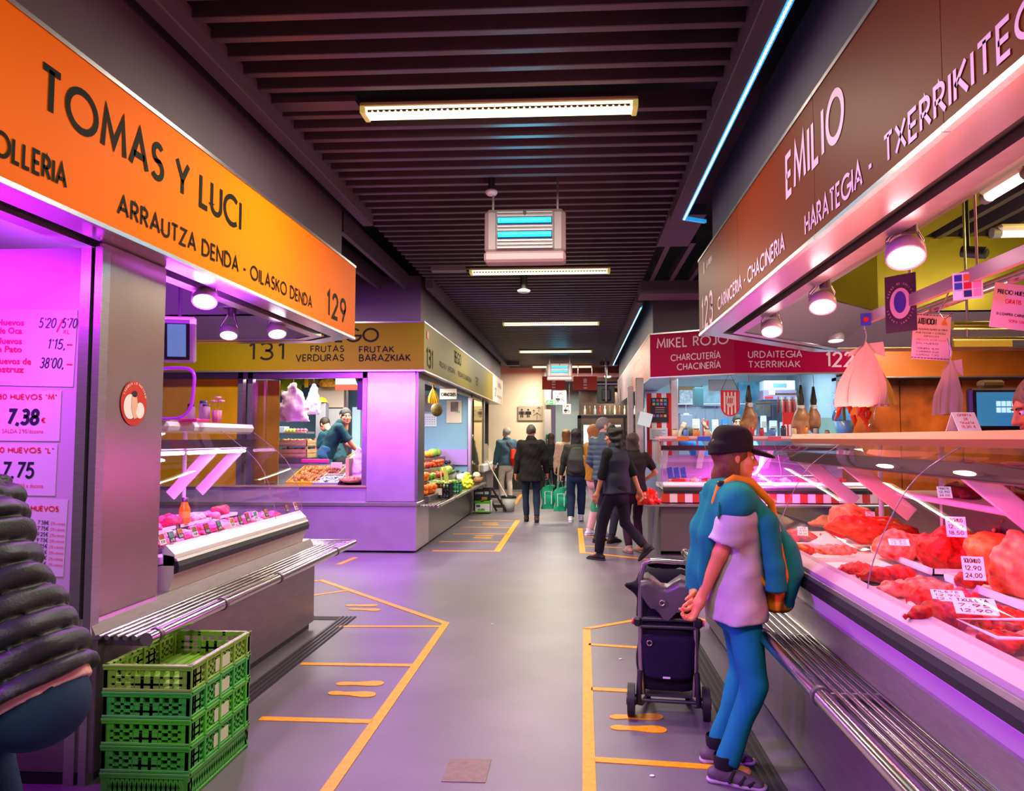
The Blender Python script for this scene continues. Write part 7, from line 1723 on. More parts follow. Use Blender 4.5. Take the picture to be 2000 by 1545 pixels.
def person(label, pos, head, H, skin='#d8a07c', hair=('short', '#3a2a1e'), top=None, bottom='#22222a', shoes='#2a2426', lean=0.0, side=0.0, look=(0, 0), hands=None, feet=None, h=.016, fat=1.0, hipo=(0, 0), z0=0.0, group='people in the market hall', curls=(.5, .5), legs=True, palm=None, name='person', fdir=(0, 0)):
    t = thing(name, label, 'person', (pos[0], pos[1], z0), R_(head), group); k = H / 1.72
    hip = V((hipo[0], hipo[1], .92 * k)); Rt = Matrix.Rotation(side, 3, 'Y') @ Matrix.Rotation(-lean, 3, 'X'); T = lambda x, y, z: hip + Rt @ V((x * k, y * k, (z - .92) * k))
    sw = .172 * (fat ** .4); hands = hands or [(-.27, .04, .76), (.27, .04, .76)]; feet = feet or [(-.10, -.03, .085), (.10, .03, .085)]
    J = dict(T=T, k=k, t=t, Rt=Rt, hip=hip); A = []
    for i, sx in ((0, -1), (1, 1)):
        sh = T(sx * sw, -.005, 1.385); tg = hands[i]; hint = tg[3:6] if len(tg) > 3 else (sx * .5, -1, 0); w = V(tg[:3]) * k if len(tg) < 7 else V(tg[:3])
        el, wr = ik(sh, w, .285 * k, .255 * k, hint); A.append((sh, el, wr))
    Lg = []
    for i, sx in ((0, -1), (1, 1)):
        hj = hip + V((sx * .088 * k, 0, -.02 * k)); an = V(feet[i][:3]) * k; kn, an = ik(hj, an, .43 * k, .42 * k, feet[i][3:6] if len(feet[i]) > 3 else (sx * .08, 1, 0)); Lg.append((hj, kn, an))
    J['arms'] = A; J['legs'] = Lg; sd = Rt @ V((1, 0, 0)); f = fat
    tor = [(T(0, 0, .88), .158 * k * f, .112 * k * f), (T(0, .008, 1.0), .150 * k * f, .110 * k * f), (T(0, .005, 1.12), .138 * k * f, .102 * k * f), (T(0, 0, 1.28), .165 * k * f, .112 * k * f), (T(0, -.008, 1.39), .152 * k, .092 * k), (T(0, -.01, 1.43), .105 * k, .075 * k), (T(0, -.012, 1.455), .07 * k, .06 * k)]
    P = [p for a in A for p in a] + [q[0] for q in tor] + ([p for l in Lg for p in l] if legs else [])
    lo = [min(p[i] for p in P) - .17 for i in range(3)]; hi = [max(p[i] for p in P) + .17 for i in range(3)]
    if lean > .3: lo[1] -= .22
    s = SDF(lo, hi, h)
    s.loft(tor, sd, .02)
    for sh, el, wr in A: s.cone(sh, el, .046 * k, .038 * k, .02); s.cone(el, wr, .038 * k, .025 * k, .012)
    if legs:
        for hj, kn, an in Lg: s.cone(hj, kn, .075 * k, .05 * k, .02); s.cone(kn, an, .048 * k, .033 * k, .012); s.cone(an, an + V((0, .1 * k, -.035 * k)), .03 * k, .028 * k, .01)
    parts = [(*s.mesh(), 0)]
    Rh = Rt @ Matrix.Rotation(R_(look[0]), 3, 'Z') @ Matrix.Rotation(R_(look[1]), 3, 'X') if lean < .3 else Matrix.Rotation(R_(look[0]), 3, 'Z') @ Matrix.Rotation(R_(look[1]), 3, 'X')
    hc = T(0, .012, 1.60); MH = Matrix.Translation(hc) @ Rh.to_4x4() @ Matrix.Scale(k * 1.0, 4); J['MH'] = MH
    parts.append((*xf(HEADM, MH), 0))
    J['hand'] = []
    for i, (sh, el, wr) in enumerate(A):
        d = (wr - el).normalized(); n = V(palm[i]) if palm and palm[i] else V(((1, -1)[i], .2, 0)); n = (n - d * n.dot(d)).normalized(); x = d.cross(n)
        M = Matrix((( x.x, n.x, -d.x, wr.x), (x.y, n.y, -d.y, wr.y), (x.z, n.z, -d.z, wr.z), (0, 0, 0, 1))) @ Matrix.Diagonal((-k if i == 0 else k, k, k, 1))
        parts.append((*xf(_hand(curls[i]), M, i == 0), 0)); J['hand'].append(wr + d * .085 * k)
    bo = arrobj('body', parts, SKIN(skin), t)
    for sx in (-1, 1):
        MB().ell(MH @ V((sx * .031, .079, -.002)), .0125 * k, 0, 10, 7).ell(MH @ V((sx * .031, .0885, -.002)), (.006 * k,) * 3, 1, 8, 5).build('eye', [mat('eye white', '#e8e2dc', .3), mat('iris', '#2a1c14', .3)], bo, True)
        MB().tube([MH @ V((sx * .013, .092, .017)), MH @ V((sx * .03, .094, .022)), MH @ V((sx * .048, .083, .017))], .0035 * k, 5).build('eyebrow', mat('brow', '#3a2a20', .8), bo, True)
    MB().ell(MH @ V((0, .0965, -.065)), (.019 * k, .004 * k, .0045 * k), 0, 10, 5, Rh).build('lips', mat('lip', '#b0605a', .5), bo, True)
    # hair
    if hair:
        st, hcu = hair[:2]; hm = mat('hair ' + hcu, hcu, .6, noise=(60, .35), bump=(140, .4), stretch=(3, 3, .4)); g = SDF((-.19, -.24, -.48), (.19, .17, .19), .009)
        if st != 'bald':
            b = {'short': .006, 'bob': .004, 'long': .014, 'curly': .016}[st]
            g.ell((0, -.02, .032), (.078 + b, .10 + b, .092 + b), .01)
            if st in ('long', 'bob', 'curly'):
                L = {'long': -.34, 'bob': -.115, 'curly': -.13}[st]; g.loft([((0, -.055, L), .065 if st == 'long' else .085 if st == 'bob' else .095, .04 if st == 'long' else .06 if st == 'bob' else .085), ((0, -.05, L * .5), .09 if st != 'curly' else .108, .06 if st != 'curly' else .10), ((0, -.03, .03), .086 + b * .5, .09)], (1, 0, 0), .03)
            g.ell((0, .105, -.045), (.068, .075, .105), .01, 'cut'); g.ell((0, .03, -.11), (.066, .075, .09), .02, 'cut') if st not in ('long', 'curly') else None
            if st == 'short': g.plane((0, -.06, -.065), (0, .3, -1)); [g.ell((x * .085, .0, -.03), (.02, .03, .045), .005, 'cut') for x in (-1, 1)]
            if st == 'bob': [g.ell((x * .072, -.03, -.065), (.02, .048, .06), .02) for x in (-1, 1)]
            g.disp(wob(int(H * 100), {'curly': .022}.get(st, .006), {'curly': 60}.get(st, 50)))
            arrobj('hair', [(*xf(g.mesh(), MH), 0)], hm, t)
    # top garment
    if top:
        c = top; off = c.get('off', .016); hem = c.get('hem', .84); g = SDF(lo, hi, c.get('h', h * .85)); fl = c.get('flare', 1.06)
        tt = [(T(0, 0, hem), tor[0][1] * fl + off, tor[0][2] * fl + off), (T(0, .0, 1.0), tor[1][1] + off, tor[1][2] + off), (T(0, 0, 1.14), tor[2][1] + off * 1.2, tor[2][2] + off * 1.1), (T(0, 0, 1.28), tor[3][1] + off, tor[3][2] + off), (T(0, -.008, 1.39), tor[4][1] + off * .8, tor[4][2] + off), (T(0, -.01, 1.43), tor[5][1] + off * .8, tor[5][2] + off * .8), (T(0, -.012, 1.452), .075 * k + off * .6, .066 * k + off * .6)]
        g.loft(tt, sd, .02, flat=True)
        sl = c.get('sleeve', 'long')
        for sh, el, wr in A:
            r = .050 * k + off * .7 + c.get('loose', 0)
            if sl == 'long': g.cone(sh, el, r, r * .92, .05); g.cone(el, wr + (wr - el).normalized() * .0, r * .88, r * .66, .015, flat=True)
            elif sl == 'short': g.cone(sh, sh.lerp(el, .82), r, r * 1.05, .05, flat=True)
            elif sl == 'elbow': g.cone(sh, el, r, r * .92, .03); g.cone(el, el.lerp(wr, .25), r * .9, r * .84, .012, flat=True)
        ax = Rt @ V((0, 0, 1)); o = np3(hip); axn = np3(ax)
        if c.get('quilt'): g.disp(lambda Q: c['quilt'] * ((1 - np.abs(np.sin(((Q - o) @ axn) * math.pi / c.get('pitch', .075)))) ** 2.2 - .25))
        g.disp(wob(int(H * 1000), c.get('fold', .006), 22)); g.disp(wob(int(H * 77), c.get('fold', .006) * .5, 60))
        if c.get('cutn', True): g.ell(T(0, .03, 1.50), (.062 * k, .07 * k, .07 * k), .01, 'cut')
        arrobj(c.get('name', 'shirt'), [(*g.mesh(), 0)], FAB(c['col'], c.get('rough', .85)), t)
        if c.get('vest'):
            g = SDF(lo, hi, h * .85); g.loft([(p, a + off * .7, b + off * .7) for p, a, b in tt[:-1]] + [(T(0, -.012, 1.45), .085 * k + off, .075 * k + off)], sd, .02, flat=True)
            for sh, el, wr in A: g.cone(sh, el, .06 * k, .06 * k, .015, 'cut')
            if c.get('vquilt'): g.disp(lambda Q: c['vquilt'] * (1 - np.abs(np.sin(((Q - o) @ axn) * math.pi / .06))) ** 3)
            g.disp(wob(5, .008, 24)); g.ell(T(0, .05, 1.52), (.07 * k, .075 * k, .08 * k), .01, 'cut'); arrobj('vest', [(*g.mesh(), 0)], FAB(c['vest'], .8), t)
    if bottom and legs:
        wd = 1.0 if isinstance(bottom, str) else bottom[1]; bc = bottom if isinstance(bottom, str) else bottom[0]; g = SDF([min(x, y) - .05 for x, y in zip(lo, (9, 9, 0))], [hi[0], hi[1], 1.1 * k], h * .85)
        g.loft([(hip + V((0, 0, -.10 * k)), .155 * k * f, .115 * k * f), (hip + V((0, 0, 0)), .166 * k * f, .125 * k * f), (T(0, .0, 1.02), .152 * k * f, .115 * k * f)], (1, 0, 0), .02)
        if lean > .3: g.loft([(T(0, -.005, .66), .150 * k * f, .125 * k * f), (T(0, -.01, .80), .172 * k * f, .138 * k * f), (T(0, 0, 1.0), .15 * k * f, .115 * k * f)], (1, 0, 0), .03)
        for hj, kn, an in Lg:
            g.cone(hj, kn, .088 * k * f ** .5, .064 * k * wd, .02); g.cone(kn, kn.lerp(an, .96), .064 * k * wd, .050 * k * wd, .015, flat=True)
        g.disp(wob(int(H * 313), .006, 26)); arrobj('trousers', [(*g.mesh(), 0)], FAB(bc, .8), t)
    if legs and shoes:
        for i, (hj, kn, an) in enumerate(Lg):
            a_ = R_(fdir[i]); M = Matrix.Translation(an) @ Matrix.Rotation(a_, 4, 'Z') @ Matrix.Rotation(feet[i][6] if len(feet[i]) > 6 else 0, 4, 'X'); g = SDF((-.09, -.12, -.12), (.09, .24, .08), .0085 if h < .014 else .011)
            g.loft([((0, -.062, -.045), .036, .03), ((0, 0, -.035), .038, .05), ((.004, .08, -.052), .042, .034), ((.004, .165, -.065), .036, .018)], (1, 0, 0), .02); g.cone((0, -.012, -.03), (0, -.015, .03), .045, .042, .02, flat=True); g.plane((0, 0, -.072), (0, 0, -1))
            q = SDF((-.09, -.13, -.12), (.09, .25, -.03), .0085 if h < .014 else .011); q.loft([((0, -.066, -.07), .042, .03), ((0, 0, -.07), .036, .03), ((.004, .09, -.07), .046, .03), ((.004, .17, -.07), .040, .03)], (1, 0, 0), .02); q.plane((0, 0, -.064), (0, 0, 1)); q.plane((0, 0, -.086), (0, 0, -1))
            S = M @ Matrix.Scale(k, 4); sc = shoes if isinstance(shoes, tuple) else (shoes, '#1c181a'); arrobj('shoe', [(*xf(g.mesh(), S), 0), (*xf(q.mesh(), S), 1)], [FAB(sc[0], .6), FAB(sc[1], .6)], t)
    return J

def tote(c, w, h, d, col, label, yaw=0.0, hand=None, panel=True):
    t = thing('shopping_bag', label, 'bag', c, yaw); s = SDF((-w * .7, -d, -.01), (w * .7, d, h + .02), .012)
    s.loft([((0, 0, .02), w * .48, d * .45), ((0, 0, h * .5), w * .5, d * .4), ((0, 0, h), w * .46, d * .1)], (1, 0, 0), .02, pw=3.5); s.disp(wob(int(h * 99), .008, 25))
    m = FAB(col, .5); arrobj('sack', [(*s.mesh(), 0)], m, t)
    if panel: MB().tube([(-w * .25, -d * .5, h * .2), (-w * .25, -d * .36, h * .75), (w * .25, -d * .36, h * .75), (w * .25, -d * .5, h * .2)], .006, 4).build('print_line', PAPER, t, True)
    for y in (-.02, .02): MB().tube([(-w * .22, y, h), (-w * .1, y * .4, h + .11), (0, 0, h + .15), (w * .1, y * .4, h + .11), (w * .22, y, h)], .008, 5).build('handle', m, t, True)

# woman with the cap, foreground right
TEAL = '#127c78'
J = person('woman in a black cap, grey tee and blue trousers, hands clasped behind her', (.69, 3.60), -86, 1.575, '#d88a5a', ('bob', '#6a3a1c'), dict(col='#b9b0b4', sleeve='short', hem=.78, off=.024, flare=1.12, h=.010, loose=.008, fold=.007),
    bottom=('#0b7a8c', 1.06), shoes=('#5a4f56', '#a894a8'), look=(-4, -3), hands=[(.02, -.17, .86, -.8, -.4, 0), (.10, -.17, .83, 1.6, -.4, 0)], feet=[(-.11, -.02, .085), (.13, -.04, .085)], h=.012, fat=1.06, hipo=(0, .05), curls=(.7, .9), palm=[(0, -1, .2), (0, -1, .2)], fdir=(-6, -24))
T, k, t, MH = J['T'], J['k'], J['t'], J['MH']
CAPM = FAB('#1c1512', .9)
g = SDF((-.14, -.16, -.02), (.14, .17, .17), .007); g.loft([((0, -.02, .02), .099, .115), ((0, -.022, .05), .098, .114), ((0, -.016, .072), .09, .103)], (1, 0, 0), .01, pw=2.8); g.plane((0, 0, .022), (0, .18, -1)); g.disp(wob(3, .004, 45))
b = SDF((-.12, .05, -.03), (.12, .22, .08), .006); b.ell((0, .105, .028), (.086, .105, .015), .01, M=Matrix.Rotation(-.25, 3, 'X')); b.plane((0, .072, 0), (0, -1, 0))
arrobj('cap', [(*xf(g.mesh(), MH), 0), (*xf(b.mesh(), MH), 0)], CAPM, t)
MB().obox(MH @ Matrix.Translation((.06, -.098, .045)) @ Matrix.Rotation(.55, 4, 'Z'), .024, .004, .012).build('cap_tag', mat('cap tag', '#c89a98', .5), t, True)
# hoodie over the shoulders: back panel, near sleeve in front, collar roll
TM = FAB(TEAL, .9); g = SDF((-.32, -.34, .72), (.34, .34, 1.50), .010)
g.loft([(T(-.04, -.195, .90), .115, .03), (T(-.035, -.18, 1.05), .125, .04), (T(-.015, -.15, 1.2), .155, .05), (T(0, -.10, 1.33), .18, .055), (T(0, -.055, 1.42), .11, .05)], (1, 0, 0), .03)
g.cone(T(-.19, -.03, 1.375), T(.19, -.03, 1.375), .074, .074, .05); g.cone(T(.03, -.06, 1.425), T(.19, -.03, 1.385), .055, .06, .05); g.cone(T(-.03, -.06, 1.425), T(-.19, -.03, 1.385), .055, .06, .05)
g.cone(T(.15, .0, 1.42), T(.165, .115, 1.28), .05, .052, .03); g.cone(T(.165, .115, 1.28), T(.155, .16, 1.06), .052, .046, .02); g.cone(T(.155, .16, 1.06), T(.15, .165, .93), .044, .052, .02, flat=True)
g.cone(T(-.15, .0, 1.42), T(-.165, .115, 1.28), .05, .052, .03); g.cone(T(-.165, .115, 1.28), T(-.14, .18, 1.0), .05, .045, .02)
g.ell(T(0, .07, 1.53), (.07, .08, .085), .02, 'cut'); g.disp(wob(9, .006, 26)); g.disp(lambda Q: .010 * np.sin(Q[..., 0] * 52 + Q[..., 2] * 6) * (Q[..., 1] < -.06))
arrobj('hoodie', [(*g.mesh(), 0)], TM, t, 'teal hoodie draped over the shoulders')
ORM = FAB('#d8800e', .7); g = SDF((-.24, .08, .72), (.24, .42, 1.35), .010)
g.loft([(T(0, .235, .86), .11, .06), (T(0, .265, 1.0), .135, .085), (T(0, .245, 1.15), .12, .065), (T(0, .20, 1.26), .07, .035)], (1, 0, 0), .03); g.disp(wob(12, .006, 25))
arrobj('backpack', [(*g.mesh(), 0)], TM, t, 'teal and orange backpack worn in front')
g = SDF((-.24, .06, .68), (.26, .42, 1.36), .010)
g.loft([(T(.0, .185, .84), .118, .035), (T(0, .21, 1.0), .142, .05), (T(0, .19, 1.16), .126, .04), (T(0, .165, 1.28), .06, .02)], (1, 0, 0), .02); g.cone(T(.06, .24, .85), T(-.06, .24, .85), .035, .035, .03)
arrobj('backpack_trim', [(*g.mesh(), 0)], ORM, t, 'orange side panel of the backpack')
MB().tube([T(.10, -.13, 1.36), T(.115, -.10, 1.445), T(.125, -.03, 1.488), T(.13, .05, 1.475), T(.135, .15, 1.37), T(.10, .20, 1.22)], [.013, .02, .022, .021, .018, .012], 8).tube([T(.125, .06, 1.06), T(.14, .1, .98), T(.10, .19, .9)], .012, 6).build('backpack_strap', ORM, t, True)
MB().obox(Matrix.Translation(T(.12, -.095, 1.462)), .03, .035, .03, 0, .006).build('buckle', BLACKP, t, True)
MB().tube([T(.15, .02, 1.12), T(.17, .03, .98), T(.165, .05, .86)], .003, 4).build('cord', mat('cord grey', '#a89aa8', .7), t, True)
for (hj, kn, an), fd in zip(J['legs'], (-6, -24)):
    MB().lathe(an + V((0, -.005, -.005)), [(.047, 0), (.05, .05), (.046, .055)], 14).build('sock', FAB('#17141a'), t, True)
    M = Matrix.Translation(an) @ Matrix.Rotation(R_(fd), 4, 'Z'); mm = MB()
    for y, w, z in ((.03, .05, -.008), (.075, .05, -.03), (.115, .045, -.045)): mm.tube([M @ V((-w, y - .02, -.055)), M @ V((-w * .6, y, z)), M @ V((w * .6, y + .012, z)), M @ V((w, y - .01, -.055))], .008, 5)
    mm.build('sandal_strap', FAB('#2a2428'), t, True)
pw = Matrix.Rotation(R_(-86), 4, 'Z') @ J['hand'][0]
# man in the dark vest, walking; woman close behind him
DK = '#1c1a20'
person('man with dark curly hair in a black vest striding to the left', (.50, 9.55), 52, 1.70, '#c8845e', ('curly', '#15100e'), dict(col='#17161a', sleeve='elbow', hem=.86, off=.018, vest='#2a2c3c', name='jumper'), bottom=('#1a1522', 1.1), shoes=('#2a2226', '#3a3036'), look=(16, -2), lean=.06,
    hands=[(-.24, .16, .80), (.22, -.22, .84)], feet=[(-.10, .22, .085), (.10, -.36, .20, .1, 1, .2, -.7)], fat=1.12, h=.013)
person('woman in dark clothes with a bare bent arm behind the striding man', (.77, 10.25), 20, 1.62, '#d89878', ('bob', '#35211a'), dict(col='#241c1e', sleeve='short', hem=.84), bottom='#3a1c30', shoes=('#b08a80', '#8a6a60'), look=(-50, 0), hands=[(-.22, .08, .85), (.16, .1, 1.0, 1, -.5, .1)], fat=1.05)
# man in the blue padded gilet, woman in mustard jacket
person('grey haired man in a blue padded jacket looking to the right', (.40, 11.2), -38, 1.86, '#d8a084', ('short', '#7a7068'), dict(col='#42575e', sleeve='long', hem=.86, off=.03, quilt=.012, rough=.5, name='padded_jacket'), bottom='#2a2a34', look=(-42, 4), hands=[(-.2, .2, .95), (.2, .22, .98)])
person('woman with blonde hair in a mustard jacket and pink trousers', (.28, 11.95), -50, 1.76, '#d8a888', ('long', '#a8682a'), dict(col='#a8721a', sleeve='long', hem=.86, off=.024, name='jacket'), bottom=('#d8a8a0', 1.05), shoes=('#d8d0d8', '#e8e4ea'), look=(-20, 0), hands=[(-.25, .1, .78), (.24, .12, .80)])
tote((.33, 11.62, .42), .24, .32, .14, '#3a9a62', 'green and pink carrier bag beside the pink trousers', .3)
# walkers
J = person('woman with long black hair, dark jacket and backpack walking away', (-.03, 13.9), -3, 1.72, '#d0987a', ('long', '#14100e'), dict(col='#2a2c22', sleeve='long', hem=.86, off=.026, name='jacket', rough=.7), bottom=('#1a2c40', 1.3), shoes=('#d8d4d0', '#eceae6'), hands=[(-.29, .04, .80), (.26, .05, .82)], feet=[(-.10, -.05, .085), (.08, .20, .10)], h=.015, curls=(1, .6))
t, T, k = J['t'], J['T'], J['k']
g = SDF((-.25, -.4, .85), (.3, -.02, 1.5), .012); g.loft([(T(.02, -.20, .98), .15, .08), (T(.02, -.21, 1.15), .16, .085), (T(.02, -.17, 1.34), .12, .05)], (1, 0, .15), .03, pw=2.6); g.disp(wob(6, .006, 25)); arrobj('backpack', [(*g.mesh(), 0)], FAB('#35352e', .6), t, 'dark green leather backpack')
MB().tube([T(.10, -.2, 1.02), T(.17, -.26, 1.12), T(.15, -.24, 1.24)], .01, 5).build('zip', mat('zip gold', '#b8a060', .4, .6), t, True)
J2 = person('man in a long black coat walking away with a green bag', (-.87, 13.9), 4, 1.80, '#c88a6a', ('short', '#4a4238'), dict(col='#16130f', sleeve='long', hem=.72, off=.038, flare=1.22, name='coat', fold=.01), bottom='#1a2838', shoes='#3a2a26', hands=[(-.27, .06, .84), (.30, .05, .80)], feet=[(-.08, .08, .085), (.10, -.12, .09)], h=.015, curls=(.5, 1))
def hold(J, i, yaw): M = WM[J['t'].name]; return M @ J['hand'][i]
for JJ, i, lb in ((J2, 1, 'green shopping bag in the right hand of the coat man'), (J, 0, 'green shopping bag in the left hand of the backpack woman')):
    p = hold(JJ, i, 0); tote((p.x, p.y, p.z - .155 - .42), .24, .42, .13, '#129a62', lb, .15)
J = person('grey haired man in a blue jacket with a red shoulder bag', (-1.72, 18.0), 22, 1.80, '#d8a88a', ('short', '#a8a29a'), dict(col='#4a6478', sleeve='long', hem=.86, off=.034, name='jacket', fold=.01), bottom=('#e0d0c4', 1.1), shoes='#8a7a70', look=(24, -12), hands=[(-.26, .12, .86), (.24, .14, .88)])
t, T = J['t'], J['T']; g = SDF((-.1, -.45, .75), (.45, -.02, 1.35), .013); g.loft([(T(.16, -.17, .90), .12, .06), (T(.15, -.19, 1.02), .14, .07), (T(.12, -.15, 1.2), .08, .04)], (1, .2, 0), .03); arrobj('shoulder_bag', [(*g.mesh(), 0)], FAB('#c82a0e', .4), t, 'red shoulder bag')
MB().tube([T(.12, -.16, 1.2), T(-.02, -.14, 1.38), T(-.1, 0, 1.46)], .012, 5).build('bag_strap', FAB('#7a2a1a'), t, True)
person('woman with long fair hair in a cream coat walking away', (-.26, 17.0), 0, 1.74, '#d8a888', ('long', '#8a5a32'), dict(col='#d8b098', sleeve='long', hem=.70, off=.032, flare=1.15, name='coat'), bottom='#2a2a34')
person('dark clothed woman with long brown hair beside the grey column', (-.72, 20.2), 0, 1.68, '#c89878', ('long', '#3a261a'), dict(col='#1c1c20', sleeve='long', hem=.84, name='jacket'), bottom='#15161c')
# fruit sellers on the raised stall floor
pf = thing('stall_platform', 'raised floor of the fruit stall', 'platform', (-4, 12.5, 0)); MB().box(-5.8, -3.0, 11.7, 14.4, 0, .28).build('deck', STEELD, pf)
J = person('young fruit seller in a dark teal shirt leaning over, looking back', (-4.12, 11.95), -66, 1.84, '#c88a62', ('short', '#17130f'), dict(col='#123c40', sleeve='short', hem=.86, off=.014, loose=.008), bottom='#2a5a78', lean=.44, look=(-78, -4), z0=.28, hands=[(-.1, .55, .98), (.2, .62, .80)], h=.013)
person('second fruit seller in a dark teal shirt bending behind a hanging bag', (-4.12, 12.7), 62, 1.74, '#c8866a', ('short', '#2a1c14'), dict(col='#153e48', sleeve='short', hem=.86, off=.016), bottom='#141a24', lean=.55, look=(-10, -40), z0=.28, hands=[(-.25, .45, .75), (.3, .25, .78)], h=.015)
# sausage seller and butcher
person('sausage seller in pale blue reaching up behind the hams', (2.62, 12.3), 150, 1.78, '#d8a07c', ('short', '#2a1c16'), dict(col='#8ac8d4', sleeve='short', hem=.84, off=.02), bottom='#3a4a5a', z0=.15, look=(20, 0), hands=[(-.25, .3, 1.05), (.50, .12, 1.55, .5, -.5, -.4)], h=.014)
person('second sausage seller in a blue patterned shirt with raised arm', (2.08, 12.0), 70, 1.66, '#d8a486', ('short', '#5a4a22'), dict(col='#2a7ac8', sleeve='short', hem=.84, off=.02), bottom='#4a3a4a', lean=.5, z0=.15, look=(0, -20), hands=[(-.05, .42, 1.62, -.6, 0, -1), (.2, .4, .9)], h=.014)
J = person('butcher at the right edge reaching into the red case', (2.25, 3.45), 68, 1.84, '#d8784a', ('short', '#8a5a42'), dict(col='#7a1418', sleeve='short', hem=.84), bottom='#2a2430', z0=.0, hands=[(-.16, .24, 1.27, -1, -.3, 0), (.2, .2, 1.05)], lean=.2, look=(12, -8), h=.013, curls=(.6, .6))
MB().lathe(J['arms'][0][2], [(.034, -.02), (.037, -.01), (.037, .01), (.034, .02)], 12, 0, (J['arms'][0][2] - J['arms'][0][1]).to_track_quat('Z', 'Y').to_matrix()).build('wristwatch', BLACKP, J['t'], True)
# padded jacket person at the left edge, head outside the picture
J = person('person in a black padded jacket and jeans bending at the left edge', (-1.87, 2.36), 84, 1.72, '#d0987a', ('short', '#2a1c14'), dict(col='#1d2020', sleeve='long', hem=.70, off=.045, quilt=.03, pitch=.085, rough=.45, fold=.008, loose=.012, name='padded_jacket', h=.011, flare=1.04), bottom=('#16304e', 1.15), shoes='#2a2426', lean=.54, look=(0, -20), hands=[(-.2, .45, .95), (.2, .5, .95)], h=.014, fat=1.12)
t, T = J['t'], J['T']
g = SDF((-.26, -.26, .6), (.26, .26, 1.1), .012); g.loft([(T(0, 0, .668), .192, .150), (T(0, 0, .76), .195, .152)], J['Rt'] @ V((1, 0, 0)), .01, flat=True); arrobj('shirt_hem', [(*g.mesh(), 0)], FAB('#e8b8b0', .8), t, 'pale shirt hem below the jacket')
MB().tube([T(.13, -.06, 1.40), T(.0, -.12, 1.43), T(-.13, -.06, 1.40)], [.05, .07, .05], 9).build('hood', FAB('#1d2020', .45), t, True)
MB().obox(Matrix.Translation(J['hip'] + V((.08, -.145, -.08))) @ Matrix.Rotation(.12, 4, 'X'), .12, .01, .13, 0, .004).build('pocket', FAB('#20405e', .8), t, True)
# ------------------------------------------------------------------ stack of green crates
GC = [mat('crate green lit', '#7fae3a', .4), mat('crate green', '#3aae42', .4), mat('crate green grass', '#48b82a', .4), mat('crate green deep', '#3aa636', .4), mat('crate green lower', '#46a23a', .4)]  # first green is a paler copy, light on the top crate put in
def green_crate(z, m, label, lattice=False, rim=True, h=.118):
    x0, x1, y0, y1 = -2.05, -1.665, 3.17, 3.75; t = thing('plastic_crate', label, 'crate', ((x0 + x1) / 2, (y0 + y1) / 2, z), 0, 'stacked green crates'); w = .016
    mm = MB(); mm.box(x0, x1, y0, y1, z, z + .006)
    mm.build('floor_panel', m, t)
    r = MB()
    for zz, ex in ((z + h - .012, .006), (z + h * .80, .004), (z + .006, .004)):
        q = .012
        r.box(x0 - ex, x1 + ex, y0 - ex, y0 + w, zz, zz + q, 0, .002).box(x0 - ex, x1 + ex, y1 - w, y1 + ex, zz, zz + q, 0, .002).box(x0 - ex, x0 + w, y0, y1, zz, zz + q, 0, .002).box(x1 - w, x1 + ex, y0, y1, zz, zz + q, 0, .002)
    r.build('rim', m, t)
    for x in (x0, x1):
        for y in (y0, y1): sx = 1 if x == x0 else -1; sy = 1 if y == y0 else -1; MB().box(x, x + sx * .035, y, y + sy * .01, z, z + h).box(x, x + sx * .01, y, y + sy * .035, z, z + h).build('corner_post', m, t)
    for nm_, ax, fx in (('end_panel', 'y', y0), ('end_panel', 'y', y1 - w), ('side_panel', 'x', x0), ('side_panel', 'x', x1 - w)):
        a, b = (x0, x1) if ax == 'y' else (y0, y1); n = 9 if ax == 'y' else 13; p = MB()
        def bx(u0, u1, v0, v1, dp=w):
            if ax == 'y': p.box(u0, u1, fx, fx + dp, z + v0 * h, z + v1 * h)
            else: p.box(fx, fx + dp, u0, u1, z + v0 * h, z + v1 * h)
        if lattice:
            for k in range(n * 2):
                u = a + (b - a) * k / (n * 2); e = (b - a) / (n * 2)
                for s in (0, 1):
                    A_0 = (u + (e if s else 0), z + .01); B_0 = (u + (0 if s else e), z + h * .9); dx = .006
                    pts = [(A_0[0] - dx, A_0[1]), (A_0[0] + dx, A_0[1]), (B_0[0] + dx, B_0[1]), (B_0[0] - dx, B_0[1])]
                    if ax == 'y': p.prism([(q[0], fx, q[1]) for q in pts], (0, w, 0))
                    else: p.prism([(fx, q[0], q[1]) for q in pts], (w, 0, 0))
        else:
            for k in range(n + 1): u = a + (b - a) * k / n; bx(max(a, u - .007), min(b, u + .007), 0, 1, w * (1 if k % 3 else 1.4))
            for v in (.30, .55): bx(a, b, v - .04, v + .04)
            bx(a + (b - a) * .36, a + (b - a) * .64, .12, .5 if ax == 'y' else .74)
            if ax == 'x': bx(a, a + (b - a) * .16, .06, .8); bx(b - (b - a) * .1, b, .06, .8)
        side_ = p.build(nm_, m, t)
    if not lattice: MB().box(x1 - .002, x1 + .002, y0 + .22, y0 + .36, z + h * .2, z + h * .66).build('paper_label', mat('pale crate label', '#c8d8b0', .6), side_)
    f = MB()
    for k in range(1, 8): f.box(x0 + (x1 - x0) * k / 8 - .006, x0 + (x1 - x0) * k / 8 + .006, y0, y1, z + .006, z + .014)
    f.build('floor_rib', m, t)
N_C = ['bottom green lattice crate of the stack, by the left counter', 'second green crate from the bottom of the stack', 'middle green crate of the stack', 'second green crate from the top of the stack', 'topmost green open crate of the stack, coloured paler as if lit']
for k in range(5): green_crate(.0 + k * .1135, GC[4 - k], N_C[k], k == 0)

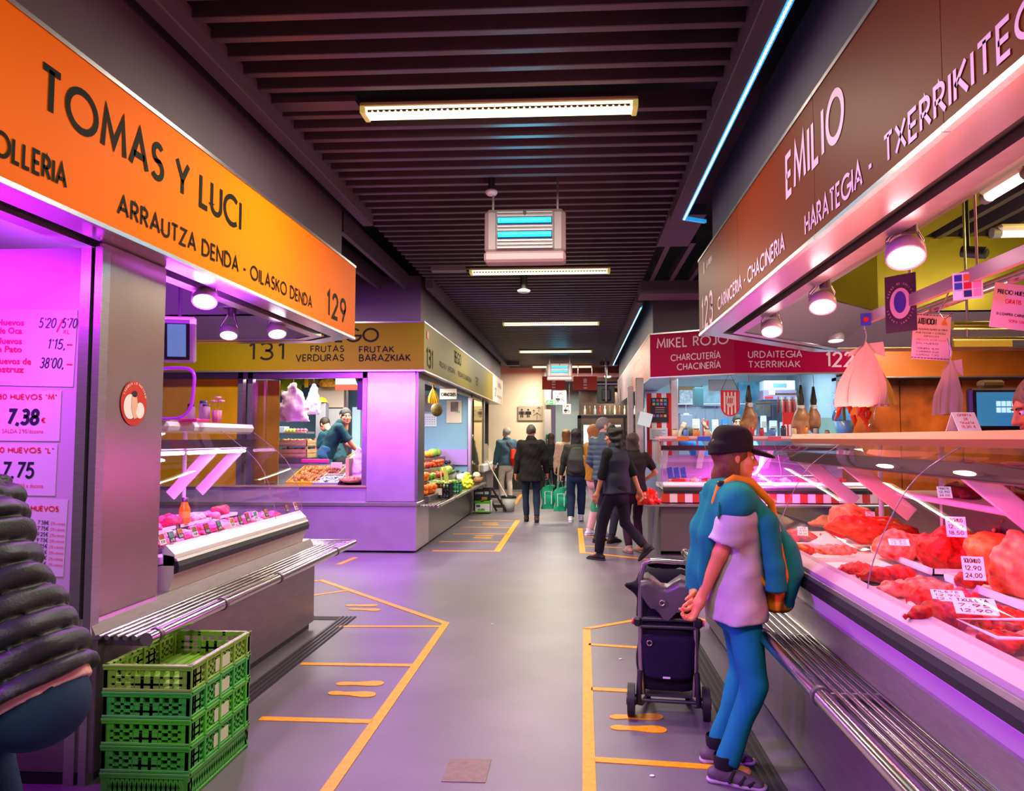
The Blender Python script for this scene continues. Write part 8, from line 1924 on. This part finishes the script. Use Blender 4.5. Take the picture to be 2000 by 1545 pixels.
# ------------------------------------------------------------------ shopping trolley beside the woman
tx, ty = .50, 4.25; rzt = R_(-6)
tr = thing('shopping_trolley', 'black wheeled shopping trolley with a grey flap and chrome handle', 'shopping trolley', (tx, ty, 0), rzt)
FR = mat('trolley frame', '#4a4450', .35, .5); BG = FAB('#120f1c', .8); GF = mat('grey flap cloth', '#5a5654', .35, bump=(20, .4), noise=(5, .2))
for s in (-1, 1):
    MB().tube([(s * .14, .02, .12), (s * .15, -.03, .32), (s * .15, -.05, .55), (s * .145, -.07, .78), (s * .125, -.08, .855), (s * .09, -.085, .875)], .014, 8).build('frame_tube', mat('satin tube', '#a8a0a8', .25, .9), tr, True)
    MB().tube([(s * .13, .24, .03), (s * .15, .10, .04), (s * .165, -.02, .08), (s * .155, -.02, .26)], .016, 7).build('leg_bracket', FR, tr, True)
    w = MB().cyl((s * .185, .0, .09), (s * .225, .0, .09), .088, n=20); w = w.build('wheel', RUBBER, tr, True); MB().cyl((s * .178, 0, .09), (s * .232, 0, .09), .03, n=10).build('hub', FR, w, True)
    MB().cyl((s * .10, .26, .05), (s * .13, .26, .05), .05, n=16).build('front_wheel', RUBBER, tr, True)
    MB().obox(Matrix.Translation((s * .165, -.05, .535)), .045, .05, .05, 0, .012).build('joint', BLACKP, tr, True); MB().cyl((s * .187, -.05, .535), (s * .197, -.05, .535), .017, n=12).build('joint_cap', mat('pink cap', '#e0305a', .4), tr, True)
MB().tube([(-.09, -.085, .875), (0, -.085, .88), (.09, -.085, .875)], .017, 8).build('handle', CHROME, tr, True)
MB().cyl((-.15, -.05, .55), (.15, -.05, .55), .013, n=8).cyl((-.15, -.055, .51), (.15, -.055, .51), .011, n=8).build('cross_tube', FR, tr, True)
MB().cyl((-.18, 0, .09), (.18, 0, .09), .011, n=8).cyl((-.14, .02, .19), (.14, .02, .19), .009, n=8).box(-.13, .13, .02, .24, .105, .118).build('axle', FR, tr, True)
g = SDF((-.26, -.12, .14), (.26, .34, .82), .011); g.loft([((0, .09, .22), .165, .10), ((0, .08, .45), .178, .12), ((0, .08, .68), .172, .12), ((0, .08, .72), .165, .115)], (1, 0, 0), .02, pw=3.2); g.cone((.17, .1, .7), (.2, .08, .68), .02, .012, .03); g.cone((-.17, .04, .70), (-.225, .0, .72), .03, .008, .03); g.disp(wob(2, .007, 22))
arrobj('bag', [(*g.mesh(), 0)], BG, tr)
g = SDF((-.2, -.16, .18), (.2, .05, .48), .010); g.loft([((0, -.03, .25), .13, .03), ((0, -.035, .43), .155, .035)], (1, 0, 0), .01, pw=3); arrobj('front_pocket', [(*g.mesh(), 0)], FAB('#1d1230', .8), tr, 'dark violet front pocket')
P = []
for j in range(9):
    v = j / 8; P.append([V(((u / 8 - .5) * (.29 - .10 * max(0, v - .5) ** 1.5 * 3), -.10 - .012 * math.sin(v * 3) - .01 * math.cos(u) + (.16 * (1 - v * 4) if v < .25 else 0), .80 + .02 * math.sin(u * 1.3) - v * .23 + .05 * (abs(u / 8 - .5) * 2) ** 2 * v)) for u in range(9)])
MB().sheet(P).build('flap', GF, tr, True, 'grey flap over the bag')
for x, z, y in ((-.03, .655, -.125), (-.10, .425, -.075)):
    MB().tube([(x + .014 * math.cos(q * .6283), y, z + .014 * math.sin(q * .6283)) for q in range(10)], .005, 5, closed=True).build('eyelet', CHROME, tr, True)
MB().box(-.03, .01, -.072, -.068, .235, .245).build('tag', PAPER, tr, True)
MB().box(.16, .20, .0, .05, .70, .725, 0, .006).build('purse_tag', mat('violet tag', '#8a4ac0', .4), tr, True)
